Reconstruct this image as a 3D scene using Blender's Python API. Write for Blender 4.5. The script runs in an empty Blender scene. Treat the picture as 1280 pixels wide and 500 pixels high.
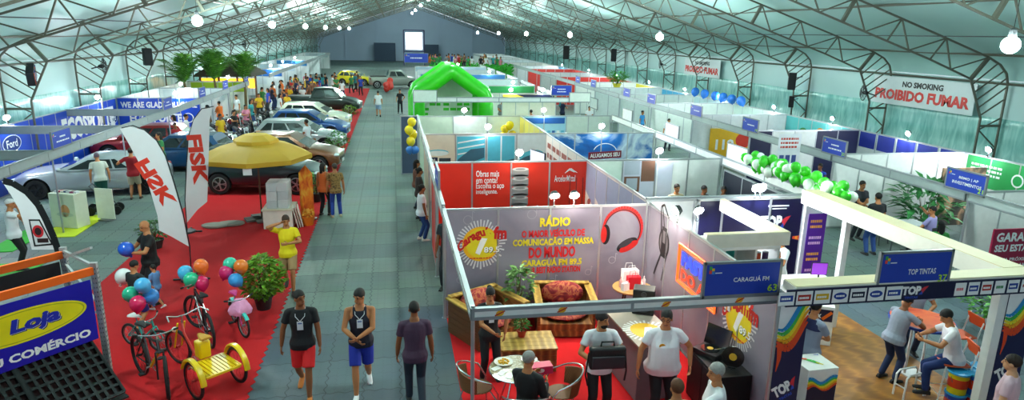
import bpy, bmesh, math, random
from mathutils import Vector as V, Matrix as Mx
random.seed(7)
SC = bpy.context.scene
COL = SC.collection
PI = math.pi
R = math.radians
# ------------------------------------------------------------------ camera (fitted to the lines of the hall)
FPX = 823.58; CAMH = 5.8
_y, _p, _r = R(10.28438), R(14.21547), R(1.09589)
FWD = V((math.sin(_y)*math.cos(_p), math.cos(_y)*math.cos(_p), -math.sin(_p)))
_rt = V((math.cos(_y), -math.sin(_y), 0)); _up = _rt.cross(FWD)
RT = math.cos(_r)*_rt + math.sin(_r)*_up
UP = -math.sin(_r)*_rt + math.cos(_r)*_up
CAM = V((0, 0, CAMH))
cd = bpy.data.cameras.new('camera'); cam = bpy.data.objects.new('camera', cd); COL.objects.link(cam)
cd.sensor_width = 36; cd.lens = FPX/1280*36; cd.clip_start = .05; cd.clip_end = 400
m3 = Mx((RT, UP, -FWD)).transposed(); cam.matrix_world = Mx.Translation(CAM) @ m3.to_4x4()
SC.camera = cam
def ray(px, py): return RT*((px-640)/FPX) - UP*((py-250)/FPX) + FWD
def G(px, py, z=0):                      # where the sight line of a measured point meets height z
    d = ray(px, py); return CAM + d*((z-CAMH)/d.z)
def D(px, py, y): d = ray(px, py); return CAM + d*(y/d.y)
def X(px, py, x): d = ray(px, py); return CAM + d*(x/d.x)

# ------------------------------------------------------------------ materials
def lin(h):
    if isinstance(h, (tuple, list)): return tuple(h)
    h = h.lstrip('#'); o = []
    for i in (0, 2, 4):
        c = int(h[i:i+2], 16)/255
        o.append(c/12.92 if c <= .04045 else ((c+.055)/1.055)**2.4)
    return tuple(o)
MATS = {}
def M(col, rough=.6, metal=0., coat=0., emit=0., vary=.10, scale=6., bump=0., bscale=40., trans=0., sheen=0., alpha=1.):
    key = (str(col), rough, metal, coat, emit, vary, scale, bump, bscale, trans, sheen, alpha)
    if key in MATS: return MATS[key]
    m = bpy.data.materials.new('mat_%d' % len(MATS)); m.use_nodes = True
    nt = m.node_tree; N = nt.nodes; L = nt.links; b = N['Principled BSDF']
    c = lin(col)
    b.inputs['Roughness'].default_value = rough; b.inputs['Metallic'].default_value = metal
    b.inputs['Coat Weight'].default_value = coat; b.inputs['Transmission Weight'].default_value = trans
    b.inputs['Coat Roughness'].default_value = .08
    b.inputs['Sheen Weight'].default_value = sheen
    b.inputs['Alpha'].default_value = alpha
    tc = N.new('ShaderNodeTexCoord')
    if emit:
        b.inputs['Base Color'].default_value = (*c, 1); b.inputs['Emission Color'].default_value = (*c, 1)
        b.inputs['Emission Strength'].default_value = emit
    else:
        n = N.new('ShaderNodeTexNoise'); n.inputs['Scale'].default_value = scale; n.inputs['Detail'].default_value = 3
        L.new(tc.outputs['Object'], n.inputs['Vector'])
        mx = N.new('ShaderNodeMix'); mx.data_type = 'RGBA'
        mx.inputs['A'].default_value = (*[x*(1-vary) for x in c], 1)
        mx.inputs['B'].default_value = (*[min(1, x*(1+vary)) for x in c], 1)
        L.new(n.outputs['Fac'], mx.inputs['Factor']); L.new(mx.outputs['Result'], b.inputs['Base Color'])
    if bump:
        n2 = N.new('ShaderNodeTexNoise'); n2.inputs['Scale'].default_value = bscale; n2.inputs['Detail'].default_value = 4
        L.new(tc.outputs['Object'], n2.inputs['Vector'])
        bp = N.new('ShaderNodeBump'); bp.inputs['Strength'].default_value = bump; bp.inputs['Distance'].default_value = .02
        L.new(n2.outputs['Fac'], bp.inputs['Height']); L.new(bp.outputs['Normal'], b.inputs['Normal'])
    MATS[key] = m
    return m
def ramp_mat(name, kind, cols, rough=.6, scale=(1, 1, 1), nscale=4., dist=0., coat=0., bump=.0, rot=(0, 0, 0), coords='Object', detail=4.):
    """a material whose colours come from a procedural texture through a colour ramp"""
    m = bpy.data.materials.new(name); m.use_nodes = True
    nt = m.node_tree; N = nt.nodes; L = nt.links; b = N['Principled BSDF']
    b.inputs['Roughness'].default_value = rough; b.inputs['Coat Weight'].default_value = coat
    tc = N.new('ShaderNodeTexCoord'); mp = N.new('ShaderNodeMapping'); mp.inputs['Scale'].default_value = scale
    mp.inputs['Rotation'].default_value = rot
    L.new(tc.outputs[coords], mp.inputs['Vector'])
    if kind == 'wave':
        t = N.new('ShaderNodeTexWave'); t.inputs['Scale'].default_value = nscale; t.inputs['Distortion'].default_value = dist
        t.inputs['Detail'].default_value = detail
    elif kind == 'voronoi':
        t = N.new('ShaderNodeTexVoronoi'); t.inputs['Scale'].default_value = nscale
    else:
        t = N.new('ShaderNodeTexNoise'); t.inputs['Scale'].default_value = nscale; t.inputs['Detail'].default_value = detail
        t.inputs['Distortion'].default_value = dist
    L.new(mp.outputs['Vector'], t.inputs['Vector'])
    cr = N.new('ShaderNodeValToRGB'); e = cr.color_ramp.elements
    while len(e) < len(cols): e.new(.5)
    for i, (p, c) in enumerate(cols):
        e[i].position = p; e[i].color = (*lin(c), 1)
    src = t.outputs['Distance'] if kind == 'voronoi' else t.outputs['Fac']
    L.new(src, cr.inputs['Fac']); L.new(cr.outputs['Color'], b.inputs['Base Color'])
    if bump:
        bp = N.new('ShaderNodeBump'); bp.inputs['Strength'].default_value = bump; bp.inputs['Distance'].default_value = .02
        L.new(src, bp.inputs['Height']); L.new(bp.outputs['Normal'], b.inputs['Normal'])
    return m

# ------------------------------------------------------------------ mesh builder
class Fr:                                # a plane: origin, u to the right, v up; n = u x v looks at the viewer
    def __init__(s, o, u, v): s.o = V(o); s.u = V(u).normalized(); s.v = V(v).normalized(); s.n = s.u.cross(s.v)
    def p(s, a, b, c=0): return s.o + s.u*a + s.v*b + s.n*c
    def px(s, x, y):                     # plane coordinates of a measured point
        d = ray(x, y); t = (s.o-CAM).dot(s.n)/d.dot(s.n); q = CAM + d*t - s.o
        return q.dot(s.u), q.dot(s.v)
TXT = {}
def glyphs(s, bold=.02):
    k = (s, bold)
    if k not in TXT:
        c = bpy.data.curves.new('t', 'FONT'); c.body = s; c.offset = bold; c.resolution_u = 2; c.align_x = 'LEFT'
        o = bpy.data.objects.new('t', c); COL.objects.link(o)
        me = bpy.data.meshes.new_from_object(o.evaluated_get(bpy.context.evaluated_depsgraph_get()))
        vs = [(v.co.x, v.co.y) for v in me.vertices]; fs = [tuple(p.vertices) for p in me.polygons]
        bpy.data.objects.remove(o); bpy.data.curves.remove(c); bpy.data.meshes.remove(me)
        x0 = min(v[0] for v in vs); x1 = max(v[0] for v in vs); y0 = min(v[1] for v in vs); y1 = max(v[1] for v in vs)
        TXT[k] = ([((x-x0)/(x1-x0)-.5, (y-y0)/(y1-y0)-.5) for x, y in vs], fs)
    return TXT[k]
class B:
    def __init__(s): s.v = []; s.f = []; s.m = []
    def add(s, vs, fs, mi=0):
        b = len(s.v); s.v += [V(v) for v in vs]; s.f += [tuple(i+b for i in f) for f in fs]; s.m += [mi]*len(fs); return s
    def box(s, x0, x1, y0, y1, z0, z1, mi=0):
        vs = [(x, y, z) for z in (z0, z1) for y in (y0, y1) for x in (x0, x1)]
        return s.add(vs, [(0, 2, 3, 1), (4, 5, 7, 6), (0, 1, 5, 4), (2, 6, 7, 3), (0, 4, 6, 2), (1, 3, 7, 5)], mi)
    def obox(s, c, size, rot=(0, 0, 0), mi=0):
        from mathutils import Euler
        e = Euler(rot).to_matrix(); c = V(c); h = V(size)/2
        vs = [c + e @ V((x*h.x, y*h.y, z*h.z)) for z in (-1, 1) for y in (-1, 1) for x in (-1, 1)]
        return s.add(vs, [(0, 2, 3, 1), (4, 5, 7, 6), (0, 1, 5, 4), (2, 6, 7, 3), (0, 4, 6, 2), (1, 3, 7, 5)], mi)
    def bar(s, p, q, w=.05, h=None, mi=0):          # square bar between two points
        p = V(p); q = V(q); d = (q-p)
        if d.length < 1e-6: return s
        d.normalize(); a = V((0, 0, 1)) if abs(d.z) < .9 else V((0, 1, 0))
        u = d.cross(a).normalized()*(w/2); w2 = d.cross(u).normalized()*((h or w)/2)
        vs = [e+u*i+w2*j for e in (p, q) for i, j in ((-1, -1), (1, -1), (1, 1), (-1, 1))]
        return s.add(vs, [(0, 3, 2, 1), (4, 5, 6, 7), (0, 1, 5, 4), (1, 2, 6, 5), (2, 3, 7, 6), (3, 0, 4, 7)], mi)
    def tube(s, pts, r, n=8, mi=0, closed=False, caps=True):
        pts = [V(p) for p in pts]; k = len(pts); rs = r if isinstance(r, (list, tuple)) else [r]*k
        b = len(s.v); prev = None
        for i, p in enumerate(pts):
            if closed: t = (pts[(i+1) % k]-pts[i-1])
            else: t = pts[min(i+1, k-1)]-pts[max(i-1, 0)]
            t = t.normalized() if t.length > 1e-9 else V((0, 0, 1))
            if prev is None: a = t.cross(V((0, 0, 1)) if abs(t.z) < .95 else V((1, 0, 0))).normalized()
            else:
                a = prev - t*prev.dot(t)
                a = a.normalized() if a.length > 1e-6 else t.orthogonal().normalized()
            prev = a; c = t.cross(a)
            for j in range(n):
                g = 2*PI*j/n; s.v.append(p + (a*math.cos(g)+c*math.sin(g))*rs[i])
        for i in range(k if closed else k-1):
            i2 = (i+1) % k
            for j in range(n):
                j2 = (j+1) % n
                s.f.append((b+i*n+j, b+i*n+j2, b+i2*n+j2, b+i2*n+j)); s.m.append(mi)
        if caps and not closed:
            s.f.append(tuple(b+j for j in range(n))[::-1]); s.m.append(mi)
            s.f.append(tuple(b+(k-1)*n+j for j in range(n))); s.m.append(mi)
        return s
    def capsule(s, p, q, r0, r1, n=10, mi=0):
        p = V(p); q = V(q); d = (q-p); d = d.normalized() if d.length > 1e-6 else V((0, 0, 1))
        pts = []; rs = []
        for g in (80, 45, 0): pts.append(p - d*r0*math.sin(R(g))); rs.append(max(r0*math.cos(R(g)), .0015))
        for g in (0, 45, 80): pts.append(q + d*r1*math.sin(R(g))); rs.append(max(r1*math.cos(R(g)), .0015))
        return s.tube(pts, rs, n, mi)
    def ball(s, c, r, nu=14, nv=9, rot=None, mi=0):
        c = V(c); rr = V(r) if isinstance(r, (tuple, list)) else V((r, r, r)); b = len(s.v)
        E = rot or Mx.Identity(3)
        for i in range(nv+1):
            t = PI*i/nv
            for j in range(nu):
                g = 2*PI*j/nu
                s.v.append(c + E @ V((rr.x*math.sin(t)*math.cos(g), rr.y*math.sin(t)*math.sin(g), rr.z*math.cos(t))))
        for i in range(nv):
            for j in range(nu):
                j2 = (j+1) % nu
                f = (b+i*nu+j, b+(i+1)*nu+j, b+(i+1)*nu+j2, b+i*nu+j2)
                if i == 0: f = (b+j, b+nu+j, b+nu+j2)
                elif i == nv-1: f = (b+i*nu+j, b+(i+1)*nu+j, b+i*nu+j2)
                s.f.append(f); s.m.append(mi)
        return s
    def lathe(s, prof, c=(0, 0, 0), n=24, mi=0, rot=None, sx=1, sy=1):
        c = V(c); E = rot or Mx.Identity(3); b = len(s.v); k = len(prof)
        for r, z in prof:
            for j in range(n):
                g = 2*PI*j/n; s.v.append(c + E @ V((r*math.cos(g)*sx, r*math.sin(g)*sy, z)))
        for i in range(k-1):
            for j in range(n):
                j2 = (j+1) % n; s.f.append((b+i*n+j, b+i*n+j2, b+(i+1)*n+j2, b+(i+1)*n+j)); s.m.append(mi)
        if prof[0][0] > 1e-4: s.f.append(tuple(b+j for j in range(n))[::-1]); s.m.append(mi)
        if prof[-1][0] > 1e-4: s.f.append(tuple(b+(k-1)*n+j for j in range(n))); s.m.append(mi)
        return s
    def loft(s, rings, mi=0, caps=True):            # rings of equal point counts
        n = len(rings[0]); b = len(s.v)
        for r in rings: s.v += [V(p) for p in r]
        for i in range(len(rings)-1):
            for j in range(n):
                j2 = (j+1) % n; s.f.append((b+i*n+j, b+i*n+j2, b+(i+1)*n+j2, b+(i+1)*n+j)); s.m.append(mi)
        if caps:
            s.f.append(tuple(b+j for j in range(n))[::-1]); s.m.append(mi)
            s.f.append(tuple(b+(len(rings)-1)*n+j for j in range(n))); s.m.append(mi)
        return s
    def poly(s, fr, pts, off=.004, mi=0): return s.add([fr.p(a, b, off) for a, b in pts], [tuple(range(len(pts)))], mi)
    def prism(s, fr, pts, c0, c1, mi=0):
        n = len(pts); vs = [fr.p(a, b, c0) for a, b in pts]+[fr.p(a, b, c1) for a, b in pts]
        return s.add(vs, [tuple(range(n))[::-1], tuple(range(n, 2*n))]+[(i, (i+1) % n, n+(i+1) % n, n+i) for i in range(n)], mi)
    def rect(s, fr, a0, a1, b0, b1, off=.004, mi=0): return s.poly(fr, [(a0, b0), (a1, b0), (a1, b1), (a0, b1)], off, mi)
    def disc(s, fr, a, b, ra, rb=None, off=.004, mi=0, n=28, rot=0):
        rb = rb or ra; o = []
        for i in range(n):
            g = 2*PI*i/n; x = ra*math.cos(g); y = rb*math.sin(g)
            o.append((a+x*math.cos(rot)-y*math.sin(rot), b+x*math.sin(rot)+y*math.cos(rot)))
        return s.poly(fr, o, off, mi)
    def band(s, fr, pts, w, off=.004, mi=0):        # a drawn stroke along a polyline
        for i in range(len(pts)-1):
            p = V((*pts[i], 0)); q = V((*pts[i+1], 0)); d = q-p
            if d.length < 1e-6: continue
            nn = V((-d.y, d.x, 0)).normalized()
            w0 = w[i]/2 if isinstance(w, list) else w/2; w1 = w[i+1]/2 if isinstance(w, list) else w/2
            s.poly(fr, [tuple((p-nn*w0)[:2]), tuple((q-nn*w1)[:2]), tuple((q+nn*w1)[:2]), tuple((p+nn*w0)[:2])], off, mi)
        return s
    def text(s, fr, t, a, b, w, h, off=.006, mi=0, rot=0, mirror=False, bold=.02, warp=None):
        vs, fs = glyphs(t, bold); o = []
        for x, y in vs:
            if mirror: x = -x
            X_ = x*w; Y_ = y*h
            if warp: X_, Y_ = warp(x, y, X_, Y_)
            o.append(fr.p(a+X_*math.cos(rot)-Y_*math.sin(rot), b+X_*math.sin(rot)+Y_*math.cos(rot), off))
        return s.add(o, [f[::-1] for f in fs] if mirror else fs, mi)
    def textpx(s, fr, t, x0, y0, x1, y1, off=.006, mi=0, **k):   # text that fills a measured box of the plane
        ym = (y0+y1)/2; xm = (x0+x1)/2
        a0, b0 = fr.px(x0, ym); a1, b1 = fr.px(x1, ym); c0 = fr.px(xm, y0); c1 = fr.px(xm, y1)
        w = math.hypot(a1-a0, b1-b0) if k.get('tilt') else a1-a0
        k.pop('tilt', None)
        return s.text(fr, t, (a0+a1)/2, (c0[1]+c1[1])/2, w, c0[1]-c1[1], off, mi, **k)
    def mesh(s, name, mats, smooth=True, angle=35):
        me = bpy.data.meshes.new(name); me.from_pydata([tuple(v) for v in s.v], [], s.f)
        for mt in mats: me.materials.append(mt)
        if len(mats) > 1: me.polygons.foreach_set('material_index', s.m)
        if smooth:
            me.polygons.foreach_set('use_smooth', [True]*len(s.f))
            me.set_sharp_from_angle(angle=R(angle))
        me.update(); return me
    def build(s, name, mats, parent=None, world=False, smooth=True, angle=35, bevel=0, **props):
        if not isinstance(mats, (list, tuple)): mats = [mats]
        if world and parent is not None:
            o = V(parent['_o']); s.v = [v-o for v in s.v]
        return link(name, s.mesh(name, mats, smooth, angle), parent, bevel, **props)
def link(name, me, parent=None, bevel=0, **props):
    o = bpy.data.objects.new(name, me); COL.objects.link(o)
    if parent is not None:
        o.parent = parent
        if '_o' in parent: o['_o'] = parent['_o']
    if bevel:
        md = o.modifiers.new('bevel', 'BEVEL'); md.width = bevel; md.segments = 2; md.limit_method = 'ANGLE'; md.angle_limit = R(40)
    for k, v in props.items(): o[k] = v
    return o
def thing(name, label, cat, loc=(0, 0, 0), rz=0., group=None, **props):
    o = bpy.data.objects.new(name, None); COL.objects.link(o); o.location = loc; o.rotation_euler = (0, 0, rz)
    o.empty_display_size = .1
    o['label'] = label; o['category'] = cat; o['_o'] = tuple(loc)
    if group: o['group'] = group
    for k, v in props.items(): o[k] = v
    return o
def tag(o, label, cat, group=None):
    o['label'] = label; o['category'] = cat
    if group: o['group'] = group
    return o
def kids(o): return [c for c in COL.objects if c.parent == o]
TREE = {}
def dup(root, loc, rz=0., label=None, group=None, scale=None):
    """a copy of a thing with copies of its parts and their sub-parts"""
    if root.name not in TREE:
        ch = kids(root); TREE[root.name] = [(c, kids(c)) for c in ch]
    r = root.copy(); COL.objects.link(r); r.location = loc; r.rotation_euler = (0, 0, rz); r['_o'] = tuple(loc)
    if scale: r.scale = (scale,)*3
    if label: r['label'] = label
    if group: r['group'] = group
    parts = []
    for c, gs in TREE[root.name]:
        k = c.copy(); COL.objects.link(k); k.parent = r; parts.append(k)
        for g in gs:
            k2 = g.copy(); COL.objects.link(k2); k2.parent = k
    return r, parts
def recolor(o, mat, slot=0):
    o.material_slots[slot].link = 'OBJECT'; o.material_slots[slot].material = mat
def baked(b, mats, mods, name='m', smooth=True):
    """mesh of a builder after a list of modifiers"""
    me = b.mesh(name, mats, smooth=False); o = bpy.data.objects.new('tmp', me); COL.objects.link(o)
    for t, kw in mods:
        md = o.modifiers.new(t, t)
        for k, v in kw.items(): setattr(md, k, v)
    dg = bpy.context.evaluated_depsgraph_get()
    r = bpy.data.meshes.new_from_object(o.evaluated_get(dg), preserve_all_data_layers=True, depsgraph=dg)
    bpy.data.objects.remove(o); bpy.data.meshes.remove(me)
    if smooth: r.polygons.foreach_set('use_smooth', [True]*len(r.polygons))
    for i, mt in enumerate(mats):
        if len(r.materials) <= i: r.materials.append(mt)
        else: r.materials[i] = mt
    r.name = name
    return r

ALU = M('#b9bec2', .35, .7); WHITE = M('#eef0ee', .5); STEEL = M('#8a8f92', .35, .8); BLACK = M('#121316', .5)
DARKGREY = M('#33373b', .55); RUBBER = M('#17181a', .75); GLASS = M('#0c1114', .06, coat=1.); CHROME = M('#d8dadc', .15, 1.)
RED = M('#d3131a', .5); YELLOW = M('#f4cf12', .5); BLUE = M('#1530a8', .45); NAVY = M('#141a45', .5); ORANGE = M('#f06a14', .5)
GREEN = M('#2fbf2a', .5); LIME = M('#b4e016', .5); TEAL = M('#2f9d98', .5)
# ------------------------------------------------------------------ people
SKINS = dict(light='#dba078', tan='#bd7a4c', brown='#8f5430', dark='#5d3a28')
LODS = [dict(b=.0095, c=.012), dict(b=.016, c=.018), dict(b=.026, c=.026)]
def ik(S, T, l1, l2, hint):
    S = V(S); T = V(T); d = T-S; L_ = min(d.length, (l1+l2)*.995); d.normalize(); T = S+d*L_
    a = (l1*l1-l2*l2+L_*L_)/(2*L_); h = math.sqrt(max(l1*l1-a*a, 0))
    hint = V(hint); hint = hint-d*hint.dot(d); hint.normalize()
    return S+d*a+hint*h, T
def ell(c, rx, ry, n=16, tilt=0., twist=0.):
    c = V(c); E = Mx.Rotation(tilt, 3, 'X')
    o = []
    for j in range(n):
        g = 2*PI*j/n; x = math.cos(g); y = math.sin(g)
        k = (abs(x)**2.5+abs(y)**2.5)**(-1/2.5)
        o.append(c+E @ V((rx*x*k, ry*y*k, 0)))
    return o
def person(label, loc, rz, h=1.74, skin='tan', hair=('short', '#15110f'), top=('short', '#222222'), bottom=('trousers', '#20263a'),
           shoes='#222222', legs='stand', seat=.45, lean=0., arms=None, head=(0, 0), lod=1, bulk=1., fem=False, group=None,
           bare=False, extras=None, stride=.26, name='person'):
    """a figure facing +Y before rotation by rz; arms: {'l': (hand, elbow hint), 'r': ...} in metres of a 1.74 m figure"""
    s = h/1.74
    lk = LODS[lod]
    E = Mx.Rotation(-lean, 3, 'X')
    if legs in ('sit', 'high'): hip = V((0, 0, seat/s+.10))
    else: hip = V((0, 0, .91))
    up = lambda x, y, z: hip+E @ V((x, y, z))           # points that follow the torso
    sw = .165 if fem else .19; hw = .10
    bl = bulk
    # legs -------------------------------------------------------
    HJ = [hip+V((-hw*.95, 0, -.03)), hip+V((hw*.95, 0, -.03))]
    if legs == 'stand': AN = [V((-.13, -.02, .08)), V((.13, .04, .08))]
    elif legs == 'apart': AN = [V((-.2, 0, .08)), V((.2, .03, .08))]
    elif legs == 'walk': AN = [V((-.09, stride, .085)), V((.09, -stride*1.1, .15))]
    elif legs == 'walk2': AN = [V((-.09, -stride*1.1, .15)), V((.09, stride, .085))]
    elif legs == 'sit': AN = [V((-.15, .42, .08)), V((.15, .38, .08))]
    elif legs == 'high': AN = [V((-.13, .36, hip.z-.62)), V((.13, .30, hip.z-.66))]
    KN = []
    for i in (0, 1):
        k, a = ik(HJ[i], AN[i], .43, .42, (0, 1, .25 if legs in ('sit', 'high') else 0)); KN.append(k); AN[i] = a
    # arms -------------------------------------------------------
    SH = [up(-sw, 0, .50), up(sw, 0, .50)]
    dflt = {'l': ((-.27, .10, .86), (-.5, -1, 0)), 'r': ((.27, .06, .86), (.5, -1, 0))}
    A = dict(dflt); A.update(arms or {})
    EL = []; WR = []
    for i, k in enumerate('lr'):
        hand, hint = A[k]
        hand = V(hand) if legs not in ('sit', 'high') or arms and k in arms else up(hand[0], hand[1]+.25, .10)
        e, w = ik(SH[i], hand, .295, .265, hint); EL.append(e); WR.append(w)
    neck = up(0, .005, .60); hc = up(0, .03, .735)
    HR = E @ Mx.Rotation(R(head[0]), 3, 'Z') @ Mx.Rotation(R(head[1]), 3, 'X')
    hp = lambda x, y, z: hc+HR @ V((x, y, z))
    # torso profile: (z above hip, rx, ry, y offset)
    belly = max(0, bl-1)
    TOR = [(-.10, .155*bl, .115*bl, 0), (0, .168*bl, .125*bl, .3*belly*.1), (.10, .15*bl*(.92 if fem else 1), .115*bl, .5*belly*.2), (.2, .145*bl*(.9 if fem else 1), .11*bl, .08*belly),
           (.34, .165*(.5+.5*bl)*(.92 if fem else 1), .118*(.4+.6*bl), .03*belly+.005), (.44, .172*(.6+.4*bl)*(.92 if fem else 1), .105, 0), (.515, .145, .085, -.005), (.56, .085, .07, 0), (.62, .058, .058, .005)]
    def torso(b, infl, z0=-9, z1=9, nx=1.):
        rg = [ell(up(0, y, z), (rx+infl+(.022 if infl and z < .08 else 0))*(nx if z > .4 else 1), ry+infl+(.022 if infl and z < .08 else 0), tilt=-lean) for z, rx, ry, y in TOR if z0 <= z <= z1]
        b.loft(rg)
    def limb(b, pts, rs, infl=0):
        for i in range(len(pts)-1): b.capsule(pts[i], pts[i+1], rs[i]+infl, rs[i+1]+infl, 12)
    root = thing(name, label, 'person', loc, rz, group); root.scale = (s, s, s)
    b = B()
    torso(b, 0)
    b.capsule(neck-V((0, 0, .03)), hp(0, -.015, -.07), .058, .054, 12)
    b.ball(hp(0, -.008, .025), (.074, .094, .098), 18, 12, HR)
    b.ball(hp(0, .028, -.055), (.056, .062, .066), 14, 9, HR)
    b.ball(hp(0, .045, -.095), (.028, .026, .02), 10, 7, HR)
    b.capsule(hp(0, .086, .015), hp(0, .106, -.028), .011, .017, 8)          # nose
    b.capsule(hp(-.022, .086, -.068), hp(.022, .086, -.068), .009, .009, 8)  # lips
    b.capsule(hp(-.045, .075, .04), hp(.045, .075, .04), .013, .013, 8)      # brow
    for sx in (-1, 1): b.ball(hp(.076*sx, -.005, -.01), (.012, .024, .034), 8, 7, HR)
    for i, sx in ((0, -1), (1, 1)):
        b.capsule(up(.07*sx, 0, .53), SH[i], .04, .05, 12); limb(b, [SH[i], EL[i]], [.05*(.6+.4*bl), .042]); limb(b, [EL[i], EL[i].lerp(WR[i], .35), WR[i]], [.041, .042, .028])
        # hand: palm, four fingers bent at the knuckles, thumb from the side of the palm
        d = (WR[i]-EL[i]).normalized()
        inw = V((-sx, 0, 0)); inw = (inw-d*inw.dot(d)); inw = inw.normalized() if inw.length > .2 else d.cross(V((0, 1, 0))).normalized()
        side = d.cross(inw)*sx; side = side if side.y > -.2 or abs(d.y) > .6 else side
        if side.dot(V((0, 1, .3))) < 0: side = -side
        pc = WR[i]+d*.055
        b.ball(pc, (.04, .016, .05), 10, 8, Mx((side, inw, d)).transposed())
        if lod < 2:
            for q, ln in ((-1.5, .055), (-.5, .068), (.5, .074), (1.5, .066)):
                f0 = pc+side*(q*.0205)+d*.035; f1 = f0+d*ln*.55+inw*.012+side*(q*.003); f2 = f1+d*ln*.3+inw*.03
                b.capsule(f0, f1, .0098, .009, 6); b.capsule(f1, f2, .009, .0075, 6)
            t0 = pc+side*.03-d*.02; t1 = t0+side*.03+d*.03+inw*.01
            b.capsule(t0, t1, .013, .011, 6); b.capsule(t1, t1+d*.028+inw*.008, .011, .009, 6)
        # leg
        limb(b, [HJ[i], KN[i]], [.083*(.5+.5*bl), .055]); limb(b, [KN[i], KN[i].lerp(AN[i], .35), AN[i]], [.053, .056, .037])
        toe = V((sx*.03, .15, -.045)) if legs != 'high' else V((sx*.03, .14, -.06))
        if bare: b.capsule(AN[i]+V((0, -.02, -.04)), AN[i]+toe, .035, .03, 8)
    sk = M(SKINS.get(skin, skin), .55, vary=.06); eye = M('#1a120e', .3); lip = M('#8a3a34' if fem else '#8d5145', .5); white = M('#e9e4dc', .4)
    me = baked(b, [sk, eye, lip], [('REMESH', dict(mode='VOXEL', voxel_size=lk['b'])), ('SMOOTH', dict(factor=.5, iterations=2 if lod else 1))], 'body')
    HI = HR.transposed()
    if lod < 2:
        for p in me.polygons:
            q = HI @ (p.center-hc)
            if q.y > .05:
                if abs(abs(q.x)-.032) < .011 and abs(q.z-.012) < .006: p.material_index = 1
                elif abs(abs(q.x)-.034) < .018 and abs(q.z-.044) < .005: p.material_index = 1
                elif abs(q.x) < .026 and abs(q.z+.068) < .009 and q.y > .08: p.material_index = 2
    link('body', me, root)
    # clothes -----------------------------------------------------
    kind, colr = top[0], top[1]
    tm = top[2] if len(top) > 2 else M(colr, .75, vary=.08, bump=.25, bscale=18)
    if kind:
        b = B(); torso(b, .014, -.1 if kind != 'crop' else .1, .54 if kind == 'tank' else .58, .74 if kind == 'tank' else 1.0)
        for i, sx in ((0, -1), (1, 1)):
            if kind == 'tank': b.tube([up(.085*sx, .085, .46), up(.085*sx, .05, .545), up(.085*sx, -.05, .55), up(.085*sx, -.085, .46)], .026, 8)
            else:
                f = {'short': .62, 'crop': .5}.get(kind, 1)
                b.capsule(up(.07*sx, 0, .535), SH[i], .05, .062, 12)
                e1 = SH[i].lerp(EL[i], f)
                b.tube([SH[i], SH[i].lerp(EL[i], f*.5), e1], [.062*(.7+.3*bl), .063*(.7+.3*bl), .066], 12)
                if kind == 'long': b.ball(EL[i], .056); limb(b, [EL[i], EL[i].lerp(WR[i], .92)], [.056, .042])
        b2 = baked(b, [tm], [('REMESH', dict(mode='VOXEL', voxel_size=lk['c'])), ('SMOOTH', dict(factor=.5, iterations=3))], 'shirt')
        link({'tank': 'tank_top', 'long': 'long_sleeve_shirt'}.get(kind, 'shirt'), b2, root)
    kind, colr = bottom[:2]
    b = B()
    b.loft([ell(hip+V((0, y, z)), rx, ry, tilt=-lean*.4) for z, rx, ry, y in ((-.13, .15*bl, .115*bl, 0), (-.03, .178*bl, .135*bl, 0), (.045, .170*bl, .132*bl, 0))])
    if kind == 'skirt':
        kc = (KN[0]+KN[1])/2
        b.loft([ell(hip+V((0, 0, -.02)), .18, .14), ell(hip.lerp(kc, .6), .2, .16), ell(kc, .22, .17)])
    else:
        f = {'shorts': .9, 'short_shorts': .5}.get(kind, 2)
        for i in (0, 1):
            if f < 1: b.tube([HJ[i]+V((0, 0, .03)), HJ[i].lerp(KN[i], .3), HJ[i].lerp(KN[i], f)], [.10, .102, .095], 12)
            else:
                b.capsule(HJ[i], KN[i], .098*(.6+.4*bl), .072, 12); b.capsule(KN[i], KN[i].lerp(AN[i], .93), .072, .058, 12)
    bm_ = M(colr, .8, vary=.1, bump=.2, bscale=15)
    link({'skirt': 'skirt', 'shorts': 'shorts', 'short_shorts': 'shorts'}.get(kind, 'trousers'),
         baked(b, [bm_], [('REMESH', dict(mode='VOXEL', voxel_size=lk['c'])), ('SMOOTH', dict(factor=.5, iterations=3))], 'legwear'), root)
    if not bare:
        for i, sx in ((0, -1), (1, 1)):
            b = B(); a = AN[i]; tip = V((sx*.02, .17, -.048))
            pitch = R(0) if abs(a.z-.08) < .03 else (R(-28) if legs.startswith('walk') else 0)
            Em = Mx.Rotation(pitch, 3, 'X'); prof = [(-.085, .026, .05), (-.06, .036, .075), (0, .038, .08), (.07, .042, .055), (.14, .042, .042), (.185, .028, .03)]
            rg = []
            for y, w, hh in prof: rg.append([a+Em @ (V((sx*.02*max(y, 0)/.17, y, -.075))+V((w*cx, 0, hh*cz))) for cx, cz in ((-1, 0), (1, 0), (1.05, .45), (.7, .9), (0, 1.05), (-.7, .9), (-1.05, .45))])
            b.loft(rg); b.build('shoe', M(shoes, .6), root)
    # hair --------------------------------------------------------
    hk, hcol = hair
    hm = M(hcol, .7, vary=.35, bump=.25, bscale=60, scale=30)
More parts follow.
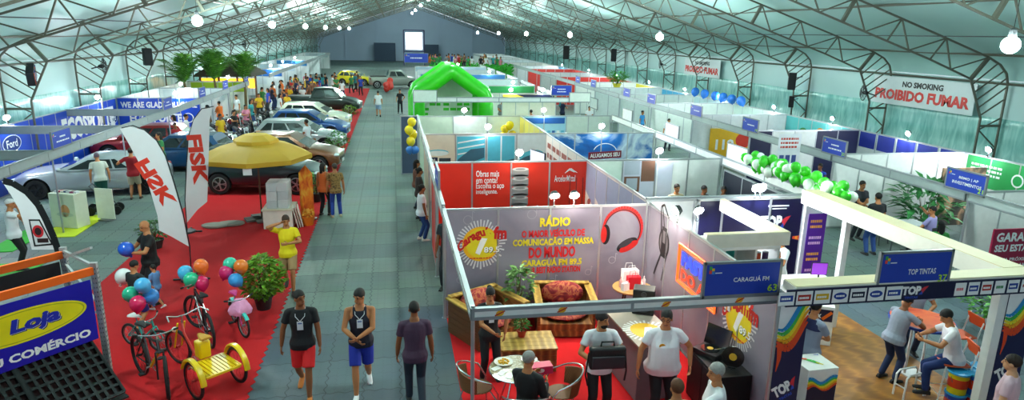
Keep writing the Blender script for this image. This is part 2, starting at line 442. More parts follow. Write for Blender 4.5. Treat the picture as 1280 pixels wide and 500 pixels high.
    if hk and hk != 'bald':
        b = B()
        if hk in ('cap', 'hood'):
            b.ball(hp(0, -.008, .045), (.084, .104, .092), 18, 12, HR)
        else:
            b.ball(hp(0, -.016, .04), (.083, .102, .098), 18, 12, HR)
            if hk == 'long': b.capsule(hp(0, -.06, 0), hp(0, -.085, -.2), .08, .055, 12); b.capsule(hp(-.06, -.03, 0), hp(-.07, -.04, -.16), .03, .025); b.capsule(hp(.06, -.03, 0), hp(.07, -.04, -.16), .03, .025)
            if hk == 'bun': b.ball(hp(0, -.11, .07), .045); b.capsule(hp(0, -.05, 0), hp(0, -.06, -.05), .07, .055)
            if hk == 'pony': b.capsule(hp(0, -.1, .05), hp(0, -.15, -.16), .035, .02)
        me = b.mesh('hair', [hm])
        bm = bmesh.new(); bm.from_mesh(me)
        a0, a1 = (hp(0, .085, .058), hp(0, -.085, -.075)) if hk not in ('cap', 'hood') else (hp(0, .1, .05), hp(0, -.1, .01))
        if hk != 'long':
            ax = HR @ V((1, 0, 0)); nn = (a1-a0).cross(ax).normalized()
            if nn.dot(HR @ V((0, 0, 1))) < 0: nn = -nn
            keep = bm.verts[:]+bm.edges[:]+bm.faces[:]
            bmesh.ops.bisect_plane(bm, geom=keep, plane_co=a0, plane_no=nn, clear_inner=True)
        else:
            nn = HR @ V((0, -1, .22)).normalized(); nn.normalize()
            bmesh.ops.bisect_plane(bm, geom=bm.verts[:]+bm.edges[:]+bm.faces[:], plane_co=hp(0, .062, .05), plane_no=nn, clear_inner=True)
        bmesh.ops.holes_fill(bm, edges=[e for e in bm.edges if e.is_boundary], sides=0)
        bm.to_mesh(me); bm.free()
        for p in me.polygons: p.use_smooth = True
        link('cap' if hk == 'cap' else 'hair', me, root)
        if hk == 'cap':
            b = B(); b.loft([[hp(x, y, z) for x, y, z in ((-.06, .08, .055), (.06, .08, .055), (.06, .08, .065), (-.06, .08, .065))], [hp(x, y, z) for x, y, z in ((-.045, .16, .045), (.045, .16, .045), (.045, .16, .053), (-.045, .16, .053))]])
            b.build('cap_brim', hm, root)
    if extras: extras(root, dict(up=up, hp=hp, WR=WR, EL=EL, SH=SH, AN=AN, hip=hip, KN=KN, HR=HR))
    return root, dict(up=up, hp=hp, WR=WR, EL=EL, SH=SH, hip=hip, s=s)
def badge(root, P):
    b = B(); fr = Fr(P['up'](0, .155, .33), (-1, 0, 0), (0, 0, 1))
    b.prism(fr, [(-.045, -.07), (.045, -.07), (.045, .07), (-.045, .07)], -.004, .004, 0)
    b.rect(fr, -.03, .03, .03, .05, .006, 1)
    b.build('name_badge', [M('#e8ecf2', .4), M('#5470b0', .4)], root)
    b = B(); t = fr.p(0, .07)
    b.tube([t, P['up'](-.07, .115, .47), P['up'](-.075, .02, .585)], .005, 5); b.tube([t, P['up'](.07, .115, .47), P['up'](.075, .02, .585)], .005, 5)
    b.build('lanyard', M('#d9dce2', .6), root)
def glasses(root, P):
    b = B(); hp = P['hp']
    for sx in (-1, 1):
        b.tube([hp(.033*sx+.024*math.cos(g*PI/6), .098, .012+.017*math.sin(g*PI/6)) for g in range(12)], .004, 5, closed=True)
        b.tube([hp(.058*sx, .095, .015), hp(.08*sx, .0, .012)], .004, 5)
    b.build('glasses', BLACK, root)
# ------------------------------------------------------------------ cars (nose towards +X, origin on the ground under the middle)
TYRE = M('#16171a', .8); RIM = M('#b4b8bd', .3, .9); DARKRIM = M('#2a2c30', .4, .6)
def car_wheel(root, x, y, r, rim=RIM):
    sg = 1 if y > 0 else -1
    E = Mx.Rotation(R(-90*sg), 3, 'X')                # the wheel's axle along Y, outer face away from the car
    b = B(); b.lathe([(r*.66, -.10), (r*.93, -.105), (r, -.08), (r, .07), (r*.94, .10), (r*.68, .105), (r*.66, .06)], (x, y, r), 28, rot=E)
    t = b.build('wheel', TYRE, root)
    b = B(); b.lathe([(r*.67, .0), (r*.67, .085), (r*.60, .09), (r*.57, .03), (.0, .02)], (x, y, r), 28, rot=E)
    c = V((x, y, r))
    for k in range(5):
        g = 2*PI*k/5
        for dg in (-.13, .13):
            b.bar(c+E @ V((r*.10*math.cos(g), r*.10*math.sin(g), .075)), c+E @ V((r*.62*math.cos(g+dg), r*.62*math.sin(g+dg), .08)), .035, .02)
    b.lathe([(r*.16, .05), (r*.16, .095), (.0, .10)], (x, y, r), 14, rot=E)
    b.build('rim', rim, t)
def car(label, loc, rz, paint, L=4.3, W=1.76, H=1.5, hood=.98, kind='hatch', rim=RIM, group='cars for sale along the red carpet', plate=True, second=None, name='car'):
    root = thing(name, label, 'car', loc, rz, group)
    pm = M(paint, .28, .25, coat=.9, vary=.03)
    wr = .34 if kind not in ('suv', 'pickup') else .38
    xf = L/2-.82; xr = -L/2+.78; w = W/2; gz = .19 if kind not in ('suv', 'pickup') else .28
    belt = hood+(.02 if kind == 'coupe' else .0)
    xw = L/2-1.25 if kind != 'coupe' else L/2-1.45    # foot of the windscreen
    def top(x):                                       # height of bonnet / belt / tail along the car
        t = L/2-x
        if t < .12: return hood*.66+t*.6
        if t < .3: return hood*.73+(t-.12)*.65
        if x > xw: return hood*.85+(hood*.15)*((t-.3)/max(L/2-xw-.3, .1))**.7
        e = x+L/2
        if kind == 'pickup': return belt
        if e < .12: return belt*.80+e*.9
        if e < .5: return belt*.92+(e-.12)*.2
        return belt
    xs = [L/2, L/2-.06, L/2-.2, L/2-.5, xf+.1, xf-.35, xw, xw-.6, 0, -.5, xr+.4, xr-.05, -L/2+.4, -L/2+.14, -L/2+.03, -L/2]
    rings = []
    for x in xs:
        e = min(L/2-x, x+L/2); k = 1-.26*max(0, 1-e/.55)**2.0; zt = top(x); g0 = gz+.10*max(0, 1-e/.3)
        hw = w*k; sh = .96 if e > .3 else .9
        half = [(0, g0), (hw*.9, g0), (hw*.985, g0+.12), (hw, g0+.32), (hw*.985, zt*.78), (hw*.95, zt-.05), (hw*.86, zt), (hw*.45, zt+.035), (0, zt+.045)]
        rings.append([(x, y, z) for y, z in half]+[(x, -y, z) for y, z in half[-2:0:-1]])
    b = B(); b.loft(rings)
    # wheel arches cut out of the flanks
    me0 = baked(b, [pm, BLACK], [('SUBSURF', dict(levels=1, subdivision_type='CATMULL_CLARK'))], 'body')
    o = bpy.data.objects.new('tmpb', me0); COL.objects.link(o)
    cb = B()
    for x in (xf, xr):
        for y in (-1, 1):
            cb.lathe([(wr+.07, -.2), (wr+.07, .2)], (x, y*(w-.1), wr), 24, rot=Mx.Rotation(PI/2, 3, 'X'))
    co = bpy.data.objects.new('tmpc', cb.mesh('c', [BLACK], smooth=False)); COL.objects.link(co)
    md = o.modifiers.new('b', 'BOOLEAN'); md.object = co; md.operation = 'DIFFERENCE'; md.solver = 'EXACT'
    dg = bpy.context.evaluated_depsgraph_get()
    me = bpy.data.meshes.new_from_object(o.evaluated_get(dg)); bpy.data.objects.remove(o); bpy.data.objects.remove(co)
    me.materials.clear(); me.materials.append(pm); me.materials.append(BLACK)
    me.polygons.foreach_set('use_smooth', [True]*len(me.polygons)); me.set_sharp_from_angle(angle=R(40))
    for p in me.polygons:
        c = p.center; inside = False
        for x in (xf, xr):
            d = math.hypot(c.x-x, c.z-wr)
            if d < wr+.075 and abs(p.normal.y) < .8 and abs(c.y) < w-.02: inside = True
            if d < wr+.06: inside = True
        p.material_index = 1 if inside or c.z < gz+.05 else 0
    link('body', me, root)
    # cabin: base and roof rectangles
    if kind == 'coupe': bx = (xw+.05, -L/2+.55); tx = (xw-.95, -L/2+1.35)
    elif kind == 'pickup': bx = (xw+.05, -.75); tx = (xw-.62, -.55)
    elif kind == 'sedan': bx = (xw+.1, -L/2+.55); tx = (xw-.72, -L/2+1.15)
    elif kind == 'suv': bx = (xw+.08, -L/2+.12); tx = (xw-.66, -L/2+.4)
    else: bx = (xw+.1, -L/2+.14); tx = (xw-.75, -L/2+.55)
    wb = w*.93; wt = w*.70; zb = belt-.02; zt = H
    def S(u, v, out=0.):                              # u: 0 front .. 1 rear, v: 0 belt .. 1 roof, right flank (+Y)
        x0 = bx[0]+(bx[1]-bx[0])*u; x1 = tx[0]+(tx[1]-tx[0])*u
        bul = .03*math.sin(PI*u)
        return V((x0+(x1-x0)*v, (wb+(wt-wb)*v)+bul+out, zb+(zt-.05-zb)*v))
    nU = 8
    b = B(); rg = []
    prof = [(0, 1), (.5, 1), (.92, 1)]
    for i in range(nU+1):
        u = i/nU; p0 = S(u, 0); p1 = S(u, .5); p2 = S(u, .92); p3 = S(u, 1)
        cr = .05*math.sin(PI*min(1, max(0, (u*.9+.05))))
        pts = [p0, p1, p2, V((p3.x, p3.y-.07, zt-.02+cr*.4)), V((p3.x, p3.y*.5, zt+cr*.8))]
        rg.append([tuple(p) for p in pts]+[(pts[-1].x, 0, zt+cr)]+[(p.x, -p.y, p.z) for p in pts[::-1]])
    b.loft(rg)
    b.build('cabin', pm, root, angle=30)
    def patch(q, name, n_out):
        bb = B(); vs = [V(p)+V(n_out)*.008 for p in q]; vs2 = [v-V(n_out)*.02 for v in vs]; k = len(vs)
        bb.add(vs+vs2, [tuple(range(k)), tuple(range(k, 2*k))[::-1]]+[(i, k+i, k+(i+1) % k, (i+1) % k) for i in range(k)])
        return bb.build(name, GLASS, root, smooth=False)
    fn = (V((tx[0]-bx[0], 0, zt-zb))).normalized(); fn = V((fn.z, 0, -fn.x))
    f = lambda u, v, k: S(u, v)*1
    a0 = S(0, .06); a1 = S(0, .93)
    patch([(a0.x, -a0.y*.92, a0.z), (a0.x, a0.y*.92, a0.z), (a1.x, a1.y*.90, a1.z), (a1.x, -a1.y*.90, a1.z)], 'windscreen', fn)
    r0 = S(1, .15); r1 = S(1, .92); rn = V((tx[1]-bx[1], 0, zt-zb)).normalized(); rn = V((-rn.z, 0, rn.x))
    patch([(r0.x, r0.y*.9, r0.z), (r0.x, -r0.y*.9, r0.z), (r1.x, -r1.y*.88, r1.z), (r1.x, r1.y*.88, r1.z)], 'rear_window', rn)
    spl = {'coupe': [(.07, .62), (.65, .80)], 'pickup': [(.08, .50), (.55, .92)]}.get(kind, [(.06, .40), (.435, .70), (.73, .92)])
    for sg in (1, -1):
        for u0, u1 in spl:
            q = [S(u0+(.0 if u0 > .1 else .035), .10), S((u0+u1)/2, .10), S(u1, .10), S(u1-(.06 if u1 > .75 else 0), .86), S((u0+u1)/2, .88), S(u0+(.04 if u0 < .1 else 0), .86)]
            q = [V((p.x, p.y*sg, p.z)) for p in q]
            if sg > 0: q = q[::-1]
            patch(q, 'side_window', V((0, sg, .28)).normalized()*1.2)
    for x, y in ((xf, w-.11), (xf, -w+.11), (xr, w-.11), (xr, -w+.11)): car_wheel(root, x, y, wr, rim)
    hz = hood*.66
    for sg in (1, -1):
        b = B(); b.ball((L/2-.17, sg*w*.66, hz+.03), (.16, .17, .075), 16, 10, Mx.Rotation(R(-18*sg), 3, 'Z'))
        b.build('headlight', M('#dfe6ea', .08, .2, coat=1), root)
        b = B(); b.ball((-L/2+.13, sg*w*.72, belt*.83), (.09, .13, .11), 14, 9); b.build('tail_light', M('#9c0d12', .15, coat=1), root)
        b = B(); b.ball((xw-.12, sg*(w+.07), belt+.07), (.07, .1, .065), 14, 9); b.bar((xw-.1, sg*(w*.92), belt+.02), (xw-.11, sg*(w+.03), belt+.05), .04)
        b.build('wing_mirror', pm, root)
        for xx in ([xw-.95] if kind in ('coupe', 'pickup') else [xw-1.0, xw-1.85]):
            b = B(); b.capsule((xx, sg*(w*.985+.012), belt*.84), (xx-.16, sg*(w*.985+.012), belt*.84), .016, .016, 8); b.build('door_handle', pm, root)
    b = B(); b.obox((L/2-.025, 0, hz*.78), (.06, w*1.0, .12)); b.obox((L/2-.06, 0, hz*1.02), (.06, w*.72, .07))
    b.build('grille', BLACK, root, bevel=.015)
    if second:
        b = B(); b.ball((L/2-.16, 0, hz*.75), (.2, w*.86, .17), 20, 10); b.build('front_bumper', M(second, .3, coat=.8), root)
    if plate:
        b = B(); b.obox((L/2+.02, 0, hz*.62), (.02, .42, .13)); b.build('number_plate', M('#d9dcdd', .4), root)
    if kind == 'pickup':
        b = B(); b.box(-L/2+.1, -.85, -w*.8, w*.8, belt-.02, belt+.06); b.build('bed_cover', BLACK, root, bevel=.03)
    if kind == 'suv':
        for sg in (1, -1):
            b = B(); b.tube([(tx[0]-.2, sg*wt*.9, zt+.0), (tx[0]-.3, sg*wt*.9, zt+.05), (tx[1]+.3, sg*wt*.9, zt+.05), (tx[1]+.2, sg*wt*.9, zt)], .018, 6); b.build('roof_rail', STEEL, root)
    return root
# ------------------------------------------------------------------ two and three wheelers
def spoked_wheel(root, c, r, tw=.022, rim=STEEL, axis=V((0, 1, 0)), name='wheel', n=18, tyre=RUBBER, steer=0.):
    E = Mx.Rotation(steer, 3, 'Z')
    c = V(c)
    P = lambda rr, g, y=0: c+E @ V((rr*math.cos(g), y, rr*math.sin(g)))
    b = B(); b.tube([P(r-tw, 2*PI*i/32) for i in range(32)], tw, 8, closed=True); w = b.build(name, tyre, root)
    b = B(); b.tube([P(r-tw*2.3, 2*PI*i/32) for i in range(32)], tw*.5, 6, closed=True)
    b.tube([c+E @ V((0, -.035, 0)), c+E @ V((0, .035, 0))], .022, 10)
    for i in range(n): b.tube([P(.02, 2*PI*i/n, .03 if i % 2 else -.03), P(r-tw*2.3, 2*PI*(i+.5)/n)], .0022, 4, caps=False)
    b.build('rim', rim, w)
    return w
def bicycle(label, loc, rz, frame='#111111', accent='#e8d010', wr=.33, wb=1.05, tw=.024, bars='flat', fender=None, basket=None, steer=.3, rim=STEEL, group='bicycles on the red carpet', saddle='#17171a', lowstep=False, extra=None):
    root = thing('bicycle', label, 'bicycle', loc, rz, group); k = wr/.33
    fm = M(frame, .3, .2, coat=.8); am = M(accent, .3, coat=.6)
    rw = V((-wb/2, 0, wr)); fw = V((wb/2, 0, wr)); bb_ = V((-wb*.07, 0, wr*.9)); st = V((-wb*.22, 0, wr+.46*k)); hd = V((wb*.30, 0, wr+.5*k)); hb = V((wb*.335, 0, wr+.36*k))
    spoked_wheel(root, rw, wr, tw, rim); spoked_wheel(root, fw, wr, tw, rim, steer=steer)
    b = B(); t = .019*(k*.5+.5)
    b.tube([bb_, st], t, 8); b.tube([bb_, hb], t*1.25, 8, 1)
    if lowstep: b.tube([st.lerp(bb_, .5), st.lerp(hb, .5)-V((0, 0, .08*k)), hd], t, 8)
    else: b.tube([st-V((0, 0, .03)), hd], t, 8)
    b.tube([hd+V((-.01, 0, .04)), hb-V((-.01, 0, .03))], t*1.3, 8)
    for y in (-.05, .05):
        b.tube([bb_, rw+V((0, y, 0))], t*.6, 6); b.tube([st-V((0, 0, .05)), rw+V((0, y, 0))], t*.55, 6)
    b.build('frame', [fm, am], root)
    E = Mx.Rotation(steer, 3, 'Z'); F = lambda v: hb+E @ (V(v)-hb)
    b = B()
    for y in (-.055, .055): b.tube([F(hb+V((.01, y, -.0))), F(fw+V((0, y, 0)))], t*.75, 8)
    b.tube([F(hb+V((.01, -.055, 0))), F(hb+V((.01, .055, 0)))], t, 8); b.build('fork', fm, root)
    b = B(); s0 = hd+V((-.015, 0, .12*k))
    b.tube([hd, s0], t*.8, 8)
    wdt = .3*(k*.4+.6)
    if bars == 'flat': pts = [(-.03, -wdt, .03), (.03, -wdt*.45, .01), (.05, 0, 0), (.03, wdt*.45, .01), (-.03, wdt, .03)]
    else: pts = [(-.22, -wdt, .12), (-.05, -wdt*.9, .15), (.04, -.06, .03), (.05, 0, 0), (.04, .06, .03), (-.05, wdt*.9, .15), (-.22, wdt, .12)]
    pts = [s0+E @ V(p) for p in pts]; b.tube(pts, .0115, 8)
    hbar = b.build('handlebar', M('#c3c7ca', .25, .9), root)
    for a, c in ((pts[0], pts[1]), (pts[-1], pts[-2])):
        b = B(); b.capsule(a, a.lerp(c, .3 if bars == 'flat' else .6), .017, .017); b.build('grip', RUBBER, hbar)
    b = B(); b.tube([st, st+V((-.02, 0, .12*k))], t*.7, 8); b.build('seat_post', STEEL, root)
    b = B(); z = st.z+.13*k; x = st.x-.02
    rg = []
    for dx, w_, h_ in ((-.13, .075, .03), (-.10, .085, .045), (-.02, .065, .04), (.08, .03, .035), (.14, .018, .02)): rg.append([(x+dx, w_*cx, z+h_*cz) for cx, cz in ((-1, 0), (-.8, .8), (0, 1), (.8, .8), (1, 0), (0, -.4))])
    b.loft(rg); b.build('saddle', M(saddle, .6), root)
    b = B(); b.tube([bb_+V((0, .055, 0))+V((.09*k*math.cos(g*PI/10), 0, .09*k*math.sin(g*PI/10))) for g in range(20)], .006, 5, closed=True); b.tube([bb_-V((0, .07, 0)), bb_+V((0, .07, 0))], .018, 8)
    cr = V((.1*k, 0, .13*k))
    b.tube([bb_+V((0, .065, 0)), bb_+cr+V((0, .075, 0))], .009, 6); b.tube([bb_-V((0, .065, 0)), bb_-cr-V((0, .075, 0))], .009, 6)
    b.tube([bb_+V((0, .055, .09*k)), rw+V((0, .055, .04))], .005, 4); b.tube([bb_+V((0, .055, -.09*k)), rw+V((0, .055, -.04))], .005, 4)
    b.build('crankset', STEEL, root)
    for sg in (1, -1):
        b = B(); b.obox(bb_+cr*sg+V((0, .12*sg, 0)), (.085, .085, .022)); b.build('pedal', RUBBER, root)
    if fender:
        for c, a0, a1, stn in ((rw, 20, 175, 0), (fw, 40, 150, steer)):
            b = B(); Es = Mx.Rotation(stn, 3, 'Z'); rg = []
            for i in range(13):
                g = R(a0+(a1-a0)*i/12)
                rg.append([c+Es @ V(((wr+.02+dz)*math.cos(g), y, (wr+.02+dz)*math.sin(g))) for y, dz in ((-.04, -.02), (-.03, .006), (.03, .006), (.04, -.02), (.03, -.004), (-.03, -.004))])
            b.loft(rg); b.build('mudguard', M(fender, .3, coat=.7), root)
    if extra: extra(root, dict(rw=rw, fw=fw, hd=hd, st=st, s0=s0, bb=bb_))
    return root
def motorbike(label, loc, rz, paint='#a01418', group='motorbikes parked beside the booths'):
    root = thing('motorbike', label, 'motorbike', loc, rz, group)
    pm = M(paint, .25, .2, coat=.9)
    wr = .31; rw = V((-.68, 0, wr)); fw = V((.7, 0, wr))
    for c in (rw, fw): spoked_wheel(root, c, wr, .055, DARKRIM, n=12)
    b = B(); rg = []
    for x, w_, z0, z1 in ((-.15, .08, .72, .80), (-.05, .14, .68, .93), (.1, .17, .66, .99), (.28, .15, .68, .98), (.38, .08, .74, .9)): rg.append([(x, w_*c, z0+(z1-z0)*d) for c, d in ((-.5, 0), (.5, 0), (1, .35), (.9, .75), (.45, 1), (-.45, 1), (-.9, .75), (-1, .35))])
    b.loft(rg); b.build('fuel_tank', pm, root)
    b = B(); rg = []
    for x, w_, z in ((-.78, .07, .9), (-.6, .11, .86), (-.3, .13, .80), (-.12, .1, .82)): rg.append([(x, w_*c, z+d) for c, d in ((-1, -.06), (1, -.06), (1, .02), (.7, .05), (-.7, .05), (-1, .02))])
    b.loft(rg); b.build('seat', BLACK, root)
    b = B(); b.obox((.05, 0, .45), (.42, .26, .3)); b.ball((.1, 0, .62), (.13, .13, .12)); b.lathe([(.12, -.17), (.13, -.1), (.13, .1), (.12, .17)], (-.05, 0, .4), 16, rot=Mx.Rotation(PI/2, 3, 'X')); b.build('engine', M('#3d4044', .4, .7), root, bevel=.03)
    b = B(); b.tube([(.4, 0, .92), (.2, 0, .62), (-.1, 0, .55), (-.62, 0, .8)], .03, 8); b.tube([(.4, 0, .92), (.3, 0, .4), (-.1, 0, .28)], .025, 8)
    for y in (-.1, .1): b.tube([(-.08, y, .38), rw+V((0, y, 0))], .025, 8)
    b.build('frame', BLACK, root)
    b = B()
    for y in (-.09, .09): b.tube([(.42, y, .98), fw+V((0, y, 0))], .024, 8)
    b.build('fork', CHROME, root)
    b = B(); b.tube([(.26, -.36, 1.05), (.38, -.2, 1.08), (.42, 0, 1.03), (.38, .2, 1.08), (.26, .36, 1.05)], .014, 8); b.build('handlebar', BLACK, root)
    b = B(); b.ball((.52, 0, .92), (.1, .11, .11)); b.build('headlight', M('#e5ebee', .1, coat=1), root)
    b = B(); b.tube([(.2, -.15, .35), (-.1, -.17, .24), (-.4, -.18, .3), (-.85, -.18, .42)], [.025, .03, .05, .055], 10); b.build('exhaust', CHROME, root)
    for c, a0, a1 in ((rw, 40, 150), (fw, 30, 150)):
        b = B(); rg = []
        for i in range(9):
            g = R(a0+(a1-a0)*i/8); rg.append([c+V(((wr+.03+dz)*math.cos(g), y, (wr+.03+dz)*math.sin(g))) for y, dz in ((-.07, -.02), (-.05, .01), (.05, .01), (.07, -.02))])
        b.loft(rg); b.build('mudguard', pm, root)
    for sg in (1, -1):
        b = B(); b.tube([(.36, .2*sg, 1.08), (.34, .26*sg, 1.2)], .007, 5); b.ball((.34, .28*sg, 1.22), (.02, .06, .04)); b.build('mirror', BLACK, root)
    b = B(); b.tube([(-.02, .1, .3), (-.1, .3, .01)], .014, 6); b.build('kickstand', STEEL, root)
    return root
# ------------------------------------------------------------------ the hall: x across (aisle near 0), y along it, floor z = 0
XL, XR, XC, YB, YF = -14.2, 22.6, 4.2, 136., -12.
S_ = dict(kind='structure')
def paver():
    m = bpy.data.materials.new('paver'); m.use_nodes = True; nt = m.node_tree; N = nt.nodes; L = nt.links; b = N['Principled BSDF']
    b.inputs['Roughness'].default_value = .55
    tc = N.new('ShaderNodeTexCoord'); sep = N.new('ShaderNodeSeparateXYZ'); L.new(tc.outputs['Object'], sep.inputs[0])
    def mth(op, a, b_=None):
        n = N.new('ShaderNodeMath'); n.operation = op
        for i, v in enumerate((a, b_)):
            if v is None: continue
            if isinstance(v, (int, float)): n.inputs[i].default_value = v
            else: L.new(v, n.inputs[i])
        return n.outputs[0]
    x, y = sep.outputs[0], sep.outputs[1]
    def seam(c, other, step, amp, freq, w):          # wavy joint lines every step metres
        wob = mth('MULTIPLY', mth('SINE', mth('MULTIPLY', other, freq)), amp)
        f = mth('FRACT', mth('DIVIDE', mth('ADD', c, wob), step))
        d = mth('ABSOLUTE', mth('SUBTRACT', f, .5))
        return mth('GREATER_THAN', d, .5-w/step)
    big = mth('MAXIMUM', seam(x, y, .62, .022, 26., .009), seam(y, x, 1.12, .022, 26., .011))
    sm = mth('MAXIMUM', seam(x, y, .155, .012, 52., .004), seam(y, x, .28, .012, 40., .006))
    n1 = N.new('ShaderNodeTexNoise'); n1.inputs['Scale'].default_value = .8; n1.inputs['Detail'].default_value = 5; L.new(tc.outputs['Object'], n1.inputs['Vector'])
    br = N.new('ShaderNodeTexBrick'); br.offset = 0; br.inputs['Scale'].default_value = 1; br.inputs['Mortar Size'].default_value = 0
    br.inputs['Brick Width'].default_value = 2.48; br.inputs['Row Height'].default_value = 1.12
    br.inputs['Color1'].default_value = (*lin('#5f6d72'), 1); br.inputs['Color2'].default_value = (*lin('#788684'), 1)
    L.new(tc.outputs['Object'], br.inputs['Vector'])
    mx = N.new('ShaderNodeMix'); mx.data_type = 'RGBA'; mx.blend_type = 'MULTIPLY'; mx.inputs['Factor'].default_value = .35
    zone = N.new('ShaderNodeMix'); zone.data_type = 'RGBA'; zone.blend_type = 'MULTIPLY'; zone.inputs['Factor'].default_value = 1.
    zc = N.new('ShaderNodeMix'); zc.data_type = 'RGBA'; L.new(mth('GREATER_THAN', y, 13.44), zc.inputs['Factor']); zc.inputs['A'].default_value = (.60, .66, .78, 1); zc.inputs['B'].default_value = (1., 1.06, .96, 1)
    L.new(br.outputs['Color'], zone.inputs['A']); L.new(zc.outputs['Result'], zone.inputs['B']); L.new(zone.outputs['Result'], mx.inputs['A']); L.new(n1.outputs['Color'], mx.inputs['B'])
    m2 = N.new('ShaderNodeMix'); m2.data_type = 'RGBA'; L.new(mth('MULTIPLY', sm, .42), m2.inputs['Factor']); L.new(mx.outputs['Result'], m2.inputs['A']); m2.inputs['B'].default_value = (*lin('#3c474b'), 1)
    m3 = N.new('ShaderNodeMix'); m3.data_type = 'RGBA'; L.new(mth('MULTIPLY', big, .75), m3.inputs['Factor']); L.new(m2.outputs['Result'], m3.inputs['A']); m3.inputs['B'].default_value = (*lin('#232b30'), 1)
    L.new(m3.outputs['Result'], b.inputs['Base Color'])
    bp = N.new('ShaderNodeBump'); bp.invert = True; bp.inputs['Strength'].default_value = .4; bp.inputs['Distance'].default_value = .01
    L.new(mth('MAXIMUM', big, mth('MULTIPLY', sm, .5)), bp.inputs['Height']); L.new(bp.outputs['Normal'], b.inputs['Normal'])
    return m
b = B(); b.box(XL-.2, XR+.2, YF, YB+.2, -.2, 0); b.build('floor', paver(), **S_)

CARPET = M('#c0000c', .95, vary=.10, scale=3, bump=.35, bscale=160)
def ragged(x0, x1, y0, y1, step=.12, tooth=.035):     # carpet tiles with a toothed edge towards the aisle
    p = [(x0, y0), (x1, y0)]; y = y0; i = 0
    while y < y1:
        p.append((x1+(tooth if i % 2 else -tooth), min(y, y1))); y += step; i += 1
    p += [(x1, y1), (x0, y1)]; return p
FLAT = Fr((0, 0, 0), (1, 0, 0), (0, 1, 0))
b = B(); b.prism(FLAT, ragged(-6.8, -2.45, 4.5, 22.), .0, .012); o = b.build('carpet', CARPET); tag(o, 'red carpet under the bicycles and the flags, toothed along the aisle', 'carpet')
b = B(); b.prism(FLAT, ragged(-6.9, -2.40, 22., 70., .2, .04), .0, .012); o = b.build('carpet', CARPET); tag(o, 'long red carpet under the row of parked cars', 'carpet')
b = B(); b.prism(FLAT, [(.98, 5.6), (5.24, 5.6), (5.24, 12.74), (.98, 12.74)], .0, .012); o = b.build('carpet', M('#d6000c', .95, vary=.08, scale=3, bump=.3, bscale=160)); tag(o, 'bright red carpet inside the radio station stand', 'carpet')
WOOD_FLOOR = ramp_mat('wood_floor', 'wave', [(0, '#8a5624'), (.5, '#b47830'), (1, '#96622a')], .38, (.25, 3.2, 1), 1.6, 3.5, coat=.2)
b = B(); b.prism(FLAT, [(5.4, 4.2), (9.5, 4.2), (9.5, 12.7), (5.4, 12.7)], .0, .02); o = b.build('floor_mat', WOOD_FLOOR); tag(o, 'brown wooden floor covering of the paint stand', 'floor covering')
for (x0, x1, y0, y1), c, l in (((-9.9, -8.95, 19.6, 21.9), '#c9d614', 'lime yellow floor mat under the white counter'), ((-10.6, -9.93, 18.4, 20.6), '#37b52e', 'green floor mat behind the man in the white cap'), ((-9.9, -8.7, 16.2, 17.4), '#3fae35', 'green floor mat in front of the teardrop flag'), ((-10.9, -9.95, 16.4, 17.9), '#e0457e', 'pink floor mat beside the man in the white cap')):
    b = B(); b.box(x0, x1, y0, y1, 0, .02); o = b.build('floor_mat', M(c, .8)); tag(o, l, 'mat', 'coloured foam mats')

# roof membrane, side curtains, end wall
ARCH = [3.2+6*k for k in range(-2, 23)]
EAVE = 4.3
PROF = [(XL, EAVE), (XL+.14, EAVE+.38), (XL+.5, EAVE+.72), (XL+1.1, EAVE+1.0)]
RIDGE = 11.0
def roofz(x): t = abs(x-XC); w = XC-(XL+1.1); return RIDGE-(RIDGE-EAVE-1.0)*t/w
half = PROF+[(x, roofz(x)) for x in (-11, -8.5, -6, -3.5, -1, 1.6, XC)]
full = half+[(2*XC-x, z) for x, z in half[-2::-1]]
MEMB = M('#a9cfcb', .5, vary=.10, scale=.35, bump=.15, bscale=1.2)
b = B(); rings = []
ys = []
for k in range(len(ARCH)-1):
    for t in (0, .25, .5, .75): ys.append((ARCH[k]+6*t, math.sin(PI*t)))
ys = [y for y in ys if y[0] <= YB]+[(YB, 0)]
for y, sg in ys:
    rings.append([(x, y, z+.12-.10*sg*(1 if 2 < i < len(full)-3 else 0)) for i, (x, z) in enumerate(full)])
n = len(full)
for i, r_ in enumerate(rings): b.v += [V(p) for p in r_]
for i in range(len(rings)-1):
    for j in range(n-1): b.f.append((i*n+j, i*n+j+1, (i+1)*n+j+1, (i+1)*n+j)); b.m.append(0)
o = b.build('ceiling', MEMB, angle=60, **S_)
CURT = ramp_mat('curtain', 'noise', [(.3, '#66aca8'), (.5, '#8cc8c2'), (.7, '#abdcd5')], .28, (1.6, 1.6, .35), 2.2, 1.2, coat=.3, bump=.6)
CLOTH = M('#b9d6d6', .5, vary=.08, scale=.5, bump=.1, bscale=2)
SKIRT = M('#5b6f70', .6, bump=.2, bscale=3)
def sidewall(x, sg, nm):
    b = B(); yy = [YF+i*.5 for i in range(int((YB-YF)/.5)+1)]
    rr = random.Random(3)
    off = [.06*math.sin(i*1.7)+rr.uniform(-.03, .03) for i in range(len(yy))]
    zs = [0, .7, 1.2, 2.0, 2.75, 3.0, 3.02, EAVE+.1]
    for i, y in enumerate(yy):
        for z in zs:
            k = {0: .0, .7: .25, 1.2: .02}.get(z, 1 if z < 3 else .2)
            inw = {0: .9, .7: .5, 1.2: .1}.get(z, 0)
            b.v.append(V((x+sg*(off[i]*k*.8-inw-.02*(z < 3.01)), y, z)))
    n = len(zs)
    for i in range(len(yy)-1):
        for j in range(n-1):
            b.f.append((i*n+j, i*n+j+1, (i+1)*n+j+1, (i+1)*n+j)); b.m.append(2 if j < 2 else 0 if j < 5 else 1)
    b.build(nm, [CURT, CLOTH, SKIRT], angle=80, **S_)
sidewall(XL, -1, 'wall_left'); sidewall(XR, 1, 'wall_right')
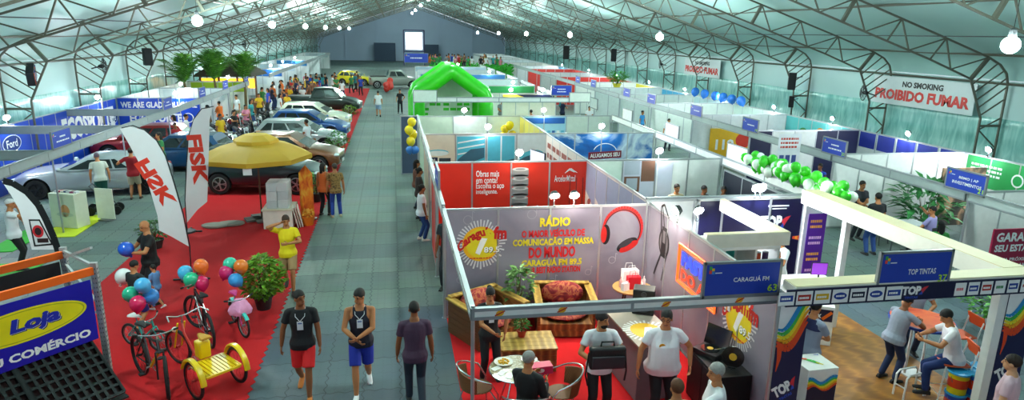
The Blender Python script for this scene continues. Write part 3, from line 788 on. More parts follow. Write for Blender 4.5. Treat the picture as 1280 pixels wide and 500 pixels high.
ENDW = M('#b4c8e0', .55, vary=.08, scale=.3)
b = B(); pts = [(XL, 0)]+full+[(XR, 0)]
b.add([(x, YB, z) for x, z in pts], [tuple(range(len(pts)))])
for x in (-9, -3, 3.2, 9.5, 16): b.bar((x, YB-.15, 0), (x, YB-.15, roofz(x)), .22)
b.bar((XL, YB-.15, 5.2), (XR, YB-.15, 5.2), .15); b.bar((-5, YB-.15, 8.0), (13.4, YB-.15, 8.0), .15)
o = b.build('wall_back', ENDW, **S_)
b = B(); b.box(-3.5, .6, YB-2.2, YB-1.2, 0, 3.5); b.box(6.2, 9, YB-2.2, YB-1.2, 0, 3.3); b.build('wall_backstage', M('#46566c', .8), **S_)

# trusses: one arch every six metres
TR = M('#66655a', .5, .3, vary=.15)
def truss_mesh():
    b = B(); outer = [(XL, 0.0)]+half
    dn = .82
    def inner(p, i):
        return p
    oc = [V((x, 0, z)) for x, z in outer]
    T = .055
    # chords along one half, mirrored afterwards
    top = [V((XL+.12, 0, 0)), V((XL+.12, 0, EAVE)), V((XL+.26, 0, EAVE+.38)), V((XL+.6, 0, EAVE+.70)), V((XL+1.15, 0, EAVE+.96))]
    xs = [XL+1.15+(XC-XL-1.15)*k/9 for k in range(1, 10)]
    slope = V((XC-XL-1.1, 0, RIDGE-EAVE-1.)).normalized(); nrm = V((slope.z, 0, -slope.x))
    for x in xs: top.append(V((x, 0, roofz(x)-.04)))
    knee = V((XL+1.75, 0, EAVE+.18)); leg = V((XL+1.02, 0, EAVE-1.25))
    low = [V((XL+1.0, 0, 0)), leg, knee]
    segs = []
    for i in range(len(top)-1): segs.append((top[i], top[i+1], T))
    lowr = []
    for k in range(10):
        x = XL+1.75+(XC-XL-1.75)*k/9
        lowr.append(V((x, 0, roofz(x)-.96)) if k else knee)
    lowr[0] = knee
    segs += [(low[0], low[1], T), (low[1], low[2], T)]
    for i in range(9): segs.append((lowr[i], lowr[i+1], T))
    # web of the roof part: zigzag with a post at every third node
    roofnodes = top[4:]
    for k in range(1, 10):
        segs.append((lowr[k-1], roofnodes[k-1], .04)); segs.append((roofnodes[k-1].lerp(roofnodes[k], .0), lowr[k], .04)) if 0 else None
        segs.append((roofnodes[k], lowr[k-1].lerp(lowr[k], .5), .04)); segs.append((roofnodes[k-1], lowr[k-1].lerp(lowr[k], .5), .04))
    for k in (0, 3, 6, 9): segs.append((roofnodes[k], lowr[k], .10))
    # fan of short bars round the knee
    fan_o = [V((XL+.12, 0, EAVE-.55)), V((XL+.12, 0, EAVE-.1)), V((XL+.2, 0, EAVE+.22)), V((XL+.36, 0, EAVE+.5)), V((XL+.7, 0, EAVE+.76))]
    for i, p in enumerate(fan_o): segs.append((p, leg.lerp(knee, (i+.3)/5), .036))
    zs = [0, .95, 1.9, 2.6, 3.05]
    for i in range(4):
        a, c = V((XL+.12, 0, zs[i])), V((XL+1.01, 0, zs[i+1]))
        if i % 2: a, c = V((XL+1.01, 0, zs[i])), V((XL+.12, 0, zs[i+1]))
        segs.append((a, c, .036))
    segs.append((V((XL+.12, 0, 2.75)), V((XL+1.02, 0, 2.75)), .07)); segs.append((V((XL+.12, 0, 3.05)), fan_o[0], .036))
    mir = lambda p: V((2*XC-p.x, 0, p.z))
    for p, q, w in segs:
        b.bar(p, q, w*1.12); b.bar(mir(p), mir(q), w*1.12)
    return b.mesh('roof_truss', [TR], smooth=False)
tm = truss_mesh()
for y in ARCH:
    if -6 < y < YB-1:
        o = link('roof_truss_beam', tm, kind='structure'); o.location = (0, y, 0)
for x in (XL+.12, XL+1.15, -8.2, -3.5, 1.0, XC, 7.4, 11.9, 16.6, XR-1.15, XR-.12):
    b = B(); z = roofz(x)+.04 if XL+1 < x < XR-1 else EAVE
    b.tube([(x, YF, z), (x, YB, z)], .05, 6); b.build('roof_purlin_beam', TR, **S_)
for x in (-10.6, 19.0):
    b = B(); b.tube([(x, YF, roofz(x)-.15), (x, YB, roofz(x)-.15)], .018, 5); b.build('roof_cable_trim', DARKGREY, **S_)
# ------------------------------------------------------------------ exhibition stands
def panel_wall(parent, p0, p1, mats=WHITE, h=2.38, n=None, name='wall_panel', z0=0., posts=True):
    """shell-scheme wall between two plan points; the viewer's side is u x z. Gives the panel mesh and the frame of its face."""
    p0 = V((*p0, 0)); p1 = V((*p1, 0)); u = (p1-p0).normalized(); Lw = (p1-p0).length
    n = n or max(1, round(Lw/1.0)); st = Lw/n
    fr = Fr(p0+V((0, 0, z0)), u, (0, 0, 1)); b = B()
    ml = mats if isinstance(mats, (list, tuple)) else [mats]
    for i in range(n): b.prism(fr, [(i*st+.012, .03), ((i+1)*st-.012, .03), ((i+1)*st-.012, h-.03), (i*st+.012, h-.03)], -.018, .018, i % len(ml))
    w = b.build(name, list(ml), parent, world=True, smooth=False)
    b = B()
    if posts:
        for i in range(n+1): b.prism(fr, [(i*st-.022, 0), (i*st+.022, 0), (i*st+.022, h), (i*st-.022, h)], -.024, .024)
    b.prism(fr, [(0, h-.045), (Lw, h-.045), (Lw, h), (0, h)], -.022, .022); b.prism(fr, [(0, 0), (Lw, 0), (Lw, .045), (0, .045)], -.022, .022)
    b.build('frame', ALU, w, world=True, smooth=False)
    return w, Fr(fr.o+fr.n*.0195, u, (0, 0, 1))
def fascia(parent, p0, p1, z0=2.16, z1=2.40, mat=WHITE, d=.045, step=2.0):
    p0 = V((*p0, 0)); p1 = V((*p1, 0)); u = (p1-p0).normalized(); Lw = (p1-p0).length; fr = Fr(p0, u, (0, 0, 1))
    b = B(); b.prism(fr, [(0, z0), (Lw, z0), (Lw, z1), (0, z1)], -d*.6, d*.6)
    f = b.build('fascia', mat, parent, world=True, smooth=False)
    b = B()
    for z in (z0, z1): b.prism(fr, [(-.02, z-.022), (Lw+.02, z-.022), (Lw+.02, z+.022), (-.02, z+.022)], -d*.8, d*.8)
    k = max(1, round(Lw/step))
    for i in range(k+1): a = Lw*i/k; b.prism(fr, [(a-.02, z0), (a+.02, z0), (a+.02, z1), (a-.02, z1)], -d*.78, d*.78)
    b.build('rail', M('#9aa1a4', .4, .5), f, world=True, smooth=False)
    return f, Fr(p0+fr.n*(d*.6+.002), u, (0, 0, 1))
def post(parent, x, y, h=2.42, r=.026):
    b = B(); b.lathe([(r, 0), (r, h)], (x, y, 0), 8); b.lathe([(r*2, 0), (r*2, .015)], (x, y, 0), 10); b.build('post', ALU, parent, world=True, smooth=False)
BLUESIGN = M('#1a3fb5', .45, vary=.04); SIGNWHITE = M('#f4f6fa', .5)
def sign(label, c, u, lines, num=None, w=1.1, h=.47, blank=False, col=BLUESIGN, group='blue stand signs on the beams'):
    """a framed board clipped on top of a beam"""
    c = V(c); t = thing('stand_sign', label, 'sign', c, 0, group); fr = Fr((-V(u).normalized()*w/2)+V((0, 0, -h/2)), u, (0, 0, 1))
    b = B(); b.prism(fr, [(0, 0), (w, 0), (w, h), (0, h)], -.018, .018, 0); b.rect(fr, 0, w, 0, h, -.0195, 1)
    b.f[-1] = b.f[-1][::-1]; b.build('board', [col, M('#e6e8e8', .5)], t, smooth=False)
    b = B()
    for a0, a1, b0, b1 in ((-.02, w+.02, -.03, .015), (-.02, w+.02, h-.012, h+.02), (-.025, .012, -.03, h+.02), (w-.012, w+.025, -.03, h+.02)): b.prism(fr, [(a0, b0), (a1, b0), (a1, b1), (a0, b1)], -.024, .024)
    for a in (.06, w-.06): b.prism(fr, [(a-.02, -.12), (a+.02, -.12), (a+.02, 0), (a-.02, 0)], -.03, -.02)
    b.build('frame', M('#8d9296', .4, .5), t, smooth=False)
    if lines:
        b = B()
        for s_, a, bb, ww, hh in lines:
            if s_: b.text(fr, s_, a*w, bb*h, ww*w, hh*h, .021)
            else: strokes(b, fr, (a-ww/2)*w, (a+ww/2)*w, (bb-hh*.6)*h, (bb+hh*.6)*h, 1, 0, .021, int(a*100+bb*10))
        b.build('lettering', SIGNWHITE, t, smooth=False)
    if num:
        b = B(); b.text(fr, num, w*.915, h*.19, .13*w, .22*h, .0225); b.build('number', M('#b7e61c', .5), t, smooth=False)
    if not blank:
        b = B()
        for i, (a, bb, k) in enumerate(((.05, .74, 0), (.085, .80, 1), (.05, .86, 2), (.085, .72, 3))): b.rect(fr, a*w, (a+.035)*w, (bb-.04)*h, (bb+.06)*h, .021, k)
        b.rect(fr, .13*w, .22*w, .70*h, .73*h, .021, 4)
        b.build('logo', [M('#e8432e'), M('#f4c21a'), M('#3fae49'), M('#2f8fd8'), SIGNWHITE], t, smooth=False)
    return t
BULB = M('#fff6e2', emit=330.); BULBC = M('#f0f8ff', emit=330.)
def spot(label, c, aim=(0, -1, -.5), cold=False, stand=.25, r=.065):
    """floodlight on a short arm fixed to the top of a wall"""
    c = V(c); a = V(aim).normalized(); t = thing('floodlight', label, 'lamp', c, 0, 'floodlights on the stand walls')
    hd = V((0, 0, stand)); q = a.to_track_quat('Z', 'Y').to_matrix()
    b = B(); b.tube([(0, 0, 0), hd], .012, 6); b.obox((0, 0, .0), (.05, .05, .03)); b.build('arm', DARKGREY, t)
    b = B(); b.lathe([(.0, -.05), (.07, -.045), (.10, .02), (.115, .055), (.105, .05), (.06, -.02), (0, -.025)], hd, 14, rot=q); b.build('housing', M('#3b3d40', .4, .5), t)
    b = B(); b.ball(hd+a*.045, r, 10, 7); b.build('bulb', BULBC if cold else BULB, t)
    return t
def booth(label, org, group='exhibition stands'): return thing('exhibition_stand', label, 'exhibition stand', (*org, 0), 0, group)
def strokes(b, fr, a0, a1, b0, b1, rows, mi, off=.004, seed=1):         # lines of print too small to read
    r_ = random.Random(seed); hgt = (b1-b0)/rows
    for i in range(rows):
        a = a0; y = b1-hgt*(i+.75)
        while a < a1-.02:
            w = r_.uniform(.05, .16)*(a1-a0)+.01; b.rect(fr, a, min(a+w, a1), y, y+hgt*.5, off, mi); a += w+.03*(a1-a0)
def burst(b, fr, a, c, r0, r1, n, mi, off=.004, seed=2):
    r_ = random.Random(seed)
    for i in range(n):
        g = 2*PI*i/n; d = PI/n*.55; q = r1*(.8+.2*r_.random()) if i % 2 else r1*.92
        b.poly(fr, [(a+r0*math.cos(g-d), c+r0*math.sin(g-d)), (a+q*math.cos(g-d*.8), c+q*math.sin(g-d*.8)), (a+q*math.cos(g+d*.8), c+q*math.sin(g+d*.8)), (a+r0*math.cos(g+d), c+r0*math.sin(g+d))], off, mi)
RADIO = [M('#f2b417', .5), M('#cc1a1a', .5), M('#f3f1ec', .5), M('#d9d6dc', .6), M('#e8cf1e', .5), M('#b98a1c', .5), BLACK]
def radio_logo(b, fr, a, c, r, part=1.):
    burst(b, fr, a, c, r*.9, r*1.45, 44, 3, .003)
    b.disc(fr, a, c, r*1.0, r*.98, .004, 0, 40); b.disc(fr, a+r*.05, c+r*.03, r*.86, r*.84, .0045, 4, 40)
    b.poly(fr, [(a-r*.30, c-r*.5), (a-r*.06, c-r*.62), (a+r*.36, c+r*.3), (a+r*.02, c+r*.34)], .005, 2)
    arch = lambda k: (lambda x, y, X_, Y_: (X_, Y_+k*(1-(2*x)**2)*.5+x*.9*k))
    b.text(fr, 'Caraguá', a-r*.36, c+r*.16, r*1.95, r*.66, .006, 1, rot=.30, bold=.05, warp=arch(r*.5))
    b.text(fr, 'fm', a+r*1.05, c+r*.60, r*.72, r*.72, .0075, 1, rot=-.05, bold=.05)
    b.text(fr, '89.5', a+r*.62, c-r*.36, r*.88, r*.36, .0068, 6, bold=.05); b.text(fr, '89.5', a+r*.60, c-r*.34, r*.86, r*.34, .0075, 2, bold=.03)
    strokes(b, fr, a-r*.6, a+r*.6, c-r*.86, c-r*.74, 1, 1, .006, 9)
# ---- radio station stand -------------------------------------------------------------------------------------------
A = booth('grey printed radio station stand with red carpet and white front beam, sign 63', (.95, 7.8))
GREY = ramp_mat('grey_print', 'noise', [(.3, '#6f6678'), (.55, '#8a8494'), (.8, '#9c96a2')], .5, (1, 1, 1), .9, .6)
w, fr = panel_wall(A, (.95, 12.78), (5.3, 12.78), GREY, 2.36, 4, 'back_wall')
b = B(); a, c = fr.px(601, 305); radio_logo(b, fr, a, c, .38); b.build('radio_logo', RADIO, w, world=True, smooth=False)
b = B()
for s_, x0, y0, x1, y1, mi in (('RÁDIO', 675, 269, 713, 283, 0), ('O MAIOR VEÍCULO DE', 652, 285, 731, 296, 1), ('COMUNICAÇÃO EM MASSA', 641, 296, 742, 308, 0), ('DO MUNDO', 661, 308, 719, 322, 1), ('CARAGUÁ FM 89.5', 652, 322, 727, 332, 0), ('YOUR BEST RADIO STATION', 653, 333, 725, 341, 1)):
    b.textpx(fr, s_, x0, y0, x1, y1, .005, mi, bold=.04)
b.build('lettering', [M('#e3d01e', .5), M('#d41a1e', .5)], w, world=True, smooth=False)
b = B(); a, c = fr.px(778, 289); hr = .40                                   # printed headphones
arc = [(a+hr*1.05*math.cos(R(g)), c+.04+hr*1.15*math.sin(R(g))) for g in range(188, -40, -8)]
b.band(fr, arc, [.04+.07*math.sin(PI*i/(len(arc)-1)) for i in range(len(arc))], .004, 0)
arc2 = [(a+(hr-.02)*1.05*math.cos(R(g)), c+.03+(hr-.02)*1.15*math.sin(R(g))) for g in range(180, -30, -8)]
b.band(fr, arc2, .02, .0045, 1)
b.disc(fr, a-.37, c-.06, .10, .22, .005, 1); b.disc(fr, a-.41, c-.06, .065, .18, .0055, 0)
b.disc(fr, a+.12, c-.30, .25, .115, .005, 1, rot=.5); b.disc(fr, a+.16, c-.345, .23, .085, .0055, 0, rot=.5); b.disc(fr, a+.09, c-.27, .17, .065, .006, 2, rot=.5)
b.build('printed_headphones', [M('#c2201c', .4), M('#17141a', .4), M('#35323a', .5)], w, world=True, smooth=False)
b = B(); r_ = random.Random(4)
for (x, y) in ((575, 350), (640, 348), (690, 352), (735, 340), (815, 275), (765, 325), (665, 268), (585, 275)):
    a, c = fr.px(x, y); q = r_.uniform(.06, .1)
    b.band(fr, [(a+q*math.cos(i*.6), c+q*math.sin(i*.6)) for i in range(12)], .012, .003); b.band(fr, [(a+q, c), (a+q, c+2*q), (a+q*1.5, c+1.7*q)], .012, .003)
b.build('doodle_print', M('#a9a3b0', .6), w, world=True, smooth=False)
w, fr = panel_wall(A, (5.3, 12.78), (5.3, 7.85), GREY, 2.36, 5, 'side_wall')
b = B(); a, c = fr.px(923, 398); radio_logo(b, fr, a, c, .40)
for i in range(9): b.rect(fr, a-.3+i*.075, a-.26+i*.075, c+.12, c+.36-.012*abs(i-4)**2, .007, 1)
b.build('radio_logo', RADIO, w, world=True, smooth=False)
b = B(); a, c = fr.px(829, 300)                                              # printed studio microphone on its spring arm
c -= .1; b.band(fr, [(a-.35, c-.75), (a-.05, c-.2), (a-.2, c+.75)], .05, .004); b.band(fr, [(a+.05, c-.75), (a+.22, c-.1), (a-.14, c+.78)], .04, .004); b.band(fr, [(a-.2, c+.75), (a-.05, c+.82), (a+.2, c+.6)], .05, .004); b.disc(fr, a+.05, c+.05, .26, .30, .0042, 0)
b.disc(fr, a+.05, c+.05, .20, .24, .0055, 1); b.rect(fr, a-.07, a+.16, c-.25, c+.38, .006, 0); b.rect(fr, a-.02, a+.11, c+.05, c+.3, .0065, 1)
b.build('printed_microphone', [M('#1b191d', .5), M('#6d6a70', .4)], w, world=True, smooth=False)
f, fr = fascia(A, (.93, 7.78), (5.2, 7.78), 2.245, 2.365)
b = B()
for x in (625, 703, 833, 925):
    a, c = fr.px(x, 386-.052*(x-625)); b.disc(fr, a, 2.305, .056, .042, .003, 0, 20, rot=.5); b.band(fr, [(a-.065, 2.275), (a+.065, 2.335)], .018, .004, 1)
b.build('fascia_logo', [M('#f0b01a'), M('#c3261c')], f, world=True, smooth=False)
f, fr = fascia(A, (.93, 12.78), (.93, 7.78), 2.245, 2.365)
post(A, .93, 7.78); post(A, 5.22, 7.78); post(A, .93, 12.78); post(A, 5.22, 12.78)
# ---- red stand behind it
Bo = booth('red panelled stand with white slogan print, behind the radio station stand', (.95, 12.9))
REDP = M('#e02a12', .45, vary=.05)
w, fr = panel_wall(Bo, (.97, 17.5), (5.3, 17.5), REDP, 2.4, 4, 'back_wall')
b = B()
for s_, x0, y0, x1, y1 in (('Obras mais', 595, 213, 624, 221), ('em conta?', 595, 221, 622, 229), ('Escolha o aço', 595, 228.5, 630, 237), ('inteligente.', 595, 236.5, 622, 244)): b.textpx(fr, s_, x0, y0, x1, y1, .004, 0, bold=.015)
b.textpx(fr, 'ArcelorMittal', 693, 219, 719, 227, .004, 0, bold=.01)
a, c = fr.px(713, 215); b.band(fr, [(a-.16, c-.03), (a-.05, c+.06), (a, c+.09), (a+.06, c+.05), (a+.2, c-.02)], [.01, .05, .06, .05, .01], .004); b.band(fr, [(a-.02, c+.06), (a+.12, c-.0)], .03, .004)
b.build('lettering', SIGNWHITE, w, world=True, smooth=False)
b = B(); a, c = fr.px(650, 238)                                              # printed steel coils
for i in range(6): y = .62+.27*i; b.rect(fr, a-.23, a+.23, y, y+.2, .004+.0004*i, 0); b.disc(fr, a, y, .23, .05, .004+.0004*i, 0); b.disc(fr, a, y+.2, .23, .05, .0042+.0004*i, 2); b.disc(fr, a, y+.2, .14, .03, .0044+.0004*i, 0)
for x in (712, 720, 728): a2, c2 = fr.px(x, 240); b.rect(fr, a2-.012, a2+.012, .5, 1.9, .004, 1)
b.build('coil_print', [M('#8d8a8c', .5), M('#7b2018', .5), M('#cfcaca', .5)], w, world=True, smooth=False)
w, fr = panel_wall(Bo, (5.3, 17.5), (5.3, 12.85), M('#dcd2cc', .5), 2.4, 5, 'side_wall')
b = B()
for i in range(5):
    b.poly(fr, [(i*.93+.03, .05), (i*.93+.9, .05), (i*.93+.9, 2.33), (i*.93+.03, 2.33)], .003, 2)
    b.poly(fr, [(i*.93+.03, 1.55), (i*.93+.9, 1.2), (i*.93+.9, 2.33), (i*.93+.03, 2.33)], .004, 0); strokes(b, fr, i*.93+.1, i*.93+.7, .4, 1.1, 4, 1, seed=i)
    if i < 3: b.disc(fr, i*.93+.4, 1.3, .16, .08, .005, 3, rot=.4); b.disc(fr, i*.93+.35, .9, .2, .1, .005, 1)
b.build('printed_photos', [M('#8c93b4'), M('#9d5b52'), M('#d9cfc9'), M('#a23830')], w, world=True, smooth=False)
w, fr = panel_wall(Bo, (.97, 17.5), (.97, 15.3), REDP, 2.4, 2, 'side_wall')
f, _ = fascia(Bo, (.93, 17.5), (.93, 12.85), 2.20, 2.42); post(Bo, .93, 15.2)
# ---- poster stand (three framed building photographs)
C3 = booth('white stand with blue building posters behind the red panelled stand', (.95, 17.6))
w, fr = panel_wall(C3, (1.0, 22.6), (5.3, 22.6), [M('#e8d9c8', .5), M('#cfe0e4', .5), M('#cfe0e4', .5), M('#e2e6e8', .5)], 2.4, 4, 'back_wall')
b = B()
b.disc(fr, .45, 1.75, .38, .10, .003, 1); b.disc(fr, .45, 1.72, .38, .09, .0035, 4); b.rect(fr, .2, .45, 1.2, 1.58, .004, 0); b.rect(fr, .5, .9, 1.25, 1.55, .004, 6); b.text(fr, 'BL', .32, 1.4, .2, .26, .0055, 3)
b.rect(fr, .1, .9, 1.05, 1.12, .004, 0)
b.rect(fr, 1.12, 2.1, .75, 2.3, .003, 1)
for i in range(6): b.poly(fr, [(1.15, 1.05+.2*i), (2.08, 1.2+.2*i), (2.08, 1.25+.2*i), (1.15, 1.1+.2*i)], .004, 3)
b.poly(fr, [(1.15, 1.2), (2.08, 1.55), (2.08, 1.9), (1.6, 1.85), (1.15, 1.5)], .0045, 5)
b.rect(fr, 2.2, 3.15, .9, 2.3, .003, 1); b.poly(fr, [(2.2, .9), (3.15, .9), (3.15, 1.5), (2.2, 1.3)], .004, 5); b.rect(fr, 2.65, 2.7, .9, 2.3, .0045, 3)
b.rect(fr, 3.25, 4.25, .75, 2.3, .003, 4); b.disc(fr, 3.75, 1.5, .5, .28, .004, 1, rot=.3); b.disc(fr, 3.7, 1.4, .48, .2, .0045, 5, rot=.3)
b.build('posters', [NAVY, M('#58c0d8', .4), M('#e8d9c8'), SIGNWHITE, M('#e6edf0'), M('#3a6a80', .4), M('#2d3a44', .4)], w, world=True, smooth=False)
w, fr = panel_wall(C3, (5.3, 22.6), (5.3, 17.55), M('#e5d7cc', .5), 2.4, 5, 'side_wall')
b = B(); strokes(b, fr, .3, 4.4, 1.5, 2.2, 2, 0, seed=5); strokes(b, fr, .5, 3.2, 1.0, 1.4, 2, 0, seed=6); b.build('lettering', M('#9c4a3a'), w, world=True, smooth=False)
w, fr = panel_wall(C3, (1.0, 22.6), (1.0, 19.6), M('#e2c9ae', .5), 2.4, 3, 'side_wall'); f, _ = fascia(C3, (.95, 22.6), (.95, 17.55), 2.2, 2.42)
# ---- next row: white walls with balloons, then others
C4 = booth('plain white stand with yellow balloons in its corner behind the building posters', (.95, 22.7))
w, fr = panel_wall(C4, (1.0, 27.6), (5.3, 27.6), [M('#dde8d6', .5), WHITE, M('#dfe6d8', .5)], 2.4, 3, 'back_wall')
w, fr = panel_wall(C4, (5.3, 27.6), (5.3, 22.65), M('#e9d75a', .5), 2.4, 5, 'side_wall'); f, _ = fascia(C4, (.95, 27.6), (.95, 22.65), 2.2, 2.42); f, _ = fascia(C4, (.95, 32.4), (9.3, 32.4), 2.48, 2.70); post(C4, .95, 32.4, 2.72); post(C4, 9.3, 32.4, 2.72)
w, fr = panel_wall(C4, (.26, 27.3), (.94, 27.3), M('#3d4c66', .5), 2.45, 1, 'aisle_panel')
# ---- right column of the middle block
R1 = booth('white stand with a kitchen picture on its back wall, right of the red panelled stand', (5.4, 12.9))
w, fr = panel_wall(R1, (5.35, 17.5), (9.3, 17.5), [M('#d7e6dc', .5), WHITE, WHITE, WHITE], 2.4, 4, 'back_wall')
b = B(); a0, c0 = fr.px(783, 258); a1, c1 = fr.px(832, 201)
b.rect(fr, 1.02, 2.02, .35, 2.35, .003, 0); b.rect(fr, 1.05, 1.5, 1.95, 2.35, .004, 2); b.rect(fr, 1.55, 1.98, 1.75, 2.35, .004, 1); b.rect(fr, 1.05, 1.52, 1.45, 1.9, .0045, 1); b.rect(fr, 1.12, 1.45, 1.5, 1.85, .005, 2); b.poly(fr, [(1.02, .35), (2.02, .35), (2.02, .9), (1.02, 1.1)], .004, 3)
b.poly(fr, [(2.05, .4), (2.5, .4), (2.5, 2.3), (2.05, 2.3)], .003, 0)
b.build('printed_kitchen', [M('#c9ccdd'), M('#7a5442'), M('#aeb6c4'), M('#22252e')], w, world=True, smooth=False)
f, _ = fascia(R1, (5.3, 12.98), (9.4, 12.98), 2.2, 2.42); f, _ = fascia(R1, (9.4, 17.5), (9.4, 12.95), 2.2, 2.42); post(R1, 9.4, 17.5); post(R1, 9.4, 13)
panel_wall(R1, (9.37, 17.3), (9.37, 13.1), M('#171c2c', .5), 2.1, 4, 'dark_side_wall')
w, fr = panel_wall(R1, (5.35, 12.92), (9.36, 12.92), [WHITE, WHITE, NAVY, NAVY], 2.4, 4, 'front_wall')
R2 = booth('stand with a deep blue earth-from-space picture on its back wall', (5.4, 17.6))
SPACE = ramp_mat('space_print', 'noise', [(.2, '#06256e'), (.42, '#0d6fc4'), (.55, '#d8ecf6'), (.72, '#0a3f96'), (1, '#06164c')], .4, (.35, 1, .8), 1.3, 1.5)
w, fr = panel_wall(R2, (5.35, 22.6), (9.3, 22.6), SPACE, 2.4, 4, 'back_wall')
b = B(); a, c = fr.px(756, 193); b.prism(fr, [(a-.62, c-.18), (a+.62, c-.12), (a+.62, c+.14), (a-.62, c+.08)], .003, .02, 0); b.text(fr, 'ALUGAMOS SEU', a, c-.02, 1.12, .15, .024, 1, rot=.05, bold=.03); b.band(fr, [(a+.45*math.cos(R(g)), c+.05+.35*math.sin(R(g))) for g in range(20, 170, 10)], .03, .004, 1)
b.build('lettering', [M('#7a1430'), SIGNWHITE], w, world=True, smooth=False)
f, _ = fascia(R2, (9.4, 22.6), (9.4, 17.55), 2.2, 2.42); post(R2, 9.4, 22.6)
R3 = booth('white stand with pale blue shelves of products lit from above', (5.4, 22.7))
w, fr = panel_wall(R3, (5.35, 27.6), (9.3, 27.6), [M('#9fd0ea', .4), M('#9fd0ea', .4), M('#d9e4dc', .5), M('#d9e4dc', .5)], 2.4, 4, 'back_wall')
b = B()
for i in range(9): b.rect(fr, .15+.2*i, .28+.2*i, 1.2+.1*(i % 3), 1.75, .004, i % 3)
b.rect(fr, .05, 1.9, 2.05, 2.3, .004, 0); b.build('printed_products', [M('#1c5aa8'), M('#f0f4f6'), M('#5ab0d8')], w, world=True, smooth=False)
f, _ = fascia(R3, (9.4, 27.6), (9.4, 22.65), 2.2, 2.42); post(R3, 9.4, 27.6)
# ---- paint stand in front on the right
T = booth('paint stand with cream beams, navy logo fascia and colour-wave pillars, sign 37', (5.4, 7.4))
NAVYP = M('#10103a', .35, vary=.04); CREAM = M('#e0cca4', .6, vary=.05); BEAMW = M('#efe9dc', .5)
WAVE = [NAVYP, M('#e8481a'), M('#f6a514'), M('#f3df2a'), M('#3db54a'), M('#1f8fd0'), M('#f2f2f4'), M('#d42b3c'), M('#3050c0')]
def beam(parent, x0, x1, y0, y1, z0, z1, name='beam'):
    b = B(); b.box(x0, x1, y0, y1, z0, z1, 0); o = b.build(name, BEAMW, parent, world=True, smooth=False)
    b = B(); b.box(x0+.01, x1-.01, y0+.01, y1-.01, z1, z1+.012); b.build('beam_top', CREAM, o, world=True, smooth=False); return o
fr_o = beam(T, 5.16, 9.35, 7.34, 7.64, 2.5, 2.62, 'front_beam'); beam(T, 8.66, 9.04, 7.64, 12.55, 2.34, 2.62, 'side_beam')
beam(T, 5.36, 6.97, 10.28, 10.42, 2.18, 2.42, 'room_beam'); beam(T, 6.85, 6.97, 10.42, 12.72, 2.18, 2.42, 'room_side_beam')
fr = Fr((5.0, 7.325, 0), (1, 0, 0), (0, 0, 1))
b = B(); b.prism(fr, [(.02, 2.36), (4.4, 2.36), (4.4, 2.60), (.02, 2.60)], -.01, .01, 0); w = b.build('logo_fascia', NAVYP, fr_o, world=True, smooth=False)
T2 = M('#c9cdd2', .5)
def tile(b, x0, x1, kind, word, c1):
    a0, _ = fr.px(x0, 370); a1, _ = fr.px(x1, 366); b.rect(fr, a0, a1, 2.385, 2.575, .012, 0); m = (a0+a1)/2; w_ = (a1-a0)*.8
    if kind == 'oval': b.disc(fr, m, 2.48, w_*.5, .05, .013, c1); strokes(b, fr, m-w_*.33, m+w_*.33, 2.455, 2.505, 1, 0, .014, int(x0))
    elif kind == 'block': b.rect(fr, m-w_*.5, m+w_*.5, 2.44, 2.525, .013, c1); strokes(b, fr, m-w_*.4, m+w_*.4, 2.45, 2.51, 1, 0, .014, int(x0))
    else: strokes(b, fr, m-w_*.45, m+w_*.45, 2.44, 2.52, 1, c1, .013, int(x0))
b = B(); tl = [SIGNWHITE, M('#1c3f9c'), M('#b52a20'), M('#e3b416'), M('#141c3c'), M('#2a8a4a'), M('#e0707a')]
for i, (k, wd, c1) in enumerate((('block', '', 1), ('block', '', 2), ('block', '', 3), ('oval', '', 1), ('block', '', 4), ('oval', '', 1), ('block', '', 1))): tile(b, 973+22.2*i, 993.5+22.2*i, k, wd, c1)
for i, (k, wd, c1) in enumerate((('text', '', 6), ('block', '', 1), ('block', '', 2), ('text', '', 5), ('block', '', 1), ('text', '', 2))): tile(b, 1191+16.3*i, 1205.5+16.3*i, k, wd, c1)
b.build('logo_print', tl, w, world=True, smooth=False)
def top_logo(b, fr, a, c, w, h, off=.012, rot=0):
    b.text(fr, 'TOP', a-w*.12*math.cos(rot), c-w*.12*math.sin(rot), w*.7, h, off, 6, rot=rot, bold=.06)
    ca, sa = math.cos(rot), math.sin(rot); q = lambda x, y: (a+x*ca-y*sa, c+x*sa+y*ca)
    b.poly(fr, [q(w*.22, h*.1), q(w*.34, h*.35), q(w*.5, h*.45), q(w*.38, -.0), q(w*.28, -h*.45)], off, 7); b.poly(fr, [q(w*.14, -h*.5), q(w*.28, -h*.1), q(w*.3, -h*.5)], off+.001, 8)
    b.text(fr, 'TINTAS', *q(-w*.1, -h*.78), w*.5, h*.26, off, 8, rot=rot, bold=.04)
b = B(); a0, c0 = fr.px(1143, 362); top_logo(b, fr, a0, 2.50, .42, .13, .012); b.build('logo', WAVE, w, world=True, smooth=False)
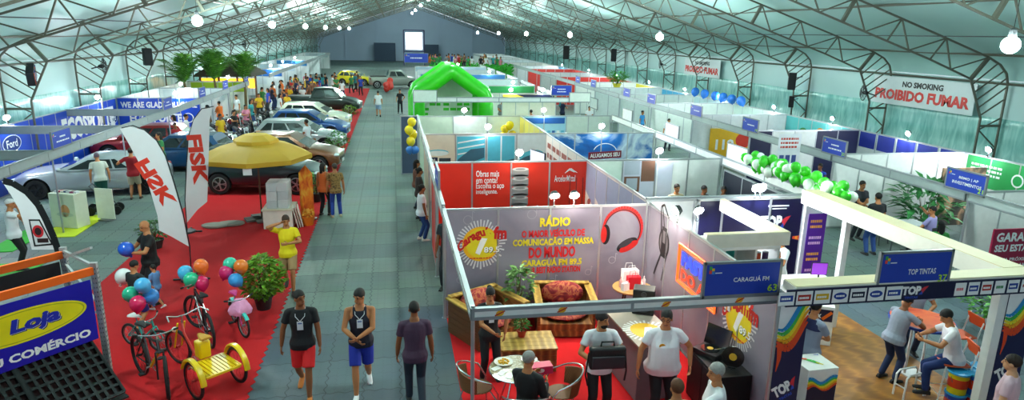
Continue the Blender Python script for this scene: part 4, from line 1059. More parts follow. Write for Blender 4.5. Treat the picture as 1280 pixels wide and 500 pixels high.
def pillar(x0, x1, nm):
    b = B(); b.box(x0, x1, 7.36, 7.42, 0, 2.36); p = b.build('pillar', M('#1a1a4a', .4), T, world=True, smooth=False)
    f2 = Fr((x0, 7.358, 0), (1, 0, 0), (0, 0, 1)); W_ = x1-x0; b = B()
    b.poly(f2, [(0, 1.86), (W_, 2.19), (W_, 2.36), (0, 2.36)], .002, 6)
    for i, mi in enumerate((1, 1, 2, 3, 4, 5)):
        pts = [(W_*t, 1.69+.075*i+.33*t+.12*math.sin(2.2+t*5+i*.25)) for t in [k/10 for k in range(11)]]; b.band(f2, pts, [.03+.04*math.sin(PI*k/10) for k in range(11)], .003+.0005*i, mi)
    pts = [(W_*.12, 1.84), (W_*.16, 1.6), (W_*.1, 1.4)]; b.band(f2, pts, [.08, .06, .01], .004, 1)
    top_logo(b, f2, W_*.5, 1.15, W_*.95, W_*.42, .006, rot=.5); b.build('wave_print', WAVE, p, world=True, smooth=False)
pillar(4.98, 5.40, 'l'); pillar(8.54, 9.02, 'r')
b = B(); b.box(8.40, 8.54, 7.37, 7.50, 0, 2.34); b.build('white_column', WHITE, T, world=True, smooth=False)
post(T, 4.95, 7.36, 2.5)
fr = Fr((5.35, 12.86, 0), (1, 0, 0), (0, 0, 1))
b = B(); b.prism(fr, [(1.08, 0), (3.6, 0), (3.6, 2.4), (1.08, 2.4)], -.02, .02); w = b.build('back_wall', NAVYP, T, world=True, smooth=False)
b = B(); a, c = fr.px(968, 277); top_logo(b, fr, a, c, .75, .3, .022); a0, c0 = fr.px(965, 258); b.rect(fr, a0-.1, a0+.4, c0, c0+.03, .022, 6); b.rect(fr, a0, a0+.35, c0-.06, c0-.04, .022, 6); a0, c0 = fr.px(998, 318)
for i, mi in enumerate((1, 2, 1)): b.band(fr, [(a0-.22+.06*i, c0+.42), (a0-.02+.05*i, c0+.40), (a0+.10+.05*i, c0+.15), (a0+.12+.05*i, c0-.2), (a0+.1+.05*i, c0-.6)], [.06, .12, .12, .1, .04], .022+.001*i, mi)
b.build('logo', WAVE, w, world=True, smooth=False)
b = B(); [b.prism(fr, [(q, 0), (q+.05, 0), (q+.05, 2.4), (q, 2.4)], .02, .03) for q in (1.06, 1.62, 2.75, 3.57)]; b.prism(fr, [(1.06, 2.36), (3.62, 2.36), (3.62, 2.41), (1.06, 2.41)], -.03, .03); b.build('frame', ALU, w, world=True, smooth=False)
b = B(); b.box(8.96, 9.40, 12.78, 12.84, 0, 2.4); b.build('white_panel', WHITE, T, world=True, smooth=False); b = B(); b.box(8.78, 8.90, 11.2, 11.32, 0, 2.34); b.build('white_column', WHITE, T, world=True, smooth=False)
# ---- signs
sign('blue sign with white lettering and a green 63 above the radio stand', (4.60, 7.74, 2.625), (1, 0, 0), [('CARAGUÁ FM', .62, .50, .48, .17)], '63')
sign('blue sign with white lettering and a green 37 above the paint stand', (6.91, 7.36, 2.80), (1, 0, 0), [('TOP TINTAS', .60, .42, .40, .17)], '37', 1.08, .48)
# red stand's sign seen nearly edge on
sign('blue sign seen nearly edge on beside the aisle end of the red stand', (.93, 14.6, 2.62), (0, -1, 0), [('', .5, .5, .4, .2)], None)
# ---- right hand row against the tent wall
RB = [8., 13., 18., 23., 28., 33., 38., 43., 48., 54., 60., 66., 72., 80., 88., 96., 104., 112.]
rcol = ['#e8ecea', '#e8ecea', '#e3e8e6', '#e6e9ea', '#e0e8e2', '#e6ece8', '#dfe9e6', '#e8ece8', '#cf2f26', '#e6eaea', '#d8403a', '#e2eaec', '#e8e8e4', '#dbe6ea', '#e8ecec', '#e2e4e8', '#e8ecec']
rlab = ['white stand at the right edge with a green header and a garnet banner', 'white stand with blue header panels behind two men in dark polo shirts', 'white stand with navy back panels behind the green and white balloons', 'stand with a teal back wall and yellow price panel along the tent wall', 'white stand with blue balloons floating over its back wall', 'white stand with a person in light blue inside', 'white stand with a small dark table, past the one with light blue shirt', 'white stand with palm leaves over its back wall', 'stand with red wall panels far along the right row', 'white stand just past the red panels', 'second stand with red wall panels, farther along the right row', 'pale blue stand far along the right row', 'cream stand far along the right row', 'pale stand behind the cream one', 'white stand near the hall end, right row', 'grey stand near the hall end, right row', 'last white stand of the right row']
for i in range(len(RB)-1):
    y0, y1 = RB[i], RB[i+1]; Rn = booth(rlab[i], (13.3, y0), 'stands along the right tent wall')
    mt = M(rcol[i], .5)
    panel_wall(Rn, (13.35, y1), (18.0, y1), mt if i not in (2,) else [NAVY, WHITE, WHITE, NAVY], 2.38, 5, 'side_wall')
    w, fr = panel_wall(Rn, (18.0, y1-.04), (18.0, y0+.06), mt, 2.38, 5, 'back_wall')
    fascia(Rn, (13.3, y1-.03), (13.3, y0+.06), 2.16, 2.38, M('#aeb8b8', .5)); post(Rn, 13.3, y1-.06, 2.4)
    b = B()
    if i in (0, 1):
        b.rect(fr, 0 if i == 0 else .12, 4.9, 1.42, 2.33, .004, 0); strokes(b, fr, .3, 1.4, 1.75, 2.15, 3, 1, .006); b.disc(fr, 1.95, 1.85, .2, .2, .006, 1); b.disc(fr, 1.95, 1.85, .15, .15, .007, 0)
        b.rect(fr, 0, .0, 0, 0, .004, 0) if 0 else None
        if i == 0: strokes(b, fr, .5, 1.8, 1.7, 2.2, 3, 1, .006); b.disc(fr, 2.8, 1.9, .2, .2, .006, 1); b.disc(fr, 2.8, 1.9, .15, .15, .007, 0)
        b.build('printed_header', [M('#1c9a4e'), SIGNWHITE, M('#2a3fa8')], w, world=True, smooth=False)
    elif i == 2:
        for k in range(5): b.rect(fr, .06+k*.99, .93+k*.99, 1.75, 2.33, .004, 0)
        b.build('printed_header', M('#27339c'), w, world=True, smooth=False)
    elif i == 3:
        b.rect(fr, 0, 4.9, .9, 2.33, .004, 0); b.disc(fr, 1.4, 1.6, .4, .35, .005, 1); b.disc(fr, 1.4, 1.6, .3, .26, .006, 2); b.disc(fr, 3.8, 1.8, .5, .3, .005, 3); b.disc(fr, 2.6, 1.9, .3, .2, .005, 4)
        b.build('printed_fruit', [M('#5fc3c6'), M('#2d8a4a'), M('#e0403a'), M('#f2f0e4'), M('#e8912a')], w, world=True, smooth=False)
    elif i == 4:
        b.rect(fr, .1, 4.8, 1.6, 2.33, .004, 0); b.build('printed_header', M('#d4e4dc'), w, world=True, smooth=False)
    elif i in (5, 6, 7, 11):
        b.rect(fr, .2, 4.7, 1.85, 2.3, .004, 0); b.build('printed_header', M(['#d0e6ea', '#40a8d8', '#e8d23a', '#3aa0d8'][(5, 6, 7, 11).index(i)]), w, world=True, smooth=False)
for y, tx, num, lab in ((13.15, [('BEMO | AP', .58, .62, .5, .17), ('INVESTIMENTOS', .55, .36, .75, .16)], '21', 'blue two-line sign with a green 21 on the right beam'), (18.0, [('', .55, .62, .34, .15), ('', .55, .36, .56, .15)], '20', 'blue two-line sign with a green 20 above the red extinguisher'), (22.95, [('', .55, .5, .45, .15)], '19', 'blue one-line sign with a green 19 near the yellow price panel'), (27.6, [('', .55, .5, .5, .15)], None, 'blue sign on the right beam below the blue balloons'), (32.9, [('', .55, .5, .45, .15)], None, 'blue sign on the right beam, fifth from the near end'), (36.7, [('', .55, .5, .45, .15)], None, 'blue sign on the right beam, sixth from the near end'), (43.3, [('', .55, .5, .45, .15)], None, 'blue sign on the right beam, seventh from the near end'), (47.2, [('', .55, .5, .45, .15)], None, 'blue sign on the right beam, eighth from the near end')):
    sign(lab, (13.27, y-.05, 2.60), (0, -1, 0), tx, num)
for y, lab in ((16.8, 'white back of a sign board above the start of the balloon garland'), (21.3, 'white back of a sign board, second along the inner beam'), (25.8, 'white back of a sign board, third along the inner beam'), (30.5, 'white back of a sign board, fourth along the inner beam')):
    sign(lab, (9.43, y, 2.62), (0, 1, 0), [('', .5, .5, .4, .2)], None, group='boards seen from behind')
# ---- farther stands of the middle block
fcol = [('#e9e2d0', '#f0d63a', 'cream stand with a yellow and navy header behind the green arch'), ('#dfe9dc', '#2f9f55', 'pale stand with a green header beyond the green arch'), ('#e8ecec', '#d8e8ea', 'white stand beyond the green header'), ('#e4ece8', '#3a7fc0', 'white stand with a blue header far along the middle block'), ('#e8ecee', '#c9d6da', 'pale grey stand far along the middle block'), ('#e6eae8', '#b0c8d8', 'stand with a grey-blue header far along the middle block')]
for i, y in enumerate((38., 44., 50., 56., 62., 68.)):
    c1, c2, lb = fcol[i]; Fb = booth(lb, (5.9, y), 'stands far along the middle block')
    x0 = 6.2 if i < 2 else 2.2
    w, fr = panel_wall(Fb, (x0, y), (9.4, y), M(c1, .5), 2.4, 4 if i < 2 else 7, 'back_wall'); fascia(Fb, (9.4, y+5), (9.4, y), 2.2, 2.42)
    b = B(); b.prism(fr, [(.05, 1.9), (9.4-x0-.05, 1.9), (9.4-x0-.05, 2.34), (.05, 2.34)], .003, .012, 0)
    if i == 0: b.poly(fr, [(.8, 2.34), (3.1, 2.34), (3.1, 1.95), (2.0, 2.0)], .014, 1)
    b.build('printed_header', [M(c2, .5), NAVY], w, world=True, smooth=False)
    panel_wall(Fb, (9.36, y+5), (9.36, y+.1), M(c1, .5), 2.15, 5, 'side_wall')
sign('blue sign over the middle block in front of the green header', (8.55, 33.4, 2.98), (1, 0, 0), [('', .5, .62, .4, .15), ('', .5, .36, .45, .15)], None, 1.05, .5)
sign('small blue sign hanging beside the projection screen', (2.6, 76., 2.9), (1, 0, 0), [('', .5, .5, .5, .2)], None, 2.6, 1.0)
# ---- left row: blue car-maker stand, then white ones
FB = booth('blue car maker stand with white lettering along the left tent wall', (-9.4, 20.), 'stands along the left tent wall')
FORD = M('#0f48c8', .4, vary=.06)
w, fr = panel_wall(FB, (-13.3, 17.), (-13.3, 35.), FORD, 2.4, 18, 'back_wall')
b = B(); b.text(fr, 'ECOSPORTE', 15.0, 1.6, 5.2, .95, .006, 0, bold=.05)
for a, c in ((8.7, 1.7), (17.4, 1.5)):
    b.disc(fr, a, c, .6, .3, .004, 0); b.disc(fr, a, c, .56, .27, .005, 1); b.text(fr, 'Ford', a, c, .7, .28, .007, 0)
b.build('lettering', [SIGNWHITE, M('#0c2f80')], w, world=True, smooth=False)
w, fr = panel_wall(FB, (-13.3, 35.2), (-9.5, 35.2), FORD, 2.4, 4, 'end_wall')
b = B(); b.text(fr, 'WE ARE GLAD YOU CAME', 1.9, 2.05, 3.5, .3, .005, 0, bold=.04); b.text(fr, 'ECOSPORTE', 1.7, 1.4, 2.4, .42, .005, 0, bold=.04); b.text(fr, 'VERDÍV', 2.5, .85, 1.6, .3, .005, 0, bold=.04); b.disc(fr, 3.2, 1.4, .25, .25, .005, 0); b.disc(fr, 3.2, 1.4, .2, .2, .006, 1); b.build('lettering', [SIGNWHITE, FORD], w, world=True, smooth=False)
GF = M('#9aa3a6', .5)
fascia(FB, (-9.4, 14.), (-9.4, 35.2), 2.16, 2.4, GF)
for y in (20., 25., 30.): fascia(FB, (-13.3, y), (-9.4, y), 2.16, 2.4, GF); post(FB, -9.4, y)
LB = [35.3, 41., 46.5, 54., 62., 70., 80., 92., 106.]
lcol = ['#eef2f0', '#f2f2ea', '#c88a2a', '#e8eef0', '#e4ecee', '#eceef0', '#e8ecee', '#e6eaec']
llab = ['brightly lit white stand next to the blue car maker stand', 'white stand with a lime and red counter print, left row', 'stand with an amber lit shelf below the palms, left row', 'pale stand behind the amber one, left row', 'white stand where the crowd gathers, left row', 'white stand past the crowd, left row', 'white stand near the hall end, left row', 'last white stand of the left row']
for i in range(len(LB)-1):
    if i == 2: continue
    y0, y1 = LB[i], LB[i+1]; Ln = booth(llab[i], (-9.4, y0), 'stands along the left tent wall'); mt = M(lcol[i], .5)
    w, fr = panel_wall(Ln, (-13.2, y1), (-9.5, y1), mt, 2.4, 4, 'side_wall'); panel_wall(Ln, (-13.2, y0+.06), (-13.2, y1-.04), mt, 2.4, 6, 'back_wall')
    fascia(Ln, (-9.4, y0+.06), (-9.4, y1-.03), 2.16, 2.4, GF); post(Ln, -9.4, y1-.06)
    b = B(); b.rect(fr, .2, 3.5, 1.7, 2.3, .004, 0); b.rect(fr, .5, 2.2, 1.0, 1.5, .004, 1); b.build('printed_header', [M(['#dfe8e8', '#b5d02a', '#e8a020', '#2a6fc0', '#c9dce8', '#3a8ac8', '#d8e0e0', '#c8d8e0'][i]), M(['#e8f0f0', '#d83a3a', '#f0c040', '#e0e8f0', '#40a0c0', '#e8e8e8', '#60a0d0', '#e0e0e0'][i])], w, world=True, smooth=False)
for y, nm, lab in ((20.6, 'FIAT', 'blue sign over the silver coupe'), (29.9, 'MOTOS', 'blue sign over the slogan wall of the blue stand'), (35.2, 'MOTOS', 'blue sign at the corner of the bright white stand'), (40.0, 'PRAIA', 'blue sign past the bright white stand'), (45.6, 'BIKE', 'blue sign nearest the crowd on the left beam')):
    sign(lab, (-9.37, y, 2.66), (0, 1, 0), [('', .55, .62, .3, .16), ('', .55, .36, .7, .14)], None)
# ------------------------------------------------------------------ flags, rack and things on the red carpet
def px_fr(fr, pts): return [fr.px(x, y) for x, y in pts]
def plane_y(y): return Fr((0, y, 0), (1, 0, 0), (0, 0, 1))
def feather_flag(label, y, outline, pole, base, letters, mirror=False, cloth='#e6e6ea', ink='#e0341c', rot=0, border=None):
    fr = plane_y(y); t = thing('feather_flag', label, 'flag', (base[0], y, 0), 0); t['_o'] = (base[0], y, 0)
    cm = M(cloth, .6, vary=.04, bump=.15, bscale=3)
    b = B(); b.prism(fr, px_fr(fr, outline), -.004, .004); c = b.build('cloth', cm, t, world=True, smooth=False)
    if border:
        b = B(); b.band(fr, px_fr(fr, border), .13, .006); b.build('border', BLACK, c, world=True, smooth=False)
    pp = px_fr(fr, pole); b = B(); b.tube([fr.p(a, z, -.012) for a, z in pp]+[V((base[0], y, .05))], .014, 8); b.build('pole', M('#22252a', .4, .3), t, world=True)
    b = B(); b.lathe([(.03, .0), (.24, .0), (.22, .05), (.03, .06)], (base[0], y, .012), 20); b.bar((base[0]-.4, y, .03), (base[0]+.4, y, .03), .04); b.bar((base[0], y-.4, .03), (base[0], y+.4, .03), .04); b.build('base', BLACK, t, world=True)
    if letters:
        b = B()
        for s_, x, yy, w, h in letters:
            a, z = fr.px(x, yy); k = (D(x+1, yy, y)-D(x, yy, y)).length
            b.text(fr, s_, a, z, w*k, h*k, .008, 0, rot=rot, mirror=mirror, bold=.05)
        b.build('lettering', M(ink, .5), c, world=True, smooth=False)
    return t, c, fr
b1 = G(240, 350); b2 = G(234, 291)
feather_flag('white feather flag with red lettering seen from behind, on the open red carpet', 15.7, [(150, 161), (163, 158), (180, 163), (195, 176), (206, 195), (217, 230), (228, 268), (236, 308), (215, 296), (199, 288), (197, 270), (186, 232), (172, 200), (160, 178)], [(152, 160), (166, 157), (182, 163), (196, 176), (207, 195), (218, 230), (229, 268), (237, 308)], b1,
             [('FISK', 195, 229, 70, 20)], True, rot=R(117))
feather_flag('white feather flag with red lettering, the taller one nearer the dark car', 19.7, [(266, 134), (262, 150), (261, 190), (259, 252), (247, 262), (234, 278), (232, 250), (234, 205), (236, 172), (242, 150), (252, 137)], [(267, 133), (252, 136), (242, 149), (235, 172), (233, 205), (231, 250), (233, 278)], b2,
             [('FISK', 247, 200, 68, 19)], False, rot=R(-87))
t, c, fr = feather_flag('pale teardrop flag with a red and black badge, behind the orange rack', 14.0, [(2, 226), (14, 229), (32, 240), (46, 256), (57, 275), (66, 296), (72, 312), (60, 312), (40, 312), (33, 290), (24, 262), (14, 244)], [(2, 226), (16, 228), (34, 239), (48, 255), (59, 274), (68, 296), (74, 316)], D(76, 322, 14.0), None, border=[(4, 226), (16, 229), (34, 240), (48, 256), (58, 275), (67, 296), (73, 314)])
b = B(); q = px_fr(fr, [(36, 274), (50, 274), (67, 306), (43, 308)])
b.poly(fr, q, .010, 0); q2 = px_fr(fr, [(38, 276), (49, 276), (64, 304), (45, 306)]); b.poly(fr, q2, .012, 1)
a, z = fr.px(48, 289); b.disc(fr, a, z, .10, .13, .014, 2); b.disc(fr, a, z, .06, .08, .016, 3); a, z = fr.px(54, 300); b.rect(fr, a-.1, a+.1, z-.05, z+.04, .016, 3)
b.build('badge', [BLACK, M('#d8d8dc'), M('#c8202c'), M('#2a1014')], c, world=True, smooth=False)

# pallet rack with a banner and black crates
RO = V((-4.40, 10.07, 0)); du = V((math.cos(R(229)), math.sin(R(229)), 0)); dd = V((math.cos(R(133)), math.sin(R(133)), 0)); Lr = 3.2; Dr = 1.12
t = thing('pallet_rack', 'orange and grey pallet rack hung with a blue advertising banner', 'shelving', tuple(RO)); GALV = M('#b9bdbf', .4, .5, vary=.15)
for u_ in (0, Lr):
    for d_ in (0, Dr):
        p = RO+du*u_+dd*d_; b = B(); b.bar(p+V((0, 0, 0)), p+V((0, 0, 2.42)), .085, .07); q = b.build('upright', GALV, t, world=True, smooth=False)
        b = B()
        for k in range(32):
            for sx in (-.018, .018):
                for nn, off in ((-dd, .0), (dd, 0), (-du, 0), (du, 0)):
                    fr = Fr(p+nn*.0435+V((0, 0, .1+k*.072)), V((0, 0, 1)).cross(nn), (0, 0, 1)); b.disc(fr, sx, 0, .009, .017, .001, 0, 6)
        b.build('holes', M('#4a4e52', .6), q, world=True, smooth=False)
    b = B()
    for k in range(5):
        z = .25+k*.5; a0, a1 = (0, Dr) if k % 2 else (Dr, 0); b.bar(RO+du*u_+dd*a0+V((0, 0, z)), RO+du*u_+dd*a1+V((0, 0, z+.4)), .035)
    b.bar(RO+du*u_+V((0, 0, 2.36)), RO+du*u_+dd*Dr+V((0, 0, 2.36)), .04); b.build('frame_bracing', GALV, t, world=True, smooth=False)
OR = M('#f2660c', .45)
for d_ in (0, Dr):
    for z in ((2.30,) if d_ == 0 else (2.30, 1.30)):
        b = B(); b.bar(RO+dd*d_+V((0, 0, z)), RO+dd*d_+du*Lr+V((0, 0, z)), .05, .12); b.build('beam', OR, t, world=True, smooth=False, bevel=.006)
fr = Fr(RO-dd*.055+du*Lr, -du, (0, 0, 1))
b = B(); (a0, c0), (a1, c1) = fr.px(110, 345), fr.px(122, 432); a1 = Lr-.12; ztop = 2.20; zbot = c1; print('banner', a0, c0, a1, c1)
zbot = 1.27
b.prism(fr, [(.1, zbot), (Lr-.10, zbot), (Lr-.10, ztop), (.1, ztop)], -.006, .006); bn = tag(b.build('banner', M('#1414a8', .4, vary=.04)), 'blue banner with a yellow oval and white capitals hung on the orange rack', 'banner')
fr2 = Fr(fr.o+fr.n*.006, fr.u, fr.v); hb = ztop-zbot
b = B(); e = fr2.px(6, 408); b.disc(fr2, Lr-1.02, zbot+hb*.60, .82, .235, .003, 0, 48); b.disc(fr2, Lr-1.02, zbot+hb*.60, .79, .21, .0035, 5, 48); b.disc(fr2, Lr-1.02, zbot+hb*.60, .77, .195, .004, 0, 48)
for dx, dz, mi, o_ in ((.018, -.02, 4, .005), (.008, -.008, 3, .006), (0, 0, 1, .008)):
    b.text(fr2, 'Loja', Lr-.86+dx, zbot+hb*.60+dz, .62, .25, o_, mi, bold=.05, warp=lambda x, y, X_, Y_: (X_+Y_*.25, Y_))
b.text(fr2, 'SEU COMÉRCIO', Lr-.92, zbot+hb*.17, 1.45, .15, .005, 2, bold=.04)
b.build('lettering', [M('#f2e412', .45), M('#1e2fb0', .4), SIGNWHITE, M('#c9cfe0', .4), M('#0a1250', .4), M('#b8b814')], bn, smooth=False)
b = B(); b.prism(Fr(RO+dd*(Dr-.06)+du*Lr, -du, (0, 0, 1)), [(.1, 1.95), (Lr-.1, 1.95), (Lr-.1, 2.22), (.1, 2.22)], -.008, .008); tag(b.build('cloth', M('#14151a', .8)), 'black cloth stretched behind the rear beam of the orange rack', 'cloth')
def crate(label, o, L_, W_, H_, group):
    t = thing('plastic_crate', label, 'crate', tuple(o), math.atan2(-du.y, -du.x), group); t.rotation_euler.x = R(-38) if (Mx.Rotation(t.rotation_euler.z, 3, 'Z') @ V((0, 1, 0))).dot(dd) < 0 else R(38); b = B(); CB = M('#0d0e12', .35)
    nx, ny = 9, 7; x0, y0 = -L_/2, -W_/2
    for i in range(nx+1): b.box(x0+i*L_/nx-.02, x0+i*L_/nx+.02, y0, -y0, H_-.03, H_)
    for j in range(ny+1): b.box(x0, -x0, y0+j*W_/ny-.02, y0+j*W_/ny+.02, H_-.03, H_-.002)
    b.build('lattice', CB, t, smooth=False); b = B()
    for (p, q, r, s_) in ((x0, -x0, y0, y0+.02), (x0, -x0, -y0-.02, -y0), (x0, x0+.02, y0, -y0), (-x0-.02, -x0, y0, -y0)): b.box(p, q, r, s_, 0, H_)
    b.build('sides', CB, t, smooth=False); b = B(); b.box(x0, -x0, y0, -y0, 0, .015); b.build('bottom', M('#3a0c10', .6), t, smooth=False)
for k, lb in enumerate(('black lattice crate at the end of the rack shelf', 'black lattice crate, second from the end of the rack shelf', 'black lattice crate, third from the end of the rack shelf')):
    crate(lb, RO+du*(.66+1.02*k)-dd*.36+V((0, 0, .92)), .98, .98, .08, 'black crates on the orange rack')
b = B(); fr = Fr(RO+V((0, 0, .55)), du, dd); b.prism(fr, [(.06, -.75), (Lr-.06, -.75), (Lr-.06, Dr-.04), (.06, Dr-.04)], .0, .03); o = b.build('shelf_board', M('#1a1b1e', .7), smooth=False); tag(o, 'black shelf board under the tilted crates of the orange rack', 'shelf')

# plants
def leafy(label, loc, h=1.2, r=.45, n=260, pot=('#1b1c1f', .2, .3), col='#4f7d22', leaf=.10, seed=1, name='potted_plant', group=None, upright=False):
    rr = random.Random(seed); t = thing(name, label, 'plant', loc, 0, group); ph = pot[2] if pot else 0
    if pot:
        b = B(); pr = pot[1]; b.lathe([(pr*.7, 0), (pr*.98, ph), (pr*1.06, ph), (pr*1.06, ph-.03), (pr*.9, ph-.03), (.0, ph-.05)], n=22); b.build('pot', M(pot[0], .5), t)
    stems = B(); fol = B()
    for k in range(9):
        g = rr.uniform(0, 2*PI); q = V((math.cos(g)*r*.5*rr.random(), math.sin(g)*r*.5*rr.random(), ph+(h-ph)*rr.uniform(.5, .9))); stems.tube([(0, 0, ph*.7), q*.5+V((0, 0, ph*.5)), q], [.014, .01, .004], 5)
    stems.build('stems', M('#5b4a26', .8), t)
    for i in range(n):
        g = rr.uniform(0, 2*PI); z = rr.random(); k = math.sin(PI*min(1, .12+z*.86))**.6*r*(rr.random()**.45)
        if upright: k *= .3+.9*z
        c = V((math.cos(g)*k, math.sin(g)*k, ph+.02+(h-ph)*z)); d = V((math.cos(g+rr.uniform(-.7, .7)), math.sin(g+rr.uniform(-.7, .7)), rr.uniform(-.35, .8))).normalized()
        s_ = d.cross(V((0, 0, 1))).normalized(); L_ = leaf*rr.uniform(.7, 1.3); w = L_*(.28 if not upright else .16); up = s_.cross(d)
        fol.add([c, c+d*L_*.5+s_*w+up*.01, c+d*L_-up*L_*.15, c+d*L_*.5-s_*w+up*.01, c+d*L_*.5-up*.012], [(0, 4, 1), (1, 4, 2), (2, 4, 3), (3, 4, 0)])
    m = ramp_mat('leaf', 'noise', [(.3, tuple(x*.55 for x in lin(col))), (.5, col), (.75, tuple(min(1, x*1.8+.03) for x in lin(col)))], .5, (3, 3, 3), 3.)
    fol.build('foliage', m, t); return t
leafy('bushy green potted shrub at the edge of the red carpet by the aisle', (-2.83, 13.75, .012), 1.12, .44, 900, seed=3, col='#6a9a20', leaf=.13)
leafy('leafy potted plant between the two wooden armchairs', (2.40, 12.3, .012), 1.18, .30, 200, ('#c9a27c', .17, .38), '#4d7a38', .15, 4)
leafy('tiny red potted plant on the wooden coffee table', (2.18, 10.78, .462), .34, .13, 120, ('#a8261c', .085, .13), '#3f7a2a', .06, 5)
leafy('dark green potted palm in the corner of the white stand on the right', (15.6, 16.6, 0), 1.75, .95, 240, ('#35383a', .25, .35), '#2f7a3a', .5, 6, upright=True)
leafy('potted shrub at the nose of the silver car', (-2.66, 31.9, .012), 1.1, .55, 320, ('#2a2c2c', .2, .3), '#3f8a26', .13, 7, group='shrubs along the car row')
leafy('potted shrub at the nose of the dark car under the umbrella', (-2.72, 23.0, .012), .95, .45, 240, ('#2a2c2c', .2, .3), '#4f8a26', .12, 8, group='shrubs along the car row')
leafy('potted shrub between the white car and the black pickup', (-2.9, 45.2, .012), .9, .5, 200, ('#2a2c2c', .2, .3), '#6f9a26', .13, 9, group='shrubs along the car row')
leafy('low green shrub beside the taller feather flag', (-6.4, 18.3, .0), .7, .4, 200, ('#2a2c2c', .2, .25), '#3a6a2a', .12, 10)
leafy('green hedge plant behind the paint stand table', (12.2, 10.6, 0), 1.0, .7, 320, ('#35383a', .25, .3), '#3f7a22', .16, 11)
leafy('green plant on the wall of a far right stand', (14.9, 43.2, 2.38), .95, .9, 200, ('#e0d23a', .3, .25), '#3f9a2a', .35, 12, upright=True)
leafy('small plant on the counter of the red panelled stand', (1.9, 14.8, 1.0), .34, .26, 120, ('#3a3020', .1, .1), '#2f6a2a', .1, 13)
def palm(label, loc, h, r, n, seed):
    rr = random.Random(seed); t = thing('potted_palm', label, 'palm', loc, 0, 'palms over the amber lit stand'); b = B(); b.lathe([(.28, 0), (.34, .5), (.36, .5), (.3, .45), (0, .44)], n=18); b.build('pot', M('#4a3a2a'), t)
    b = B(); b.tube([(0, 0, .4), (.05, .03, h*.4), (0, 0, h*.54)], [.1, .085, .06], 8); b.build('trunk', M('#6a5638', .9, bump=.5), t)
    f = B(); top = V((0, 0, h*.52))
    for i in range(n):
        g = 2*PI*i/n*2.4+rr.uniform(-.3, .3); el = rr.uniform(.9, 1.5); L_ = r*rr.uniform(.8, 1.15); dx, dy = math.cos(g), math.sin(g); pts = []
        for k in range(9):
            s_ = k/8; pts.append(top+V((dx*math.cos(el)*L_*s_, dy*math.cos(el)*L_*s_, math.sin(el)*L_*s_-L_*.30*s_**3)))
        f.tube(pts, [.018*(1-.7*k/8) for k in range(9)], 4)
        for k in range(1, 8):
            d = (pts[k+1]-pts[k-1]).normalized(); sd = d.cross(V((0, 0, 1))).normalized()
            for sg in (1, -1):
                for q in (0, .5):
                    c = pts[k].lerp(pts[k+1], q); ll = L_*.30*math.sin(PI*(.12+.8*k/8)); e = c+sd*sg*ll*.8+d*ll*.55-V((0, 0, ll*.3)); w = d*.035
                    f.add([c-w, c+w, e+w*.2, e-w*.2], [(0, 1, 2, 3)])
    f.build('fronds', ramp_mat('frond', 'noise', [(.3, '#1f4a16'), (.6, '#4f8a22'), (.8, '#8aba3a')], .5, (1, 1, 1), 3.), t)
for lb, x, y, h, r, n, sd in (('palm with upright fronds nearest the side wall', 228, 42.8, 4.8, 2.3, 22, 1), ('dark palm in the middle of the three above the amber stand', 266, 43.8, 5.0, 2.4, 26, 2), ('palm with bright fronds, farthest of the three from the side wall', 303, 45.2, 4.9, 2.3, 22, 3)):
    p = D(x, 80, y); palm(lb, (p.x, y, 0), h, r, n, sd)

# patio umbrella beside the dark car
t = thing('patio_umbrella', 'mustard yellow two-tier patio umbrella over the nose of the dark car', 'umbrella', (-4.15, 20.9, .012)); YU = M('#c79a22', .7, vary=.06); Rr = 1.62
def canopy(b, R0, z0, R1, z1, n=8):
    ring = lambda r, z, k=0: [(r*math.cos(2*PI*i/n+k), r*math.sin(2*PI*i/n+k), z) for i in range(n)]
    o = ring(R0, z0); i_ = ring(R1, z1); m_ = [tuple((V(a)*.5+V(c)*.5)+V((0, 0, .05))) for a, c in zip(o, i_)]; fl = ring(R0*1.0, z0-.13)
    b.loft([fl, o, m_, i_], caps=False); b.loft([[(x*.985, y*.985, z-.012) for x, y, z in r] for r in (fl, o, m_, i_)], caps=False)
b = B(); canopy(b, Rr, 2.06, .42, 2.50); b.build('canopy', YU, t, angle=15)
b = B(); canopy(b, .66, 2.52, .03, 2.72); b.build('top_tier', M('#d2a62a', .7, vary=.06), t, angle=15)
b = B(); b.tube([(0, 0, 0), (0, 0, 2.74)], .024, 10); b.build('pole', M('#5a3a20', .5), t)
b = B()
for i in range(8): g = 2*PI*i/8; b.tube([(0, 0, 2.46), (Rr*.98*math.cos(g), Rr*.98*math.sin(g), 2.03)], .012, 5)
b.build('ribs', M('#6a4a2a', .6), t)
b = B()
for i in range(4): g = 2*PI*i/4+.4; b.obox((.26*math.cos(g), .26*math.sin(g), .03), (.46, .46, .06), (0, 0, g))
b.build('base', M('#6d6c68', .9), t)
b = B(); b.box(-.12, .12, -Rr*.93-.012, -Rr*.93, 1.72, 1.98); b.build('price_tag', M('#e8e8ec', .5), t)
# stone weights with grey slabs near the flag
for k, (x, y, lb) in enumerate(((-5.35, 20.2, 'grey stone slab lying by the taller feather flag'), (-4.95, 20.35, 'grey stone slab lying nearer the umbrella'))):
    b = B(); b.lathe([(.30, 0), (.34, .03), (.33, .07), (.0, .075)], (x, y, .012), 10, sx=1.2, sy=.8); tag(b.build('stone_slab', M('#8d8a80', .9, bump=.3, bscale=8)), lb, 'slab', 'stone slabs on the carpet')
